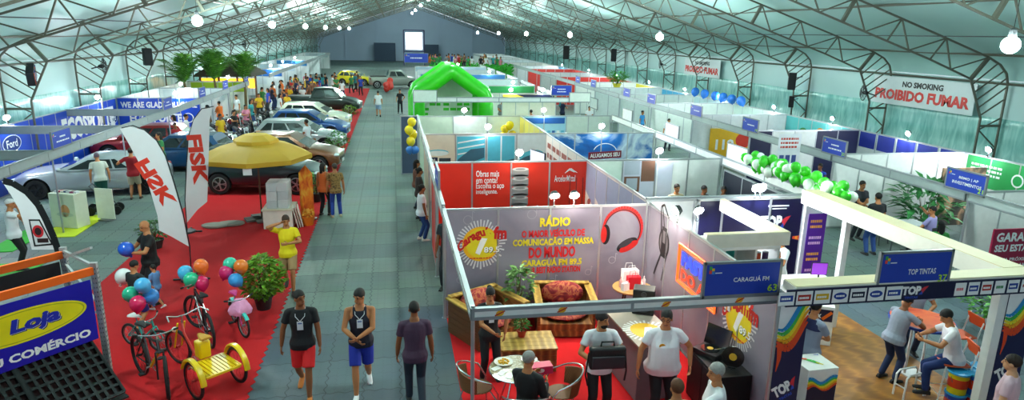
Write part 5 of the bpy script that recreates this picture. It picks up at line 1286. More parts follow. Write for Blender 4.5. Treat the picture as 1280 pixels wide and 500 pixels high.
# stack of tile boxes with leaning tiles and a flame banner
for k in range(3):
    for j in range(2):
        for i in range(2):
            b = B(); b.obox((0, 0, 0), (.30, .34, .255), (0, 0, 0)); o = b.build('tile_box', M('#cfd0d2' if (i+j+k) % 2 else '#bfc2c6', .6, vary=.1), bevel=.008); o.location = (-3.62+.31*i, 20.0+.35*j, .74+.258*k); o.rotation_euler = (0, 0, R(-4+2*((i+j+k) % 3)))
            tag(o, 'pale grey tile box, %s layer, %s on the stack beside the umbrella' % (('bottom', 'middle', 'top')[k], ('front', 'back')[j]+(' aisle side' if i else ' car side')), 'box', 'tile boxes stacked beside the umbrella')
t = thing('display_stand', 'white slanted display stand carrying the tile boxes', 'stand', (-3.47, 20.17, .012)); b = B(); b.box(-.42, .42, -.45, .45, .0, .56); b.build('plinth', M('#e4e0d6', .6), t, bevel=.01); b = B(); b.box(-.45, .45, -.48, .48, .56, .6); b.build('top', M('#d8d0b8', .6), t)
for k in range(3):
    b = B(); b.obox((0, 0, .33), (.03, .5, .62), (0, 0, 0)); o = b.build('floor_tile', M(('#dcd8cc', '#cfc8b8', '#e6e4de')[k], .3), bevel=.004); o.location = (-2.93+.06*k, 19.95+.05*k, .012+.0); o.rotation_euler = (0, R(-12), R(8))
    tag(o, '%s large tile leaning on the display stand' % ('innermost', 'middle', 'outermost')[k], 'tile', 'tiles leaning on the display stand')
t = thing('banner_stand', 'narrow orange flame-patterned banner stand by the tile boxes', 'banner', (-2.72, 20.7, .012)); b = B(); b.obox((0, 0, .02), (.5, .2, .04)); b.build('base', STEEL, t)
b = B(); b.prism(Fr((-.22, 0, 0), V((.9, -.3, 0)), (0, 0, 1)), [(0, .04), (.44, .04), (.44, 1.5), (.22, 1.75), (0, 1.5)], -.006, .006); b.build('print', ramp_mat('flame', 'noise', [(.3, '#d22a12'), (.5, '#f07a14'), (.7, '#f6c03a')], .5, (3, 3, 1.2), 2., 1.), t, smooth=False)
t = thing('planter_box', 'orange planter with small flowers at the foot of the flame banner', 'planter', (-2.66, 20.1, .012)); b = B(); b.lathe([(.15, 0), (.2, .28), (.16, .26), (0, .25)], n=16); b.build('pot', M('#e0781a', .5), t)
b = B(); rr = random.Random(8)
for i in range(60): g = rr.uniform(0, 6.3); q = V((math.cos(g)*rr.uniform(0, .2), math.sin(g)*rr.uniform(0, .2), .28+rr.uniform(0, .18))); b.ball(q, .03, 6, 4)
b.build('blossom', M('#e8a030', .6), t)

# vehicles ---------------------------------------------------------------------------------------------------------
car('silver two-door coupe standing across the blue stand', (-10.55, 25.3, 0), R(188), '#b4bbc0', 4.8, 1.92, 1.38, .95, 'coupe', DARKRIM, plate=False)
for lb, p, y, c, kd, L_, H_, hd, xf_, sec in (
    ('dark slate crossover half covered by the yellow umbrella', (-4.72, 25.0), 0, '#1d2a32', 'suv', 4.3, 1.64, 1.08, 0, None),
    ('brown hatchback behind the umbrella, nose to the aisle', (-4.3, 28.9), 0, '#7a4a24', 'hatch', 4.2, 1.54, 1.02, 0, None),
    ('silver hatchback, third car from the umbrella end of the row', (-4.55, 33.6), 0, '#aab2b4', 'hatch', 4.3, 1.5, .98, 0, None),
    ('deep blue hatchback beside the silver one', (-4.55, 37.6), 0, '#16509a', 'hatch', 4.2, 1.5, 1.0, 0, None),
    ('cream hatchback with a yellow front bumper', (-4.75, 41.6), 0, '#dcdcc6', 'hatch', 4.3, 1.5, .98, 0, '#e0c81e'),
    ('black pickup at the far end of the car row', (-4.9, 49.0), 0, '#12241e', 'pickup', 5.3, 1.8, 1.15, 0, None),
    ('yellow compact car far down the aisle', (-4.0, 74.6), R(-15), '#e0c614', 'hatch', 4.0, 1.5, 1.0, 0, None),
    ('grey pickup parked at the end of the aisle', (.1, 70.9), R(6), '#8d948c', 'pickup', 5.2, 1.85, 1.2, 0, None)):
    z = .012 if p[1] < 69.9 else 0
    car(lb, (p[0], p[1], z), y+R(-7) if y == 0 else y, c, L_, 1.78, H_, hd, kd, second=sec)
car('dark blue car behind the silver coupe by the slogan wall', (-8.9, 29.3, 0), R(175), '#13406a', 4.3, 1.76, 1.5, 1.0, 'hatch', group='cars at the blue stand')
car('red car deep inside the blue stand', (-11.2, 32.2, 0), R(185), '#a81418', 4.2, 1.76, 1.5, 1.0, 'hatch', group='cars at the blue stand')
rr = random.Random(5); MB = ['#1a1a1c', '#a01418', '#22252a', '#e8e8ea', '#15181c', '#7a1216', '#2a3038', '#b01a1e']
for i in range(9):
    lb = ('black motorbike nearest the taller flag', 'dark red motorbike, second from the flag', 'graphite motorbike, third from the flag', 'white tanked motorbike in the middle of the row', 'black motorbike behind the white tanked one', 'maroon motorbike near the crowd', 'steel grey motorbike beside the maroon one', 'bright red motorbike at the crowd end', 'black motorbike last in the row by the crowd')[i]
    motorbike(lb, (-7.55-1.35*(i % 2), 32.4+1.15*i, .012), R(-60+rr.uniform(-15, 15)), (MB+['#18181a'])[i])

bicycle('black mountain bike with a yellow tube, closest to the orange rack', (-4.02, 10.72, .012), math.atan2(.95, -.75)+PI, '#16171a', '#e6dc12', .36, 1.12, .028, steer=-.35, rim=DARKRIM)
bicycle("teal child's bicycle behind the black mountain bike", (-4.62, 12.15, .012), R(-30), '#2fb0a8', '#2fb0a8', .22, .72, .022, steer=.3, saddle='#e8e8e8')
bicycle('black bicycle standing behind the yellow tricycle', (-3.72, 12.5, .012), R(118), '#1a1b1f', '#1a1b1f', .34, 1.08, .026, steer=.4, rim=DARKRIM)
def tulle(root, P):
    b = B(); rr = random.Random(2); k = P['s0']; rg = []
    for z, r in ((.0, .10), (-.09, .17), (-.18, .21), (-.26, .19)): rg.append([(k.x+.02+r*(1+.12*math.sin(j*5))*math.cos(2*PI*j/24), r*(1+.12*math.sin(j*5))*math.sin(2*PI*j/24), k.z+z) for j in range(24)])
    b.loft(rg); b.build('tulle_skirt', M('#e79ac4', .8, vary=.2, bump=.5, bscale=30), root)
bicycle("pink child's bicycle with a tulle skirt on its handlebar", (-3.12, 12.75, .012), R(-65), '#d8409a', '#3fc0b8', .25, .82, .022, steer=.2, saddle='#d83a8a', fender='#3fc0b8', extra=tulle)
# tricycle
t = thing('tricycle', 'yellow cargo tricycle with a slatted platform between its rear wheels', 'tricycle', (-2.97, 10.42, .012), math.atan2(1.05, -.88)); YT = M('#f0c80e', .35, coat=.6); RIMR = M('#b0181c', .35, coat=.5)
for y in (-.36, .36):
    w = spoked_wheel(t, (0, y, .32), .32, .028, RIMR); b = B(); rg = []
    for i in range(13):
        g = R(15+160*i/12); rg.append([(q*math.cos(g), y+yy, .32+q*math.sin(g)) for q, yy in ((.35, -.05), (.375, -.035), (.375, .035), (.35, .05), (.362, 0))])
    b.loft(rg); b.build('mudguard', YT, t)
spoked_wheel(t, (1.36, 0, .33), .33, .028, RIMR, steer=.25)
b = B()
for k in range(9): b.box(-.28, .30, -.27+k*.062, -.225+k*.062, .44, .46)
for x in (-.28, 0, .28): b.box(x-.02, x+.02, -.28, .28, .42, .44)
for p, q in (((-.29, -.29, .45), (.31, -.29, .45)), ((-.29, .29, .45), (.31, .29, .45)), ((-.29, -.29, .45), (-.29, .29, .45)), ((.31, -.29, .45), (.31, .29, .45))): b.tube([p, q], .016, 6)
b.build('cargo_platform', YT, t)
b = B(); b.tube([(0, -.40, .32), (0, .40, .32)], .016, 8); b.tube([(0, 0, .32), (.35, 0, .42), (.62, 0, .32), (1.06, 0, .68), (1.12, 0, .9)], .022, 8); b.tube([(.42, 0, .4), (.36, 0, .8)], .02, 8); b.tube([(.05, -.2, .42), (.05, -.2, .32)], .015, 6); b.tube([(.05, .2, .42), (.05, .2, .32)], .015, 6); b.build('frame', M('#c8342a', .3, coat=.6), t)
b = B(); b.obox((.40, 0, .62), (.2, .2, .3)); b.build('seat_box', YT, t, bevel=.03)
b = B(); rg = []
for dx, w_, h_ in ((-.14, .09, .03), (-.1, .1, .045), (0, .07, .04), (.12, .03, .03)): rg.append([(.36+dx, w_*cx, .84+h_*cz) for cx, cz in ((-1, 0), (-.8, .8), (0, 1), (.8, .8), (1, 0), (0, -.4))])
b.loft(rg); b.build('saddle', M('#c08a2a', .6), t)
b = B()
for y in (-.06, .06): b.tube([(1.13, y, .86), (1.36, y, .33)], .014, 7)
b.build('fork', M('#f0c80e', .35), t)
b = B(); b.tube([(1.1, 0, .86), (1.07, 0, 1.0)], .014, 7); b.tube([(.78, -.33, 1.08), (.98, -.28, 1.1), (1.08, -.08, 1.0), (1.08, .08, 1.0), (.98, .28, 1.1), (.78, .33, 1.08)], .012, 7); b.build('handlebar', M('#d6d9db', .25, .8), t)
b = B(); b.tube([(.62+.09*math.cos(g), .06, .32+.09*math.sin(g)) for g in [i*PI/8 for i in range(16)]], .007, 5, closed=True); b.tube([(.62, .07, .32), (.70, .08, .2)], .009, 6); b.tube([(.62, -.07, .32), (.54, -.08, .44)], .009, 6); b.obox((.70, .13, .2), (.08, .08, .02)); b.obox((.54, -.13, .44), (.08, .08, .02)); b.build('crankset', STEEL, t)
b = B(); b.ball((1.36, .03, .66), .05, 10, 7); b.build('lamp', M('#e8e8e0', .2), t)

# balloons ---------------------------------------------------------------------------------------------------------
BALL = {}
def balloon(label, c, col, r=.15, group=None, cat='balloon', string=None):
    k = (col, round(r, 3))
    if k not in BALL:
        b = B(); b.lathe([(.004, -r*1.32), (.028, -r*1.30), (.012, -r*1.22), (r*.22, -r*1.12), (r*.6, -r*.82), (r*.9, -r*.35), (r, .1*r), (r*.93, .48*r), (r*.7, .83*r), (r*.38, 1.04*r), (0, 1.1*r)], n=18); BALL[k] = b.mesh('balloon', [M(col, .25, coat=.4, vary=.03)])
    o = link('balloon', BALL[k]); o.location = c; o.rotation_euler = (random.uniform(-.5, .5), random.uniform(-.5, .5), 0); tag(o, label, cat, group); return o
def cluster(x, y, z, items, where, group):
    for (dx, dy, dz, col, nm) in items: balloon('%s balloon %s' % (nm, where), (x+dx, y+dy, z+dz), col, .14, group)
cluster(-4.56, 12.05, 1.12, ((-.17, 0, .0, '#25b08a', 'green'), (.05, .0, .16, '#4aa8e0', 'upper blue'), (.14, .06, -.08, '#3a8ad8', 'lower blue'), (-.04, -.1, -.14, '#d8205a', 'crimson')), "tied to the teal child's bicycle", 'balloons on the teal bicycle')
cluster(-3.9, 13.0, 1.15, ((-.18, 0, .0, '#48b0e0', 'sky blue'), (.12, .0, .12, '#f06a1a', 'orange'), (-.06, -.12, -.1, '#25b88a', 'green'), (.12, -.08, -.2, '#d82060', 'crimson')), 'tied to the black bicycle', 'balloons on the black bicycle')
cluster(-3.2, 13.15, 1.1, ((-.17, 0, -.03, '#d82a70', 'pink'), (.12, .0, .08, '#f07a1a', 'orange'), (.03, -.12, -.16, '#3a9ae0', 'blue'), (-.1, .1, .1, '#3ac0a0', 'mint')), "tied to the pink child's bicycle", 'balloons on the pink bicycle')
rr = random.Random(11)
for i in range(76):
    s_ = i/75; base = V((9.42, 16.0-3.9*s_, 2.5)); g = rr.uniform(0, 2*PI); k = .19*rr.random()**.5
    white = i % 3 == 1
    balloon('white balloon in the garland along the inner beam' if white else 'bright green balloon in the garland along the inner beam', base+V((k*math.cos(g), rr.uniform(-.12, .12), .12+k*math.sin(g))), '#eef4ea' if white else '#35c818', .125, 'balloon garland of green and white')
for i, (dx, dz) in enumerate(((0, 0), (.18, .2), (-.12, .34), (.1, .55))): balloon('yellow balloon, %s of the bunch on the dark panel by the aisle' % ('lowest', 'second from the bottom', 'third from the bottom', 'topmost')[i], (.6+dx*.5, 25.0+dx, 1.75+dz*1.3), '#f2d414', .17, 'yellow balloons on the dark panel')
for i in range(2): balloon('%s blue balloon under the yellow bunch by the aisle' % ('left', 'right')[i], (.55+.2*i, 24.8, 1.45), '#3a80d8', .15, 'blue balloons on the dark panel')
for i in range(9): balloon('yellow balloon clustered in the corner of the white stand', (4.75+rr.uniform(-.35, .35), 27.1+rr.uniform(-.2, .2), 1.75+rr.uniform(-.35, .45)), '#f0cf12', .17, 'yellow balloons in the white stand corner')
for i, (x, y) in enumerate(((868, 127), (880, 125), (893, 130), (903, 129), (914, 132), (926, 131))):
    p = X(x, y, 17.6); balloon('blue balloon, number %s from the far end over the right stands' % ('one', 'two', 'three', 'four', 'five', 'six')[i], (17.6, p.y, max(p.z, 2.62)), '#2a7ae0', .24, 'blue balloons over the right stands')
for i in range(7):
    p = D(486, 106, 66.); balloon('red balloon in the ball-shaped cluster beside the grey pickup', (p.x+rr.uniform(-.4, .4), 66+rr.uniform(-.3, .3), p.z+rr.uniform(-.4, .4)), '#e0382a', .3, 'red balloon cluster')
balloon('big white balloon carried past the black mountain bike', D(154, 346, 13.4), '#e4e4e6', .155)
balloon('shiny blue balloon in the hands of the man in black', D(158, 312, 14.2), '#1f5ad0', .155)

# green inflatable arch --------------------------------------------------------------------------------------------
t = thing('inflatable_arch', 'bright green inflatable house-shaped arch over the middle block', 'inflatable arch', (2.92, 33.9, 0)); GI = M('#32d60e', .3, coat=.5, vary=.05)
def arch(b, y, r):
    pts = [(-1.75, y, 0), (-1.75, y, 1.2), (-1.75, y, 2.5), (-1.63, y, 2.78), (-.85, y, 3.32), (-.1, y, 3.86), (.1, y, 3.86), (.85, y, 3.32), (1.63, y, 2.78), (1.75, y, 2.5), (1.75, y, 1.2), (1.75, y, 0)]
    b.tube(pts, r, 14)
for y, nm in ((0, 'front_tube'), (3.2, 'rear_tube')): b = B(); arch(b, y, .40); b.build(nm, GI, t, angle=60)
for sg in (-1, 1):
    b = B(); b.loft([[(1.72*sg, .1, 2.85), (1.72*sg, 3.1, 2.85), (1.72*sg, 3.1, 3.05), (1.72*sg, .1, 3.05)], [(0, .1, 4.0), (0, 3.1, 4.0), (0, 3.1, 4.26), (0, .1, 4.26)]]); b.build('roof_sheet', M('#58d816', .35, coat=.4, vary=.05), t)
b = B(); b.loft([[(-1.5, 3.0, 0), (1.5, 3.0, 0), (1.5, 3.05, 0), (-1.5, 3.05, 0)], [(-1.5, 3.0, 2.4), (1.5, 3.0, 2.4), (1.5, 3.05, 2.4), (-1.5, 3.05, 2.4)], [(-.1, 3.0, 3.5), (.1, 3.0, 3.5), (.1, 3.05, 3.5), (-.1, 3.05, 3.5)]]); bk = b.build('rear_sheet', M('#d9ead6', .5), t)
b = B(); f2 = Fr((-1.4, 2.99, 0), (1, 0, 0), (0, 0, 1)); rr = random.Random(3)
for j in range(8):
    for i in range(7):
        if rr.random() < .6: b.rect(f2, .05+i*.38, .05+i*.38+rr.uniform(.2, .36), .2+j*.27, .2+j*.27+.15, .004)
b.build('printed_bricks', M('#3ac41e', .5), bk, smooth=False)
for lb, x0, x1, c in (('white board on the beam in front of the green arch', 1.2, 3.0, '#e4efe4'),):
    sign(lb, (1.50, 32.36, 2.76), (1, 0, 0), None, None, 1.12, .56, blank=True, col=M(c, .5), group='plain boards on the beams')
sign('white board hanging past the blue sign on the middle block beam', (9.25, 32.36, 2.72), (1, 0, 0), None, None, 1.08, .46, blank=True, col=M('#dfe6de', .5), group='plain boards on the beams')

# far deck with hedge and the projection screen
b = B(); b.box(3.4, 13, 74, 88, 0, 1.5); o = b.build('platform', M('#6a5a48', .8), smooth=False); tag(o, 'raised food court platform far down the hall', 'platform')
for x0, x1, lb in ((3.9, 7.4, 'green hedge on the left half of the platform edge'), (8.0, 13., 'green hedge on the right half of the platform edge')):
    b = B(); rr = random.Random(int(x0)); n = 500
    for i in range(n):
        c = V((rr.uniform(x0, x1), 73.5+rr.uniform(-.25, .25), rr.uniform(.7, 2.35))); d = V((rr.uniform(-1, 1), rr.uniform(-1, .2), rr.uniform(-.3, 1))).normalized(); s_ = d.orthogonal().normalized()*.12
        b.add([c, c+d*.2+s_, c+d*.4, c+d*.2-s_], [(0, 1, 2, 3)])
    b.box(x0, x1, 73.3, 73.7, 0, 2.2); tag(b.build('hedge', M('#2fae2a', .6, vary=.4, scale=3)), lb, 'hedge')
t = thing('projection_screen', 'white lit projection screen in a black truss frame on the end wall', 'screen', (3.7, 118, 0)); b = B(); b.box(-1.45, 1.45, -.05, .05, 2.7, 5.6); b.build('screen', M('#eaf0ff', emit=.6), t)
b = B()
for x in (-1.75, 1.75): b.bar((x, .1, 0), (x, .1, 6.0), .2)
b.bar((-1.75, .1, 5.95), (1.75, .1, 5.95), .2); b.bar((-1.75, .1, 2.4), (1.75, .1, 2.4), .2); b.build('frame', M('#3a3a6a', .5), t, smooth=False)
b = B(); f3 = Fr((0, -.056, 0), (1, 0, 0), (0, 0, 1)); b.disc(f3, 0, 4.2, .5, .5, .002); b.build('picture', M('#c4cdf0', emit=.4), t, smooth=False)
t = thing('amber_kiosk', 'thatched kiosk with an amber lit shelf under the palms', 'kiosk', (-11.2, 50, 0)); b = B(); b.lathe([(2.9, 2.55), (2.7, 2.75), (1.6, 3.25), (.0, 3.5)], n=4, sx=1, sy=.8, rot=Mx.Rotation(PI/4, 3, 'Z')); b.build('roof', M('#3a3226', .9, bump=.5, bscale=6), t, smooth=False)
b = B(); b.box(-1.8, 1.8, -1.2, -1.1, 1.75, 2.4); b.build('lit_panel', M('#ffae1e', emit=.8), t, smooth=False)
b = B()
for x in (-1.8, -.6, .6, 1.8): b.bar((x, -1.25, 0), (x, -1.25, 2.6), .12)
b.box(-1.9, 1.9, -1.5, -1.1, .0, 1.05); b.build('counter', M('#5a3a1e', .7), t, smooth=False)
# ------------------------------------------------------------------ furniture of the stands
SLAT = ramp_mat('slat_wood', 'wave', [(0, '#5e3718'), (.45, '#8f5c2c'), (.55, '#a5713a'), (1, '#6f441f')], .5, (1, 1, 7), 1.1, 1.6)
SLATY = ramp_mat('plank_top', 'wave', [(0, '#8a6a26'), (.5, '#c2a050'), (1, '#9a7a34')], .45, (1, 6, 1), 1.2, 1.4)
REDCUSH = ramp_mat('cushion_print', 'noise', [(.3, '#3a0a12'), (.48, '#8a1a24'), (.57, '#b8683e'), (.62, '#8c1c26'), (.8, '#2a2040')], .8, (3, 3, 3), 1.4, 2.2)
def slats(b, x0, x1, y, z0, z1, n, t=.02, mi=0):
    h = (z1-z0)/n
    for i in range(n): b.box(x0, x1, y-t, y+t, z0+i*h+.004, z0+(i+1)*h-.004, mi)
def armchair(label, loc, rz):
    t = thing('wooden_armchair', label, 'armchair', loc, rz, 'pallet armchairs of the radio stand'); W_, Dp, H_ = 1.14, 1.05, .74
    for nm, x in (('side', -W_/2+.03), ('side', W_/2-.03)):
        b = B(); n = 6; h = .70/n
        for i in range(n): b.box(x-.03, x+.03, -Dp/2, Dp/2, .02+i*h+.004, .02+(i+1)*h-.004)
        b.build('side_panel', SLAT, t, smooth=False)
        b = B(); b.box(x-.085 if x < 0 else x-.07, x+.07 if x < 0 else x+.085, -Dp/2-.02, Dp/2+.02, .72, .755); b.build('armrest', SLATY, t, smooth=False, bevel=.006)
    b = B(); slats(b, -W_/2+.06, W_/2-.06, -Dp/2+.04, .03, .76, 6); b.build('back_panel', SLAT, t, smooth=False)
    b = B(); b.box(-W_/2, W_/2, -Dp/2-.02, -Dp/2+.11, .765, .80); b.build('back_rail', SLATY, t, smooth=False, bevel=.006)
    b = B(); b.box(-W_/2+.07, W_/2-.07, -Dp/2+.07, Dp/2-.02, .24, .30); slats(b, -W_/2+.06, W_/2-.06, Dp/2-.03, .03, .30, 2); b.build('seat_frame', SLAT, t, smooth=False)
    b = B(); b.ball((0, .04, .38), (.48, .46, .10), 20, 10); b.build('seat_cushion', REDCUSH, t)
    b = B(); b.ball((0, -.32, .62), (.44, .12, .25), 20, 10, Mx.Rotation(R(14), 3, 'X')); b.build('back_cushion', REDCUSH, t)
armchair('wooden box armchair with red patterned cushions, on the aisle side', (1.70, 11.85, .012), R(180+28))
armchair('wooden box armchair with red patterned cushions, in front of the slogan lettering', (3.28, 12.0, .012), R(180-8))
t = thing('coffee_table', 'low wooden slatted coffee table in front of the armchairs', 'table', (2.25, 10.62, .012), R(-3)); b = B()
for i in range(5): b.box(-.5, .5, -.36+i*.145, -.36+i*.145+.138, .42, .45)
b.build('table_top', SLATY, t, smooth=False); b = B()
for y in (-.34, .34): slats(b, -.48, .48, y, .0, .42, 4)
for x in (-.46, .46):
    for i in range(4): b.box(x-.02, x+.02, -.34, .34, i*.105+.004, (i+1)*.105-.004)
b.build('sides', SLAT, t, smooth=False)
def bistro_chair(label, loc, rz):
    t = thing('bistro_chair', label, 'chair', loc, rz, 'wicker bistro chairs round the glass table'); AL = M('#d3d6d8', .22, .9)
    WK = ramp_mat('wicker', 'wave', [(0, '#4a2c18'), (.5, '#a06a3a'), (1, '#5e3a20')], .6, (1, 1, 1), 14, 1.)
    b = B(); b.lathe([(.0, .43), (.2, .43), (.225, .445), (.22, .46), (0, .462)], n=22); b.build('seat', WK, t)
    b = B(); rg = []
    for i in range(13):
        g = R(200+140*i/12); k = .26; hh = .82-.10*abs(i-6)/6
        rg.append([(k*math.cos(g), k*math.sin(g), .47), ((k+.05)*math.cos(g), (k+.05)*math.sin(g), hh), ((k+.065)*math.cos(g), (k+.065)*math.sin(g), hh), ((k+.015)*math.cos(g), (k+.015)*math.sin(g), .47)])
    b.loft(rg); b.build('backrest', WK, t)
    b = B(); pts = [(.27, .23, .02)]
    arcp = [((.33)*math.cos(R(g)), .33*math.sin(R(g)), .70+.15*math.sin(R(g-180))) for g in range(180, 361, 15)]
    b.tube([(.30, .24, 0), (.31, .22, .45), (.345, .1, .66)]+[(-p[0], p[1], p[2]) for p in arcp]+[(-.345, .1, .66), (-.31, .22, .45), (-.30, .24, 0)], .0135, 8); b.build('arm_frame', AL, t)
    for x in (-.24, .24): b = B(); b.tube([(x*.8, -.15, .45), (x, -.27, 0)], .0135, 8); b.build('leg', AL, t)
    for x in (-.2, .2): b = B(); b.tube([(x*.8, .14, .44), (x*1.45, .23, .30)], .012, 8); b.build('brace', AL, t)
bistro_chair('wicker bistro chair with aluminium frame beside the corner post', (1.18, 9.15, .012), R(-80))
bistro_chair('wicker bistro chair with aluminium frame on the counter side of the glass table', (2.42, 8.82, .012), R(85))
bistro_chair('wicker bistro chair under the seated man in black', (1.78, 8.32, .012), R(-8))
t = thing('round_table', 'round bistro table laid with plates beside the seated man', 'table', (1.78, 9.10, .012)); b = B(); b.lathe([(0, .715), (.42, .715), (.43, .725), (.43, .742), (.42, .75), (0, .75)], n=36); b.build('table_top', ramp_mat('glass_top', 'voronoi', [(0, '#b9a887'), (.5, '#8a7a58'), (1, '#cfc2a4')], .2, (1, 1, 1), 22., coat=.5), t)
b = B(); b.tube([(.432*math.cos(2*PI*i/36), .432*math.sin(2*PI*i/36), .733) for i in range(36)], .014, 6, closed=True); b.build('rim', CHROME, t)
for g in (45, 135, 225, 315): b = B(); b.tube([(.12*math.cos(R(g)), .12*math.sin(R(g)), .71), (.34*math.cos(R(g)), .34*math.sin(R(g)), 0)], .014, 8); b.build('leg', CHROME, t)
def plate(label, c, r=.13, food=None):
    t = thing('plate', label, 'plate', c, 0, 'plates on the round table'); b = B(); b.lathe([(0, .004), (r*.62, .004), (r, .02), (r, .025), (r*.6, .01), (0, .01)], n=26); b.build('dish', M('#eceae4', .25, coat=.5), t)
    if food:
        rr = random.Random(3); b = B()
        for i in range(24): g = rr.uniform(0, 6.3); k = r*.55*rr.random()**.5; b.ball((k*math.cos(g), k*math.sin(g), .02+.015*rr.random()), (.02, .016, .014), 7, 5)
        b.build('food', M(food, .6), t)
plate('white plate heaped with yellow snacks on the round table', (1.60, 9.3, .762), .15, '#e0a818')
plate('white plate with pale canapes at the far edge of the round table', (2.02, 9.32, .762), .13, '#e0d4b8')
for k, (x, y) in enumerate(((1.46, 9.13), (1.52, 8.98), (1.62, 8.88))):
    b = B(); b.obox((0, 0, .004), (.15, .10, .006), (0, 0, R(30+20*k))); o = b.build('napkin', M('#f0efe9', .8)); o.location = (x, y, .762); tag(o, 'folded white napkin on the round table, %s' % ('beside the yellow snacks', 'in the middle of the three', 'closest to the seated man')[k], 'napkin', 'napkins on the round table')
t = thing('gift_box', 'pink box with a pale oval on the edge of the round table', 'box', (2.10, 8.93, .762), R(5)); b = B(); b.box(-.19, .19, -.09, .09, 0, .13); bx = b.build('box', M('#d8265c', .5), t, bevel=.006); b = B(); b.disc(Fr((0, -.0905, .07), (1, 0, 0), (0, 0, 1)), 0, 0, .05, .035, .002); b.build('label_print', M('#f0d8e0'), bx)
# side table with bags and bottles
t = thing('side_table', 'round wooden side table with gifts under the printed headphones', 'table', (4.72, 12.0, .012)); b = B(); b.lathe([(0, .76), (.40, .76), (.41, .79), (.40, .8), (0, .8)], n=32); b.build('table_top', M('#b08a52', .5), t)
for g in (30, 120, 210, 300): b = B(); b.tube([(.2*math.cos(R(g)), .2*math.sin(R(g)), .76), (.3*math.cos(R(g)), .3*math.sin(R(g)), 0)], .02, 7); b.build('leg', M('#3a2414', .5), t)
def bag(label, c, col, s_, rz=0):
    t = thing('gift_bag', label, 'bag', c, rz, 'gift bags on the side table'); b = B(); w, d, h = .13*s_, .07*s_, .26*s_
    b.loft([[(-w, -d, 0), (w, -d, 0), (w, d, 0), (-w, d, 0)], [(-w, -d, h), (w, -d, h), (w, d, h), (-w, d, h)]]); b.build('bag', M(col, .5), t, smooth=False)
    for y in (-d, d): b = B(); b.tube([(-w*.5, y, h), (-w*.4, y, h+.09*s_), (w*.4, y, h+.09*s_), (w*.5, y, h)], .005, 5); b.build('handle', M(col, .6), t)
bag('large red gift bag in the middle of the side table', (4.70, 11.92, .812), '#d0182c', 1.0); bag('white gift bag behind the red one', (4.70, 12.14, .812), '#eeeef0', 1.25); bag('small white gift bag at the aisle side of the red one', (4.50, 11.84, .812), '#e4dfe4', .6, .4)
def bottle(label, c, col, h=.24, r=.032, grp='bottles on the side table'):
    b = B(); b.lathe([(0, 0), (r, .005), (r, h*.6), (r*.9, h*.68), (r*.38, h*.8), (r*.36, h), (0, h)], n=14); o = b.build('bottle', M(col, .15, coat=.6)); o.location = c; tag(o, label, 'bottle', grp); return o
for k, (x, y, c, w) in enumerate(((4.86, 11.88, '#f0ece8', 'closest to the red bag'), (4.93, 11.95, '#e8c8c8', 'second from the red bag'), (4.98, 12.05, '#f2f2f2', 'at the wall edge'), (4.46, 12.0, '#d8a8a8', 'on the aisle edge'))): bottle('pale bottle on the side table, '+w, (x, y, .812), c, .2+.03*(k % 2))
t = thing('counter', 'grey counter with a printed sunburst top beside the standing men', 'counter', (4.05, 9.95, .012), R(4)); b = B(); b.box(-.36, .36, -.85, .85, .0, .98); cb_ = b.build('cabinet', M('#6e6870', .5), t, bevel=.01); b = B(); b.box(-.4, .4, -.9, .9, .98, 1.02); tp = b.build('counter_top', M('#a89a8c', .4), t, bevel=.006)
b = B(); ft = Fr((-.02, -.05, 1.021), (1, 0, 0), (0, 1, 0)); burst(b, ft, 0, -.35, .26, .44, 30, 2, .002); b.disc(ft, 0, -.35, .27, .30, .003, 0); b.poly(ft, [(-.12, -.5), (.0, -.55), (.14, -.25), (.02, -.22)], .004, 1); b.build('sunburst', [M('#f0b81a'), M('#f3f0e8'), M('#e6e4e2')], tp, smooth=False)
b = B(); b.obox((0, 0, .02), (.34, .24, .04)); o = b.build('folder', M('#d42a5c', .5), bevel=.004); o.location = (3.95, 10.55, 1.032); o.rotation_euler = (0, 0, .3); tag(o, 'crimson folder lying at the far end of the counter', 'folder')
t = thing('loudspeaker', 'black loudspeaker with a round cone on the counter behind the big man', 'speaker', (4.28, 10.3, 1.032), R(155)); b = B(); b.box(-.19, .19, -.15, .15, 0, .46); b.build('cabinet', M('#141417', .5), t, bevel=.02)
b = B(); E_ = Mx.Rotation(-PI/2, 3, 'X'); b.lathe([(.135, 0), (.14, .012), (.12, .016), (.07, -.02), (.03, .0), (0, .005)], (0, .15, .19), 24, rot=E_); b.lathe([(.05, 0), (.05, .01), (.03, .012), (0, .0)], (0, .15, .38), 18, rot=E_); b.build('cone', M('#3a3b40', .4), t)
t = thing('record_cabinet', 'low black cabinet carrying the vinyl records by the side wall', 'cabinet', (4.98, 8.75, .012)); b = B(); b.box(-.28, .28, -.5, .5, 0, .82); b.build('body', M('#121214', .4), t, bevel=.008); b = B(); b.box(-.29, -.28, -.47, -.01, .05, .78); b.box(-.29, -.28, .01, .47, .05, .78); b.build('doors', M('#1c1c20', .4), t, bevel=.004)
def record(label, c, tilt, rz):
    t = thing('vinyl_record', label, 'record', c, rz, 'vinyl records on the black cabinet'); E2 = Mx.Rotation(tilt, 3, 'X'); b = B(); b.lathe([(.012, -.003), (.165, -.003), (.168, 0), (.165, .003), (.012, .003)], (0, 0, .165), 40, rot=E2); b.build('disc', M('#0c0c0e', .2, coat=.6), t)
    b = B(); b.lathe([(.012, .0031), (.058, .0031), (.058, .005), (.012, .005)], (0, 0, .165), 24, rot=E2); b.build('centre_label', M('#d8a828', .5), t)
    b = B(); b.tube([(0, .0, .0), (0, -.10, .0)], .01, 5); b.tube([(0, -.1, 0), (0, -.02, .2)], .01, 5) if 0 else None; b.obox((0, 0, .008), (.12, .12, .016)); b.build('holder', BLACK, t)
record('vinyl record standing upright with a yellow label, by the wall side', (5.08, 8.55, .832), R(80), R(-35))
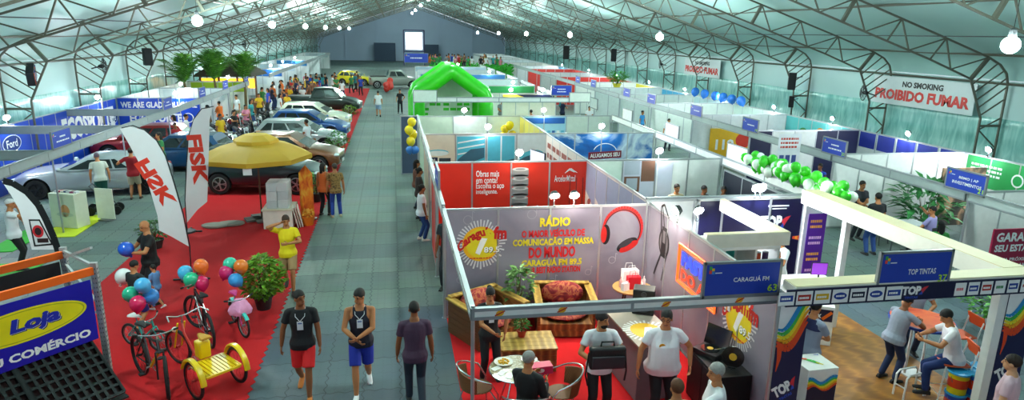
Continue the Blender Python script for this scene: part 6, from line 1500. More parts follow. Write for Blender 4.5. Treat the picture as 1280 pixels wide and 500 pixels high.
t = thing('turntable', 'black turntable with an open lid beside the upright record', 'turntable', (4.93, 9.0, .832), R(-60)); b = B(); b.box(-.22, .22, -.17, .17, 0, .09); b.build('body', M('#18181b', .35), t, bevel=.01); b = B(); b.lathe([(0, .09), (.15, .09), (.15, .1), (0, .1)], n=32); b.build('platter', M('#0c0c0e', .2, coat=.5), t); b = B(); b.lathe([(0, .1), (.05, .1), (.05, .103), (0, .103)], n=20); b.build('record_label', M('#e0b02a'), t)
b = B(); b.obox((0, .2, .24), (.44, .02, .34), (R(-15), 0, 0)); b.build('lid', M('#1a1a1e', .15, coat=.8), t); b = B(); b.tube([(.18, .12, .09), (.18, .12, .13), (.1, -.04, .125)], .007, 6); b.build('tone_arm', CHROME, t)
b = B(); ff = Fr((5.28, 9.15, 1.55), (0, -1, 0), (0, 0, 1)); b.prism(ff, [(-.04, -.06), (.04, -.06), (.04, .06), (-.04, .06)], .0, .015); b.rect(ff, -.02, .02, -.03, .03, .016); o = b.build('wall_outlet', M('#d8d8da', .4)); tag(o, 'white outlet box on the grey side wall above the records', 'outlet')
# neon sign on the side wall
fn = Fr((5.27, 12.7, 0), (0, -1, 0), (0, 0, 1)); q = [fn.px(x, y) for x, y in ((862, 309), (891, 322), (889, 362), (853, 343))]
a0, a1, z0, z1 = 1.62, 3.15, 1.28, 2.02
t = thing('neon_sign', 'orange framed neon sign with blue and red letters on the side wall', 'sign', (5.27, 11., 0)); t['_o'] = (5.27, 11., 0)
b = B(); b.prism(fn, [(a0, z0), (a1, z0), (a1, z1), (a0, z1)], .0, .02); b.build('backing', M('#8a8288', .4), t, world=True, smooth=False)
b = B(); b.tube([fn.p(a, z, .035) for a, z in ((a0, z0), (a1, z0), (a1, z1), (a0, z1))], .02, 8, closed=True); b.tube([fn.p(a, z, .035) for a, z in ((a0+.05, z0+.05), (a1-.05, z0+.05), (a1-.05, z1-.05), (a0+.05, z1-.05))], .01, 6, closed=True); b.build('frame_tube', M('#ff5a1e', emit=.55), t, world=True)
b = B(); b.text(fn, 'PASTO', (a0+a1)/2, z0+.50, 1.25, .27, .04, bold=.05); b.text(fn, 'PASTO', (a0+a1)/2, z0+.50, 1.25, .27, .03, bold=.05); b.build('blue_lettering', M('#2a40f0', emit=.5), t, world=True, smooth=False)
b = B(); b.text(fn, 'DO AR', (a0+a1)/2, z0+.20, 1.2, .22, .04, bold=.02); b.build('red_lettering', M('#f03a1a', emit=.5), t, world=True, smooth=False)
# paint stand furniture
t = thing('bar_table', 'round high table with an orange and blue top in the paint stand', 'table', (9.02, 9.25, .02)); b = B(); b.lathe([(0, 1.0), (.50, 1.0), (.52, 1.01), (.52, 1.05), (.50, 1.06)], n=40, mi=0); b.lathe([(.50, 1.06), (0, 1.062)], n=40, mi=1); b.build('table_top', [M('#1d3f9a', .35), ramp_mat('table_print', 'noise', [(.35, '#c83a1c'), (.5, '#e0642a'), (.62, '#d8481e'), (.75, '#2848a0')], .3, (1, 1, 1), 2.2, 1.)], t)
for x in (-.16, .16): b = B(); b.tube([(x, 0, 1.0), (x, 0, .03)], .022, 8); b.build('leg', WHITE, t)
b = B(); b.box(-.2, .2, -.12, .12, 0, .03); b.build('foot', WHITE, t, bevel=.008)
def stool(label, loc, rz, back=True, OC=M('#e2541a', .45)):
    t = thing('high_chair', label, 'chair', loc, rz, 'high chairs at the round table')
    b = B(); rg = []
    for y, w_ in ((-.19, .17), (-.1, .2), (.1, .2), (.2, .18)): rg.append([(-w_, y, .755), (w_, y, .755), (w_, y, .78), (0, y, .77), (-w_, y, .78)])
    b.loft(rg); b.build('seat', OC, t, bevel=.006)
    for sx in (-1, 1):
        b = B(); b.tube([(sx*.17, .18, .75), (sx*.21, .24, 0)], .013, 8); b.build('leg', WHITE, t); b = B(); b.tube([(sx*.17, -.28, 1.14) if back else (sx*.17, -.18, .76), (sx*.17, -.19, .75), (sx*.21, -.26, 0)], .013, 8); b.build('leg', WHITE, t)
    b = B(); pts = [(-.198, .222, .25), (.198, .222, .25), (.198, -.237, .25), (-.198, -.237, .25)]; b.tube(pts, .011, 7, closed=True); b.build('foot_rail', WHITE, t)
    if back:
        b = B(); b.obox((0, -.268, 1.03), (.37, .025, .23), (R(-18), 0, 0)); b.build('backrest', OC, t, bevel=.012)
stool('orange high chair with white legs under the man in white', (8.80, 8.28, .02), R(72)); stool('orange high chair standing free on the far side of the round table', (9.75, 9.15, .02), R(85))
t = thing('foot_rest', 'white bent tube frame standing on the wooden floor by the round table', 'frame', (8.42, 8.62, .02), R(8)); b = B(); [b.tube([(-.24, y, 0), (-.23, y, .38), (-.17, y, .44), (.17, y, .44), (.23, y, .38), (.24, y, 0)], .016, 8) for y in (-.1, .1)]; b.build('tube_frame', WHITE, t); b = B(); [b.tube([(x, -.1, .2), (x, .1, .2)], .012, 6) for x in (-.235, .235)]; b.build('cross_bar', WHITE, t)
def bucket(label, c, body, lid, r=.15, h=.36):
    t = thing('paint_bucket', label, 'bucket', c, 0, 'paint buckets by the pillar'); b = B(); b.lathe([(r*.88, 0), (r*.97, h*.9), (r*1.03, h*.9), (r*1.03, h*.96), (r, h*.96), (0, h*.95)], n=26); b.build('body', M(body, .35), t)
    b = B(); b.lathe([(r*1.06, h*.93), (r*1.06, h), (r*.95, h*1.01), (r*.93, h*.99), (0, h*.99)], n=26); b.build('lid', M(lid, .35), t); b = B(); b.lathe([(r*.925, h*.3), (r*.965, h*.72)], n=26); b.build('label_band', M('#e0401e' if body != '#d8261c' else '#f0d020', .4), t)
    b = B(); b.tube([(r*1.05*math.cos(R(g)), r*.3-.06, h*.85-.14*math.sin(R(g))) if 0 else (r*1.06*math.cos(R(g)), -r*1.0*math.sin(R(g))*.25-r*.1, h*.82-.2*math.sin(R(g))) for g in range(0, 181, 20)], .005, 5); b.build('handle', STEEL, t)
for (x, y, z, c, l, lb) in ((8.72, 8.05, .02, '#1748b8', '#2a9ad8', 'blue paint bucket at the bottom by the white column'), (8.98, 7.95, .02, '#d8261c', '#2a9ad8', 'red paint bucket on the floor beside the blue one'), (8.72, 8.05, .384, '#e8d01e', '#1f9ad0', 'yellow paint bucket on top of the blue one'), (8.98, 7.95, .384, '#1f5ac8', '#22a0d8', 'blue paint bucket on top of the red one'), (9.22, 8.15, .02, '#2a8a3a', '#2a9ad8', 'green paint bucket nearest the pillar'), (9.22, 8.15, .384, '#1f6ad0', '#1fa8e0', 'blue paint bucket on top of the green one')): bucket(lb, (x, y, z), c, l)
t = thing('display_cube', 'white promotional cube with a colour wave inside the paint stand entrance', 'display cube', (6.22, 8.2, .02), R(3)); b = B(); b.box(-.26, .26, -.24, .24, 0, 1.0); cu = b.build('cube', [M('#efeeea', .4)], t, bevel=.006)
b = B(); f4 = Fr((-.26, -.243, 0), (1, 0, 0), (0, 0, 1)); b.rect(f4, .01, .51, .01, .78, .002, 0)
for i, mi in enumerate((1, 2, 3, 4, 5)): pts = [(.01+.5*k/10, .70+.03*i+.05*math.sin(k*.75+i*.3)) for k in range(11)]; b.band(f4, pts, .045, .003+.0005*i, mi)
f5 = Fr((-.26, -.24, 1.002), (1, 0, 0), (0, 1, 0)); b.band(f5, [(.15, .34), (.24, .26), (.3, .16)], [.05, .08, .06], .002, 4); b.band(f5, [(.12, .36), (.2, .32)], .05, .003, 1); b.band(f5, [(.27, .2), (.34, .12)], .03, .003, 3); b.text(f5, 'TOP', .44, .42, .08, .04, .003, 8)
b.build('wave_print', WAVE, cu, smooth=False)
t = thing('display_shelf', 'white open display shelf unit behind the radio stand wall', 'shelf', (6.10, 10.85, .02)); b = B(); b.box(-.75, .85, -.35, .35, 2.02, 2.10); b.build('top_board', WHITE, t, smooth=False); b = B()
for x in (-.74, .38, .83): b.box(x-.02, x+.02, -.34, .34, 0, 2.02)
b.build('side_panel', WHITE, t, smooth=False); b = B(); b.box(-.72, .36, .30, .34, .4, 2.0); bp_ = b.build('back_panel', M('#dfe8e6', .5), t, smooth=False); b = B(); f6 = Fr((-.72, .298, 0), (1, 0, 0), (0, 0, 1)); b.rect(f6, .05, .2, 1.5, 1.95, .002, 0); b.rect(f6, .85, 1.03, 1.3, 1.95, .002, 0); b.build('teal_print', M('#1fa89a'), bp_, smooth=False)
for z in (.5, 1.0, 1.4, 1.72): b = B(); b.box(.40, .81, -.33, .33, z, z+.03); b.build('shelf_board', WHITE, t, smooth=False)
for k, (x, z, c, lb) in enumerate(((6.87, 1.772, '#c24a2a', 'orange tin on the upper shelf of the white unit'), (7.02, 1.772, '#3a2a5a', 'violet tin on the upper shelf of the white unit'), (6.87, 1.452, '#7a4a2a', 'brown tin on the second shelf of the white unit'), (7.03, 1.452, '#2a3a6a', 'navy tin on the second shelf of the white unit'))):
    t = thing('paint_tin', lb, 'tin', (x-.25, 10.68, z), 0, 'tins on the white shelf unit'); b = B(); b.lathe([(.055, 0), (.055, .15), (.05, .155), (0, .152)], n=18); b.build('body', M(c, .4), t); b = B(); b.lathe([(.056, .148), (.056, .16), (.045, .158), (0, .156)], n=18); b.build('lid', STEEL, t)
t = thing('roll_up_banner', 'purple roll-up banner with rows of pale print in the paint stand', 'banner', (9.15, 12.6, .02)); b = B(); b.box(-.24, .24, -.1, .1, 0, .08); b.build('base', STEEL, t, bevel=.01); b = B(); b.box(-.22, .22, -.005, .005, .08, 2.05); pn = b.build('print', M('#5a1f9a', .4), t, smooth=False)
b = B(); f7 = Fr((-.22, -.006, 0), (1, 0, 0), (0, 0, 1))
for k in range(4): strokes(b, f7, .06, .36, .55+.38*k, .80+.38*k, 2, k % 2, .002, k)
b.build('lettering', [M('#e8b0f0'), M('#f0a050')], pn, smooth=False)
t = thing('reception_desk', 'white reception desk inside the paint stand', 'desk', (8.1, 11.3, .02)); b = B(); b.box(-.55, .55, -.3, .3, 0, 1.0); b.build('front', WHITE, t, bevel=.01); b = B(); b.box(-.6, .6, -.35, .35, 1.0, 1.04); b.build('desk_top', M('#f2f2f4', .3), t, bevel=.006)
t = thing('monitor', 'small purple screen monitor on the white reception desk', 'monitor', (8.4, 11.3, 1.062), R(-12)); b = B(); b.box(-.16, .16, -.012, .012, .1, .36); b.build('casing', BLACK, t, bevel=.005); b = B(); b.rect(Fr((-.15, -.0125, .11), (1, 0, 0), (0, 0, 1)), 0, .3, 0, .24, .001); b.build('screen', M('#8a3ab8', emit=.25), t, smooth=False); b = B(); b.box(-.08, .08, -.06, .06, 0, .012); b.box(-.015, .015, -.01, .01, .01, .12); b.build('stand', BLACK, t)
t = thing('paint_mixing_cabinet', 'white cabinet with a dark front at the end of the wooden floor', 'cabinet', (8.05, 10.75, .02), R(-28)); b = B(); b.box(-.3, .3, -.2, .2, 0, .8); b.build('body', WHITE, t, bevel=.008); b = B(); b.box(-.27, .27, -.21, -.2, .5, .74); d_ = b.build('front_panel', NAVYP, t); b = B(); f8 = Fr((-.27, -.2105, .5), (1, 0, 0), (0, 0, 1)); b.text(f8, 'Kolux', .2, .12, .28, .12, .003, 0, bold=.03); b.band(f8, [(.36, .04), (.44, .12), (.52, .2)], .06, .003, 1); b.build('lettering', [SIGNWHITE, ORANGE], d_, smooth=False)
# things in the right hand stands
t = thing('advert_banner', 'garnet advert banner with white capitals at the right edge', 'banner', (13.75, 12.0, 0)); b = B(); b.box(-.62, .9, -.02, .02, .62, 1.75); pn = b.build('panel', M('#a01040', .45), t, smooth=False); b = B(); f9 = Fr((-.62, -.021, 0), (1, 0, 0), (0, 0, 1)); b.text(f9, 'GARANTA', .74, 1.56, 1.3, .22, .002, bold=.04); b.text(f9, 'SEU ESTANDE', .74, 1.3, 1.3, .17, .002, bold=.04); b.text(f9, 'NA PRÓXIMA', .72, 1.04, .8, .10, .002, bold=.02); b.text(f9, 'EXPO AM', .72, .88, .6, .10, .002, bold=.02); b.rect(f9, .0, 1.52, .0+.62, .72, .002, 0); b.build('lettering', SIGNWHITE, pn, smooth=False)
for x in (-.55, .83): b = B(); b.bar((x, .03, 0), (x, .03, 1.75), .04); b.obox((x, 0, .015), (.08, .5, .03)); b.build('foot', STEEL, t)
t = thing('roll_up_banner', 'burgundy slanted panel beside the potted palm in the white stand', 'banner', (15.2, 14.2, 0), R(-35)); b = B(); b.box(-.45, .45, -.01, .01, .06, 1.3); b.build('print', M('#7a1a30', .45), t, smooth=False); b = B(); b.box(-.5, .5, -.12, .12, 0, .06); b.build('base', STEEL, t)
t = thing('picture_panel', 'large dark photo panel beside the potted palm', 'picture', (17.0, 16.9, 0)); b = B(); b.box(-.75, .75, -.03, .03, .3, 2.1); pn = b.build('panel', ramp_mat('photo_print', 'noise', [(.3, '#1c2a26'), (.5, '#4a4038'), (.62, '#c89a78'), (.75, '#2a3a34')], .4, (1, 1, 1), 1.6, .6), t, smooth=False); b = B(); b.bar((-.7, .04, 0), (-.7, .04, 2.1), .04); b.bar((.7, .04, 0), (.7, .04, 2.1), .04); b.build('frame', ALU, t)
t = thing('office_table', 'small table with a dark chair by the man in the lilac shirt', 'table', (14.3, 15.9, 0)); b = B(); b.box(-.6, .6, -.35, .35, .71, .74); b.build('table_top', M('#dfe2e2', .4), t)
for x in (-.55, .55):
    for y in (-.3, .3): b = B(); b.bar((x, y, 0), (x, y, .71), .035); b.build('leg', STEEL, t)
def chair(label, loc, rz, col='#1a1c20'):
    t = thing('office_chair', label, 'chair', loc, rz, 'dark visitor chairs in the stands'); b = B(); b.box(-.22, .22, -.21, .23, .43, .48); b.build('seat', M(col, .6), t, bevel=.015); b = B(); b.obox((0, -.24, .70), (.42, .04, .34), (R(-8), 0, 0)); b.build('backrest', M(col, .6), t, bevel=.015)
    for sx in (-1, 1):
        b = B(); b.tube([(sx*.2, -.27, .8), (sx*.21, -.2, .44), (sx*.23, -.26, 0)], .012, 6); b.build('leg', BLACK, t); b = B(); b.tube([(sx*.2, .2, .44), (sx*.23, .25, 0)], .012, 6); b.build('leg', BLACK, t)
chair('dark visitor chair under the man in the lilac shirt', (14.5, 15.15, 0), R(10)); chair('dark visitor chair standing empty by the small table', (13.9, 16.4, 0), R(200)); chair('dark visitor chair under the person with long dark hair', (13.62, 13.9, 0), R(0)); chair('dark chair in the stand with navy panels', (16.6, 21.9, 0), R(170)); chair('dark chair beside the blue shirt behind the balloon garland', (15.3, 21.3, 0), R(170))
t = thing('fire_extinguisher', 'red fire extinguisher hung on the post of the right stand', 'fire extinguisher', (13.22, 18.02, 0)); b = B(); b.lathe([(0, 1.2), (.07, 1.21), (.075, 1.55), (.04, 1.62), (.02, 1.64), (.02, 1.68), (0, 1.68)], (-.07, 0, 0), 16); b.build('cylinder', RED, t); b = B(); b.obox((-.07, 0, 1.70), (.1, .03, .03)); b.tube([(-.03, 0, 1.66), (.02, .02, 1.5), (.0, .03, 1.3)], .012, 6); b.build('valve', BLACK, t)
t = thing('price_panel', 'yellow panel with red figures in the teal walled stand', 'sign', (15.4, 27.9, 0)); b = B(); b.box(-1.2, 1.0, -.03, .0, .1, 1.75); pn = b.build('panel', M('#f0b41a', .45), t, smooth=False); b = B(); f9 = Fr((-1.2, -.031, 0), (1, 0, 0), (0, 0, 1)); b.text(f9, '119', .75, 1.0, .9, .5, .002, 0, bold=.04); b.disc(f9, 1.7, 1.2, .42, .35, .002, 1); b.build('figures', [SIGNWHITE, M('#d8341e')], pn, smooth=False)
for lb, x, y, c in (('white poster with small pictures hanging above the balloon garland', 12.0, 18.6, '#e8eaf0'),):
    p = D(984, 190, 19.3); t = thing('hanging_poster', lb, 'poster', (p.x, 19.3, 0)); b = B(); b.prism(Fr((-.35, 0, 0), (1, 0, 0), (0, 0, 1)), [(0, p.z-.55), (.8, p.z-.55), (.8, p.z+.6), (0, p.z+.6)], -.006, .006); pn = b.build('sheet', M(c, .5), t, smooth=False); b = B(); f9 = Fr((-.35, -.007, p.z), (1, 0, 0), (0, 0, 1)); strokes(b, f9, .08, .7, .1, .5, 3, 0, .001, 3)
    for k in range(3): b.rect(f9, .08+.22*k, .24+.22*k, -.4, -.1, .001, 1)
    b.build('print', [M('#c23a2a'), M('#3a4a8a')], pn, smooth=False)
    b = B(); b.bar((-.3, .02, 0), (-.3, .02, p.z+.6), .03); b.build('pole', ALU, t)
# counter by the silver coupe
t = thing('promo_counter', 'cream promotional counter with an orange picture on the lime mat', 'counter', (-9.5, 20.75, .02), R(-20)); b = B(); b.box(-.42, .42, -.24, .24, 0, 1.02); cc = b.build('counter', M('#e2e3cf', .5), t, bevel=.01); b = B(); f9 = Fr((-.42, -.241, 0), (1, 0, 0), (0, 0, 1)); b.disc(f9, .5, .52, .15, .18, .002, 0); b.disc(f9, .48, .4, .28, .07, .002, 1); b.build('picture', [M('#e8a070'), M('#c9cfc0')], cc, smooth=False)
t = thing('display_board', 'cream side board standing next to the promotional counter', 'board', (-8.75, 21.3, 0), R(-20)); b = B(); b.box(-.3, .3, -.015, .015, .05, 1.0); b.build('panel', M('#e0e3d4', .5), t); b = B(); b.obox((0, 0, .02), (.4, .3, .04)); b.build('foot', STEEL, t)
rr = random.Random(9)
for k in range(7):
    b = B(); b.obox((0, 0, .02+.0), (.16, .11, .04), (0, 0, rr.uniform(0, 3))); o = b.build('leaflet_stack', M(['#d8dae0', '#b0263a', '#e8e4d8', '#3a4a7a', '#c8ccd0', '#8a2a5a', '#e0e0e4'][k], .5)); o.location = (-9.78+.095*k, 20.83-.035*k, 1.042); tag(o, 'small leaflet stack on the cream counter, %s from the side wall' % ('first', 'second', 'third', 'fourth', 'fifth', 'sixth', 'seventh')[k], 'leaflets', 'leaflet stacks on the cream counter')
t = thing('baby_stroller', 'dark stroller frame standing behind the cream counter', 'stroller', (-9.1, 22.1, 0), R(-80)); b = B(); b.tube([(-.22, -.3, .95), (-.22, .35, .2)], .014, 6); b.tube([(.22, -.3, .95), (.22, .35, .2)], .014, 6); b.tube([(-.22, .3, .6), (-.22, -.35, .16)], .014, 6); b.tube([(.22, .3, .6), (.22, -.35, .16)], .014, 6); b.tube([(-.22, -.3, .95), (.22, -.3, .95)], .016, 6); b.build('frame', DARKGREY, t); b = B(); b.ball((0, .02, .5), (.2, .25, .14)); b.build('seat', M('#22242a', .8), t)
for x in (-.24, .24):
    for y in (-.36, .36): b = B(); b.lathe([(.06, -.02), (.14, -.02), (.15, 0), (.14, .02), (.06, .02)], (x, y, .15), 18, rot=Mx.Rotation(PI/2, 3, 'Y')); b.build('wheel', RUBBER, t)
t = thing('sale_counter', 'red counter with metal sheets on its front, aisle end of the red stand', 'counter', (1.45, 15.8, 0)); b = B(); b.box(-.35, .35, -.55, .55, 0, .95); cc = b.build('counter', REDP, t, bevel=.01); b = B(); f9 = Fr((-.351, .55, 0), (0, -1, 0), (0, 0, 1)); [b.rect(f9, .05+.08*k, .11+.08*k, .5, .9, .004) for k in range(12)]; b.build('metal_sheets', M('#cfd3d6', .35, .6), cc, smooth=False); b = B(); b.box(-.38, .38, -.58, .58, .95, .99); b.build('counter_top', WHITE, t)
t = thing('television', 'flat television on the side of the poster stand', 'television', (4.7, 21.2, 0), R(-70)); b = B(); b.box(-.45, .45, -.03, .03, 1.45, 2.0); b.build('casing', BLACK, t, bevel=.01); b = B(); b.rect(Fr((-.43, -.031, 1.47), (1, 0, 0), (0, 0, 1)), 0, .86, 0, .51, .001); b.build('screen', M('#b8c4e8', emit=.35), t, smooth=False); b = B(); b.bar((0, .03, 0), (0, .03, 1.6), .05); b.obox((0, 0, .02), (.5, .4, .04)); b.build('stand', DARKGREY, t)

# ------------------------------------------------------------------ banners, speakers, fans on the tent wall
fb = Fr((XR-.24, 27.9, 0), (0, -1, 0), (0, 0, 1))
def no_smoking(label, y1, y0):
    f = Fr((XR-.30, y1, 0), (0, -1, 0), (0, 0, 1)); W_ = y1-y0; b = B(); b.prism(f, [(0, 2.98), (W_, 2.98), (W_, 4.22), (0, 4.22)], -.006, .006); bn = tag(b.build('banner', M('#d4dde0', .5, vary=.04), smooth=False), label, 'banner', 'warning banners on the tent wall')
    b = B(); b.text(f, 'NO SMOKING', W_*.52, 3.92, W_*.40, .26, .012, 1, bold=.05); b.text(f, 'PROIBIDO FUMAR', W_*.5, 3.43, W_*.93, .48, .012, 0, bold=.05); b.build('lettering', [M('#d8281c', .5), BLACK], bn, smooth=False)
no_smoking('white banner with red and black capitals on the tent wall, nearer one', 28.0, 22.3); no_smoking('white banner with red and black capitals far down the tent wall', 49., 43.2)
def hung_speaker(label, c, rz, s_=1.): 
    t = thing('hung_loudspeaker', label, 'speaker', c, rz, 'loudspeakers hung on the trusses'); t.scale = (s_,)*3; b = B(); b.loft([[(-.28, -.2, -.5), (.28, -.2, -.5), (.35, .22, -.5), (-.35, .22, -.5)], [(-.28, -.2, .5), (.28, -.2, .5), (.35, .22, .5), (-.35, .22, .5)]]); b.build('cabinet', M('#15161a', .6), t, smooth=False, bevel=.02); b = B(); b.box(-.32, .32, .221, .235, -.46, .46); b.build('grille', M('#26272b', .5, .4), t); b = B(); b.tube([(0, -.2, .2), (0, -.55, .3)], .03, 6); b.build('bracket', DARKGREY, t)
hung_speaker('black loudspeaker hung on the third truss of the right wall, upper one', (21.3, 33.0, 3.55), R(60), .9); hung_speaker('smaller loudspeaker below it on the same right truss', (21.4, 33.0, 2.45), R(60), .6)
hung_speaker('black loudspeaker on the third truss of the left wall', (-13.0, 39.1, 4.2), R(-60), .9); hung_speaker('black loudspeaker high on a far right truss', (21.3, 63.1, 3.9), R(70), 1.2); hung_speaker('big loudspeaker pair far down the right wall', (21.2, 81., 3.6), R(70), 1.6)
def fan(label, c, rz):
    t = thing('wall_fan', label, 'fan', c, rz, 'round fans on the trusses'); E_ = Mx.Rotation(-PI/2, 3, 'X'); b = B()
    for y in (-.08, .08):
        for r in (.12, .24, .36): b.tube([(r*math.cos(2*PI*i/24), y*(1 if r < .3 else .2), r*math.sin(2*PI*i/24)) for i in range(24)], .008, 5, closed=True)
    for i in range(16): g = 2*PI*i/16; b.tube([(.05*math.cos(g), .1, .05*math.sin(g)), (.25*math.cos(g), .07, .25*math.sin(g)), (.37*math.cos(g), 0, .37*math.sin(g)), (.25*math.cos(g), -.07, .25*math.sin(g))], .005, 4)
    b.build('cage', DARKGREY, t); b = B(); b.ball((0, -.1, 0), (.09, .14, .09)); b.tube([(0, -.15, 0), (0, -.5, -.1)], .03, 6); b.build('motor', BLACK, t); b = B()
    for i in range(4):
        g = 2*PI*i/4; u1 = V((math.cos(g), 0, math.sin(g))); v1 = V((-math.sin(g), 0, math.cos(g))); q = [u1*.06-v1*.03, u1*.32-v1*.09+V((0, .03, 0)), u1*.33+v1*.07-V((0, .03, 0)), u1*.06+v1*.03]; b.add(q+[p+V((0, .008, 0)) for p in q], [(0, 1, 2, 3), (7, 6, 5, 4), (0, 4, 5, 1), (1, 5, 6, 2), (2, 6, 7, 3), (3, 7, 4, 0)])
    b.build('blades', M('#4a4e52', .5), t)
fan('round fan on the truss left of the nearer warning banner', (21.2, 27.2, 3.45), R(70)); fan('round fan on the second truss of the left wall', (-12.9, 33.2, 4.0), R(-60)); fan('round fan far along the right trusses', (21.2, 51.2, 3.6), R(70)); fan('round fan on a fifth truss of the left wall', (-12.9, 63.2, 4.4), R(-60))
t = thing('stage_light', 'slanted coloured stage light box on the first truss of the left wall', 'lamp', (-13.05, 27.2, 4.0), R(-70)); b = B(); b.obox((0, 0, 0), (.75, .25, .55), (0, R(25), 0)); b.build('housing', M('#16161c', .5), t, bevel=.02); b = B()
for i in range(5): b.obox((-.28+.14*i, .135, .13-.065*i), (.1, .02, .42), (0, R(25), 0), i % 3)
b.build('lenses', [M('#2a3a9a', .2), M('#c04a2a', .2), M('#3a2a6a', .2)], t); b = B(); b.tube([(0, -.1, .1), (0, -.55, .3)], .03, 6); b.build('bracket', DARKGREY, t)
# ------------------------------------------------------------------ people
def lapbag(root, P):
    pass
person('man in a black tee and red shorts with a badge, walking down the aisle', (-1.54, 10.15, 0), PI, 1.78, 'brown', top=('short', '#101016'), bottom=('shorts', '#e01e22'), shoes='#c8742a', legs='walk', head=(38, 2), lod=0, arms={'r': ((.33, .02, .82), (1, -.4, 0))}, extras=badge)
person('man in a navy vest and blue shorts folding his hands in the aisle', (-.62, 10.1, 0), PI, 1.78, 'tan', top=('tank', '#15172a'), bottom=('shorts', '#1b2fa0'), shoes='#e8e8ec', legs='walk2', head=(-35, -14), lod=0, arms={'l': ((.02, .27, 1.06), (-1, -.2, -.4)), 'r': ((.06, .22, 1.0), (1, -.2, -.4))}, extras=badge)
person('man in a plum tee and dark jeans walking away down the aisle', (.23, 9.5, 0), R(2), 1.75, 'brown', ('short', '#15110f'), ('short', '#4a3048'), ('trousers', '#1f2838'), legs='walk', stride=.16, lod=0)
person('blurred walker in a bright yellow tee touching his head', (-2.43, 14.75, .012), PI*1.02, 1.75, 'tan', ('short', '#3a2216'), ('short', '#f0d40c'), ('shorts', '#a8875e'), '#2a1c18', 'walk', lod=0, arms={'r': ((.12, .12, 1.62), (1, .1, -.5)), 'l': ((-.05, .3, 1.2), (-1, 0, -.5))}, head=(10, -12))
person('bald man in black holding a blue balloon', (-5.2, 14.45, .012), R(125), 1.8, 'tan', ('bald', '#000000'), ('short', '#0c0c10'), ('shorts', '#101016'), '#0e0e10', 'apart', lod=0, bulk=1.08, arms={'l': ((-.1, .34, 1.17), (-1, -.2, -.6)), 'r': ((.1, .34, 1.17), (1, -.2, -.6))}, head=(8, -22))
person('boy in a dark tee and blue shorts among the bicycles', (-4.98, 12.95, .012), R(-30), 1.42, 'tan', ('short', '#120e0c'), ('short', '#1c2226'), ('shorts', '#23358c'), '#2a2a2e', 'walk', lod=0, stride=.15, arms={'r': ((.15, .32, 1.0), (1, -.2, -.6))}, head=(-10, -20))
person('toddler in a light blue outfit beside the bicycles', (-5.0, 14.0, .012), R(70), .98, 'tan', ('short', '#15100c'), ('short', '#5a88c0'), ('shorts', '#3a5a98'), '#d8d8dc', 'walk', lod=0, stride=.15, bulk=1.1)
person('man in a white tee and cap with a hand at his mouth', (-9.05, 16.95, .02), R(-75), 1.72, 'tan', ('cap', '#d8d8d8'), ('short', '#e8e8ee'), ('trousers', '#101014'), '#1c1c1e', lod=1, arms={'r': ((.02, .17, 1.52), (1, .2, -.8)), 'l': ((.0, .24, 1.18), (-1, .2, -.6))}, fem=True)
person('man in a pale tee and green shorts beside the silver coupe', (-9.6, 23.3, 0), R(30), 1.72, 'tan', ('short', '#6a5a6a'), ('short', '#c8ccc4'), ('shorts', '#1f5a50'), '#1c1c22', 'walk', lod=1, lean=.25, stride=.12)
person('man in a red tee and beige shorts beside the silver coupe', (-8.85, 24.0, 0), R(10), 1.75, 'tan', ('short', '#2a1a14'), ('short', '#a01020'), ('shorts', '#b8ac94'), '#3a2a20', lod=1, arms={'l': ((-.45, .25, 1.25), (-.3, -1, -.3))})
person('man in a brown patterned shirt and blue jeans standing on the carpet edge', (-1.88, 20.95, 0), R(12), 1.7, 'tan', ('short', '#3a3028'), ('short', '#8a6a3a', ramp_mat('patterned_shirt', 'noise', [(.35, '#5a4224'), (.5, '#a8844a'), (.65, '#6a5030')], .8, (1, 1, 1), 12.)), ('trousers', '#22419a'), '#c8b89a', lod=0, head=(20, 0))
person('woman in an orange top holding close to the man in blue jeans', (-2.26, 21.15, .012), R(-20), 1.68, 'tan', ('long', '#120c0a'), ('tank', '#d0682a'), ('trousers', '#14141a'), '#2a1c1a', lod=0, fem=True, head=(-25, 0))
person('woman in a white tee and jeans beside the red counter', (.70, 18.2, 0), R(-75), 1.6, 'brown', ('bun', '#120c0a'), ('short', '#e8e8ee'), ('trousers', '#1f3f7a'), '#e0dcd4', lod=0, fem=True, bulk=1.1)
person('walker in a white tee and pale shorts far down the aisle', (-1.05, 46.7, 0), R(5), 1.75, 'tan', ('short', '#1a1210'), ('short', '#e4e6ec'), ('shorts', '#8fa8c8'), '#2a2a2a', 'walk', lod=2)
person('woman in black with hands on hips far down the aisle', (.45, 48.6, 0), PI, 1.7, 'tan', ('pony', '#2a1c14'), ('short', '#15151a'), ('trousers', '#17171c'), '#202022', lod=2, fem=True, arms={'l': ((-.2, .08, 1.0), (-1, -.2, 0))})
person('man in white looking into the silver hatchback', (-3.95, 31.3, .012), R(60), 1.75, 'brown', ('short', '#1c1612'), ('short', '#dfe6ee'), ('trousers', '#2a3040'), lod=2)
person('person in blue jeans behind the dark panel with balloons', (.55, 28.3, 0), R(-60), 1.7, 'tan', ('short', '#1a1210'), ('short', '#3a2a2a'), ('trousers', '#25489a'), lod=2)
person('dark haired visitor at the aisle corner of the poster stand', (.72, 20.3, 0), R(-80), 1.66, 'brown', ('bun', '#100c0a'), ('short', '#2a1a1a'), ('trousers', '#20242e'), lod=1, fem=True)
person('visitor in a brown top behind the dark haired one by the poster stand', (.68, 21.6, 0), R(-85), 1.66, 'tan', ('long', '#1a100c'), ('short', '#7a4a3a'), ('trousers', '#2a3048'), lod=1, fem=True)
def at_head(px, py, y): p = D(px, py, y); return p
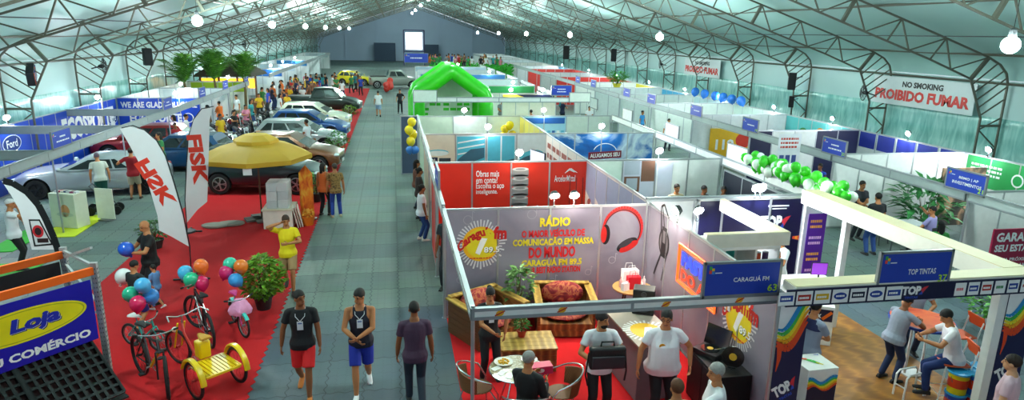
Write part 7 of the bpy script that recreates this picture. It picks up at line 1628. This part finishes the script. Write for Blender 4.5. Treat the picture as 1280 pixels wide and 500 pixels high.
for lb, x, y, Y, kw in (('man with short dark hair inside the poster stand', 594, 190, 18.6, dict(rz=R(170), skin='brown', top=('short', '#3a4a5a'))), ('woman with dark hair at the aisle end of the poster stand', 549, 194, 18.7, dict(rz=R(-120), skin='tan', hair=('bun', '#2a1812'), top=('short', '#8a5a4a'), fem=True)), ('salesperson with dark hair inside the red panelled stand', 561, 249, 14.4, dict(rz=R(160), skin='brown', top=('short', '#20252c')))):
    p = at_head(x, y, Y); person(lb, (p.x, Y, 0), h=max(1.5, min(1.85, p.z)), lod=1, bottom=('trousers', '#22262e'), **kw)
person('woman in black with a white badge standing behind the round table', (1.50, 10.15, .012), PI*1.02, 1.66, 'tan', ('bun', '#15100e'), ('short', '#101014'), ('trousers', '#14141a'), '#1c1c1e', lod=0, fem=True, extras=badge, arms={'r': ((-.02, .26, 1.02), (1, -.1, -.5)), 'l': ((-.27, .05, .9), (-1, -.4, 0))}, head=(0, -20))
def chest_logo(root, P):
    b = B(); f = Fr(P['up'](.07, .155, .36), (-1, 0, 0), (0, 0, 1)); b.prism(f, [(.045*math.cos(2*PI*i/14), .035*math.sin(2*PI*i/14)) for i in range(14)], -.01, .004); b.build('chest_logo', M('#e8a01a'), root)
person('seated grey haired man in a black long sleeve at the round table', (1.80, 8.36, .012), R(-38), 1.74, 'tan', ('short', '#8a8884'), ('long', '#0c0c10'), ('trousers', '#1a1a20'), '#141416', 'sit', .44, -.02, lod=0, arms={'l': ((-.10, .34, .86), (-.35, -.5, -1)), 'r': ((.16, .30, .80), (.35, -.5, -1))}, head=(-20, -12))
person('bearded man in white holding a black laptop bag', (2.98, 8.72, .012), PI*.98, 1.77, 'tan', ('short', '#1a1210'), ('short', '#e6e4ea'), ('trousers', '#121216'), '#141416', lod=0, arms={'l': ((-.13, .27, 1.08), (-1, -.2, -.5)), 'r': ((.13, .27, 1.08), (1, -.2, -.5))}, head=(42, -8),
       extras=lambda r, P: [(lambda b: (b.ball(P['hp'](0, .045, -.075), (.055, .055, .05), 14, 9, P['HR']), b.build('beard', M('#1a1210', .9), r)))(B())])
t = thing('laptop_bag', 'black laptop bag held across the chest of the bearded man', 'bag', (2.97, 8.36, 1.08), R(-3)); b = B(); b.box(-.27, .27, -.08, .05, .0, .34); b.build('body', M('#101014', .6, bump=.3, bscale=20), t, bevel=.035); b = B(); b.box(-.24, .24, -.105, -.075, .03, .22); b.build('pocket', M('#2a2a32', .5), t, bevel=.02); b = B(); b.tube([(-.1, 0, .33), (-.09, -.0, .41), (.09, 0, .41), (.1, 0, .33)], .014, 6); b.build('handle', BLACK, t); b = B(); b.tube([(-.27, 0, .25), (-.31, .0, -.1), (-.27, 0, -.28)], .014, 6); b.tube([(.27, 0, .25), (.30, .0, -.06), (.28, 0, -.22)], .014, 6); b.build('strap', BLACK, t)
person('stout man in a white tee with glasses in the radio stand', (3.92, 8.55, .012), PI*.97, 1.82, 'tan', ('short', '#1c1a1a'), ('short', '#eceaf2'), ('trousers', '#16161c'), '#141416', lod=0, bulk=1.42, head=(-25, -10), extras=lambda r, P: (glasses(r, P), chest_logo(r, P)), arms={'l': ((-.37, .12, .95), (-1, -.4, 0)), 'r': ((.38, .08, .9), (1, -.4, 0))})
person('grey cropped man in a white tee turning at the front beam', (3.98, 7.0, .0), R(75), 1.76, 'tan', ('short', '#9a9894'), ('short', '#eceaf0'), ('trousers', '#22262e'), '#1c1c1e', lod=0, bulk=1.2, arms={'l': ((-.12, .48, 1.2), (-1, -.2, -.4))}, head=(10, -5))
person('brown haired visitor seen from behind at the bottom edge', (3.34, 6.78, 0), R(-5), 1.7, 'tan', ('short', '#5a3418'), ('short', '#b8d0b4'), ('trousers', '#2a3040'), lod=0)
person('salesman in a grey and navy tee at the paint stand entrance', (6.52, 8.75, .02), R(-75), 1.72, 'tan', ('short', '#120e0c'), ('short', '#8a92a8'), ('trousers', '#1c2234'), '#141416', lod=0, arms={'r': ((.0, .30, 1.06), (1, -.1, -.5)), 'l': ((-.1, .3, 1.08), (-1, -.1, -.5))}, head=(10, -12), extras=lambda r, P: [(lambda b: (b.loft([ell(P['up'](0, -.004, z), rx, ry, tilt=0) for z, rx, ry in ((.40, .19, .128), (.50, .165, .112), (.565, .105, .095))]), b.build('navy_yoke', M('#1a1f4a', .8), r)))(B())])
person('boy in a grey tee and jeans leaning on the round high table', (8.40, 9.12, .02), R(-82), 1.56, 'brown', ('short', '#0e0b0a'), ('short', '#9aa0b0'), ('trousers', '#1a2c52'), '#141418', lod=0, bulk=1.12, lean=.22, arms={'l': ((-.08, .52, 1.2), (-1, -.1, -.4)), 'r': ((.14, .48, 1.2), (1, -.1, -.4))}, head=(0, -24))
person('helper in a grey tee behind the round high table', (9.5, 9.95, .02), R(160), 1.56, 'tan', ('short', '#15100e'), ('short', '#a8aec0'), ('trousers', '#1c2a44'), '#1c1c1e', lod=0, arms={'l': ((-.12, .34, 1.1), (-1, -.1, -.4)), 'r': ((.12, .34, 1.1), (1, -.1, -.4))}, head=(0, -25))
person('young man in a white tee sitting on the orange high chair', (8.80, 8.28, .02), R(60), 1.66, 'tan', ('short', '#120e0c'), ('short', '#f0e9ee'), ('trousers', '#16306a'), '#141416', 'high', .75, .26, lod=0, arms={'l': ((-.14, .5, 1.16), (-1, -.2, -.5)), 'r': ((.12, .52, 1.16), (1, -.2, -.5))}, head=(10, -16))
person('visitor in a pale pink tee at the bottom corner before the paint stand', (8.15, 6.75, 0), R(35), 1.7, 'light', ('short', '#2a1a12'), ('short', '#e0b8c4'), ('trousers', '#2a3040'), lod=0, bulk=1.1)
person('man in a white tee inside the paint stand near the purple banner', (8.05, 12.15, .02), R(100), 1.74, 'tan', ('short', '#1a120e'), ('short', '#eef0f4'), ('trousers', '#1c2230'), lod=1, arms={'l': ((-.05, .3, 1.1), (-1, -.1, -.5))}, head=(0, -15))
person('brown haired child in front of the white reception desk', (8.40, 10.95, .02) if 0 else (7.75, 11.85, .02), R(-150), 1.5, 'tan', ('long', '#5a3018'), ('short', '#7a4a3a'), ('trousers', '#2a3048'), lod=1, fem=True)
for lb, x, y, Y, kw in (('man in a beige shirt inside the kitchen picture stand', 846, 231, 17.0, dict(top=('short', '#b8a88a'), rz=R(185), skin='tan', hair=('short', '#2a1c14'))), ('man in a mint shirt inside the kitchen picture stand', 905, 234, 17.0, dict(top=('short', '#4fc0a0'), rz=R(160), skin='brown')), ('person in a pink top inside the kitchen picture stand', 930, 236, 16.9, dict(top=('short', '#e0607a'), rz=R(120), skin='tan', fem=True, hair=('bun', '#4a2a1a'))), ('person in dark clothes at the back of the kitchen picture stand', 880, 233, 17.1, dict(top=('short', '#2a1c28'), rz=R(200), skin='brown'))):
    p = D(x, y, Y); person(lb, (p.x, Y, 0), h=max(1.55, min(1.9, p.z)), lod=1, bottom=('trousers', '#22262e'), **kw)
person('man in a dark polo with folded arms under the right beam', (13.5, 16.8, 0), R(180), 1.76, 'tan', ('short', '#1a120e'), ('short', '#23252e'), ('trousers', '#20242c'), lod=1, arms={'l': ((.1, .24, 1.12), (-1, -.1, -.5)), 'r': ((-.08, .27, 1.06), (1, -.1, -.5))})
person('man in a black polo and blue jeans seen from behind under the right beam', (12.95, 15.4, 0), R(-5), 1.74, 'tan', ('short', '#0e0b0a'), ('short', '#14151c'), ('trousers', '#2a4a8a'), lod=1, bulk=1.1)
person('man in a lilac shirt sitting at the small table', (14.5, 15.15, 0), R(25), 1.72, 'tan', ('short', '#15100c'), ('short', '#9a90c8'), ('trousers', '#22262e'), '#1c1c1e', 'sit', .46, lod=1, arms={'r': ((.05, .3, 1.3), (1, .1, -.6))}, head=(60, 0))
person('person with long dark hair and a green top sitting with the back turned', (13.62, 13.9, 0), R(-20), 1.66, 'tan', ('long', '#0e0a0a'), ('short', '#2f8a3a'), ('trousers', '#22262e'), '#1c1c1e', 'sit', .46, lod=1, fem=True)
person('person in a red top sitting behind the balloon garland', (16.6, 21.9, 0), R(170), 1.68, 'brown', ('short', '#1a100c'), ('short', '#c83a44'), ('trousers', '#2a2a30'), '#1c1c1e', 'sit', .46, lod=1)
person('person in a royal blue tee sitting behind the balloon garland', (15.3, 21.3, 0), R(120), 1.7, 'brown', ('short', '#15100c'), ('short', '#1a48b8'), ('trousers', '#22262e'), '#1c1c1e', 'sit', .46, lod=1)
person('person in a light blue top in a right stand past the price panel', (14.4, 36.9, 0), R(-150), 1.5, 'tan', ('bun', '#15100c'), ('short', '#3a9ae0'), ('trousers', '#2a3a5a'), lod=2, fem=True)
person('person in white in a right stand behind the white sign back', (13.95, 32., 0), R(170), 1.65, 'tan', ('short', '#15100c'), ('short', '#dfe2e6'), ('trousers', '#2a3040'), lod=2)
person('dark haired person leaning in a far right stand', (11.6, 38.4, 0), R(170), 1.6, 'tan', ('bun', '#15100c'), ('short', '#e4e4e8'), ('trousers', '#2a3040'), lod=2, fem=True)
person('woman in black seen near the green arch opening', (2.9, 32.3, 0), R(10), 1.7, 'tan', ('long', '#100c0a'), ('short', '#15151a'), ('trousers', '#1c1c22'), lod=2, fem=True)
person('person in grey under the beam before the green arch', (4.6, 32.2, 0), R(190), 1.7, 'brown', ('short', '#15100c'), ('short', '#4a4a52'), ('trousers', '#1c1c22'), lod=2)
# the crowd at the left stands and on the platform
TOPS = [('white', '#e4e6ea'), ('yellow', '#e8b81a'), ('blue', '#2446b0'), ('black', '#17181c'), ('red', '#b01c22'), ('grey', '#7a7e84'), ('navy', '#1c2548'), ('green', '#2f7a42'), ('pink', '#d8809a'), ('brown', '#6a4a34'), ('teal', '#2a8a90'), ('orange', '#e06a1e')]
BOTS = [('dark trousers', '#1f232c'), ('blue jeans', '#2b4478'), ('khaki trousers', '#8a7a58'), ('black trousers', '#121216')]
protos = []
for i, kw in enumerate((dict(hair=('short', '#15100c'), legs='stand'), dict(hair=('long', '#1a110c'), legs='stand', fem=True), dict(hair=('short', '#2a1c14'), legs='walk', skin='brown'), dict(hair=('pony', '#120d0a'), legs='apart', fem=True, arms={'r': ((.1, .3, 1.2), (1, -.1, -.5))}), dict(hair=('short', '#0e0b0a'), legs='stand', bulk=1.2, arms={'l': ((.0, .28, 1.1), (-1, -.1, -.5)), 'r': ((.02, .26, 1.05), (1, -.1, -.5))}))):
    kw.setdefault('skin', 'tan'); protos.append([None, kw])
rr = random.Random(21); used = {}
def crowd(where, spots, grp, z=0):
    for k, (x, y) in enumerate(spots):
        for _ in range(60):
            i = rr.randrange(5); tp = rr.choice(TOPS); bt = rr.choice(BOTS); key = (tp[0], bt[0], i in (1, 3), where)
            if key not in used: break
        used[key] = 1
        who = {0: 'short haired man', 1: 'long haired woman', 2: 'walking man', 3: 'pony tailed woman', 4: 'stocky man'}[i]
        lb = '%s in %s %s top and %s %s' % (who, 'an' if tp[0][0] in 'aeiou' else 'a', tp[0], bt[0], where)
        pr = protos[i]; rz = rr.uniform(0, 2*PI); h = rr.uniform(1.6, 1.8)
        if pr[0] is None:
            r_, _ = person(lb, (x, y, z), rz, h, top=('short', tp[1]), bottom=('trousers', bt[1]), lod=2, group=grp, **pr[1]); pr[0] = r_
        else:
            r_, parts = dup(pr[0], (x, y, z), rz, lb, grp, scale=h/1.74)
            for q in parts:
                if q.name.startswith('shirt'): recolor(q, M(tp[1], .75))
                elif q.name.startswith('trousers'): recolor(q, M(bt[1], .8))
sp = []
for _ in range(400):
    x, y = rr.uniform(-9.2, -6.4), rr.uniform(47.5, 66)
    if y < 52 and x > -7.4: continue
    if all((x-a)**2+(y-c)**2 > .9 for a, c in sp) and len(sp) < 34: sp.append((x, y))
crowd('among the left stands', sp, 'visitors crowding the left stands')
sp = []
for _ in range(200):
    x, y = rr.uniform(-6.5, -2.8), rr.uniform(54, 69)
    if all((x-a)**2+(y-c)**2 > 1.2 for a, c in sp) and len(sp) < 10: sp.append((x, y))
crowd('past the black pickup', sp, 'visitors past the black pickup', .012)
sp = []
for _ in range(400):
    x, y = rr.uniform(4, 12.6), rr.uniform(74.6, 82)
    if all((x-a)**2+(y-c)**2 > .8 for a, c in sp) and len(sp) < 26: sp.append((x, y))
crowd('on the raised platform', sp, 'visitors on the raised platform', 1.5)
crowd('around the motorbikes', [(-8.2, 36.2), (-9.9, 38.), (-8.2, 40.6), (-9.6, 43.5), (-7.2, 44.6), (-8.2, 33.4), (-9.9, 34.0), (-7.0, 46.2), (-8.6, 45.2), (-9.9, 40.5), (-8.1, 38.6)], 'visitors among the motorbikes')
crowd('near the slogan wall', [(-10.0, 28.0), (-9.6, 31.4), (-10.4, 33.9), (-9.0, 27.4)], 'visitors near the slogan wall')
crowd('down the middle block lane', [(10.6, 41), (11.8, 46), (12.6, 52), (10.9, 57), (5.2, 36.6), (7.4, 35.4), (6.6, 40.6), (8.3, 41.)], 'visitors in the middle lane')

# ------------------------------------------------------------------ lamps
GLOBE = M('#eafff8', emit=190.)
b = B(); b.ball((0, 0, 0), .17, 18, 12); gm = b.mesh('globe', [GLOBE])
ordn = ['first', 'second', 'third', 'fourth', 'fifth', 'sixth', 'seventh', 'eighth', 'ninth', 'tenth', 'eleventh']
def hang_lamp(label, x, y, z, grp):
    t = thing('globe_lamp', label, 'lamp', (x, y, z), 0, grp); link('globe', gm, t)
    b = B(); b.lathe([(.05, .15), (.075, .18), (.07, .30), (.03, .34), (0, .34)], n=14); b.build('lamp_holder', DARKGREY, t)
    top = roofz(x)-.02-z; b = B(); b.tube([(0, 0, .33), (.0, 0, top)], .008, 5); b.build('cable', BLACK, t)
for k, y in enumerate((10., 24.7, 39.4, 54., 70., 88., 108.)): hang_lamp('%s globe lamp of the row over the cars, counted from the near end' % ordn[k], -6.5, y, 6.0, 'globe lamps over the cars')
for k, y in enumerate((11.9, 30.5, 47., 63., 80., 100.)): hang_lamp('%s globe lamp of the row over the right aisle, counted from the near end' % ordn[k], 12.5, y, 5.75, 'globe lamps over the right aisle')
for k, y in enumerate((9., 23., 37., 52., 68., 86., 106., 122.)): hang_lamp('%s globe lamp of the added high middle row, counted from the near end' % ordn[k], 3.6, y, 8.9, 'globe lamps of the added high middle row')  # row added to light the hall, mostly out of sight above the view
spot('floodlight with glare on top of the red panelled wall', (3.35, 17.5, 2.4), (0, -1, -.4))
spot('floodlight above the slogan lettering of the radio stand wall', (3.62, 12.78, 2.36), (0, -.8, -.7)); spot('small floodlight left of the one above the slogan lettering', (3.2, 12.78, 2.36), (0, -.8, -.7), r=.04)
spot('floodlight on the side wall by the neon sign', (5.28, 11.35, 2.36), (-1, 0, -.5)); spot('floodlight in front of the navy wall of the paint stand', (7.7, 12.8, 2.42), (0, -1, -.5), True); spot('floodlight left of the navy wall of the paint stand', (6.3, 12.6, 2.0), (0, -1, -.6), True)
spot('floodlight over the white shelf unit', (7.85, 12.85, 2.4), (0, -1, -.3), True)
spot('floodlight on the building poster wall', (3.2, 22.6, 2.4), (0, -1, -.4), True); spot('floodlight over the earth picture', (7.3, 22.6, 2.4), (0, -1, -.4), True); spot('floodlight over the plain white wall', (2.9, 27.6, 2.4), (0, -1, -.4), True); spot('floodlight over the pale blue product shelves', (6.3, 27.6, 2.4), (0, -1, -.4), True)
spot('floodlight at the kitchen picture corner', (7.4, 17.5, 2.4), (0, -1, -.4), True)
for k, y in enumerate((15.2, 17.1, 20.4, 24.6, 29., 34., 39., 45., 52., 60., 70.)): spot('floodlight on the right wall stands, %s from the near end' % ordn[k], (17.95, y, 2.38), (-1, 0, -.5), True)
for k, (x, y) in enumerate(((-13.28, 22.2), (-13.28, 25.6), (-13.28, 33.0), (-10.6, 35.15), (-12.0, 40.9), (-10.8, 46.9), (-11, 53.9), (-10.6, 61.9), (-10.8, 69.9), (-11., 79.9))): spot('floodlight on the left wall stands, %s from the near end' % ordn[k], (x, y, 2.4), (.7, -.7, -.5), True, r=.08)
for k, (x, y) in enumerate(((6.7, 38.), (8.6, 38.), (4.6, 44.), (7.9, 44.), (5.1, 50.), (8, 56.), (4, 62.), (6.5, 68.))): spot('floodlight on the far middle stands, %s along the block' % ordn[k], (x, y, 2.38), (0, -1, -.4), True, r=.08)

# ------------------------------------------------------------------ world and colour
w = bpy.data.worlds.new('world'); SC.world = w; w.use_nodes = True
w.node_tree.nodes['Background'].inputs[0].default_value = (.75, .9, 1., 1); w.node_tree.nodes['Background'].inputs[1].default_value = .25
SC.view_settings.view_transform = 'Standard'; SC.view_settings.look = 'None'; SC.view_settings.gamma = 1; SC.view_settings.exposure = 2.0; SC.view_settings.use_curve_mapping = False
SC.cycles.max_bounces = 6; SC.cycles.diffuse_bounces = 4; SC.cycles.sample_clamp_indirect = 6; SC.cycles.caustics_reflective = False; SC.cycles.caustics_refractive = False
SC.cycles.use_denoising = True; SC.cycles.use_light_tree = True
for o in COL.objects:
    if '_o' in o: del o['_o']
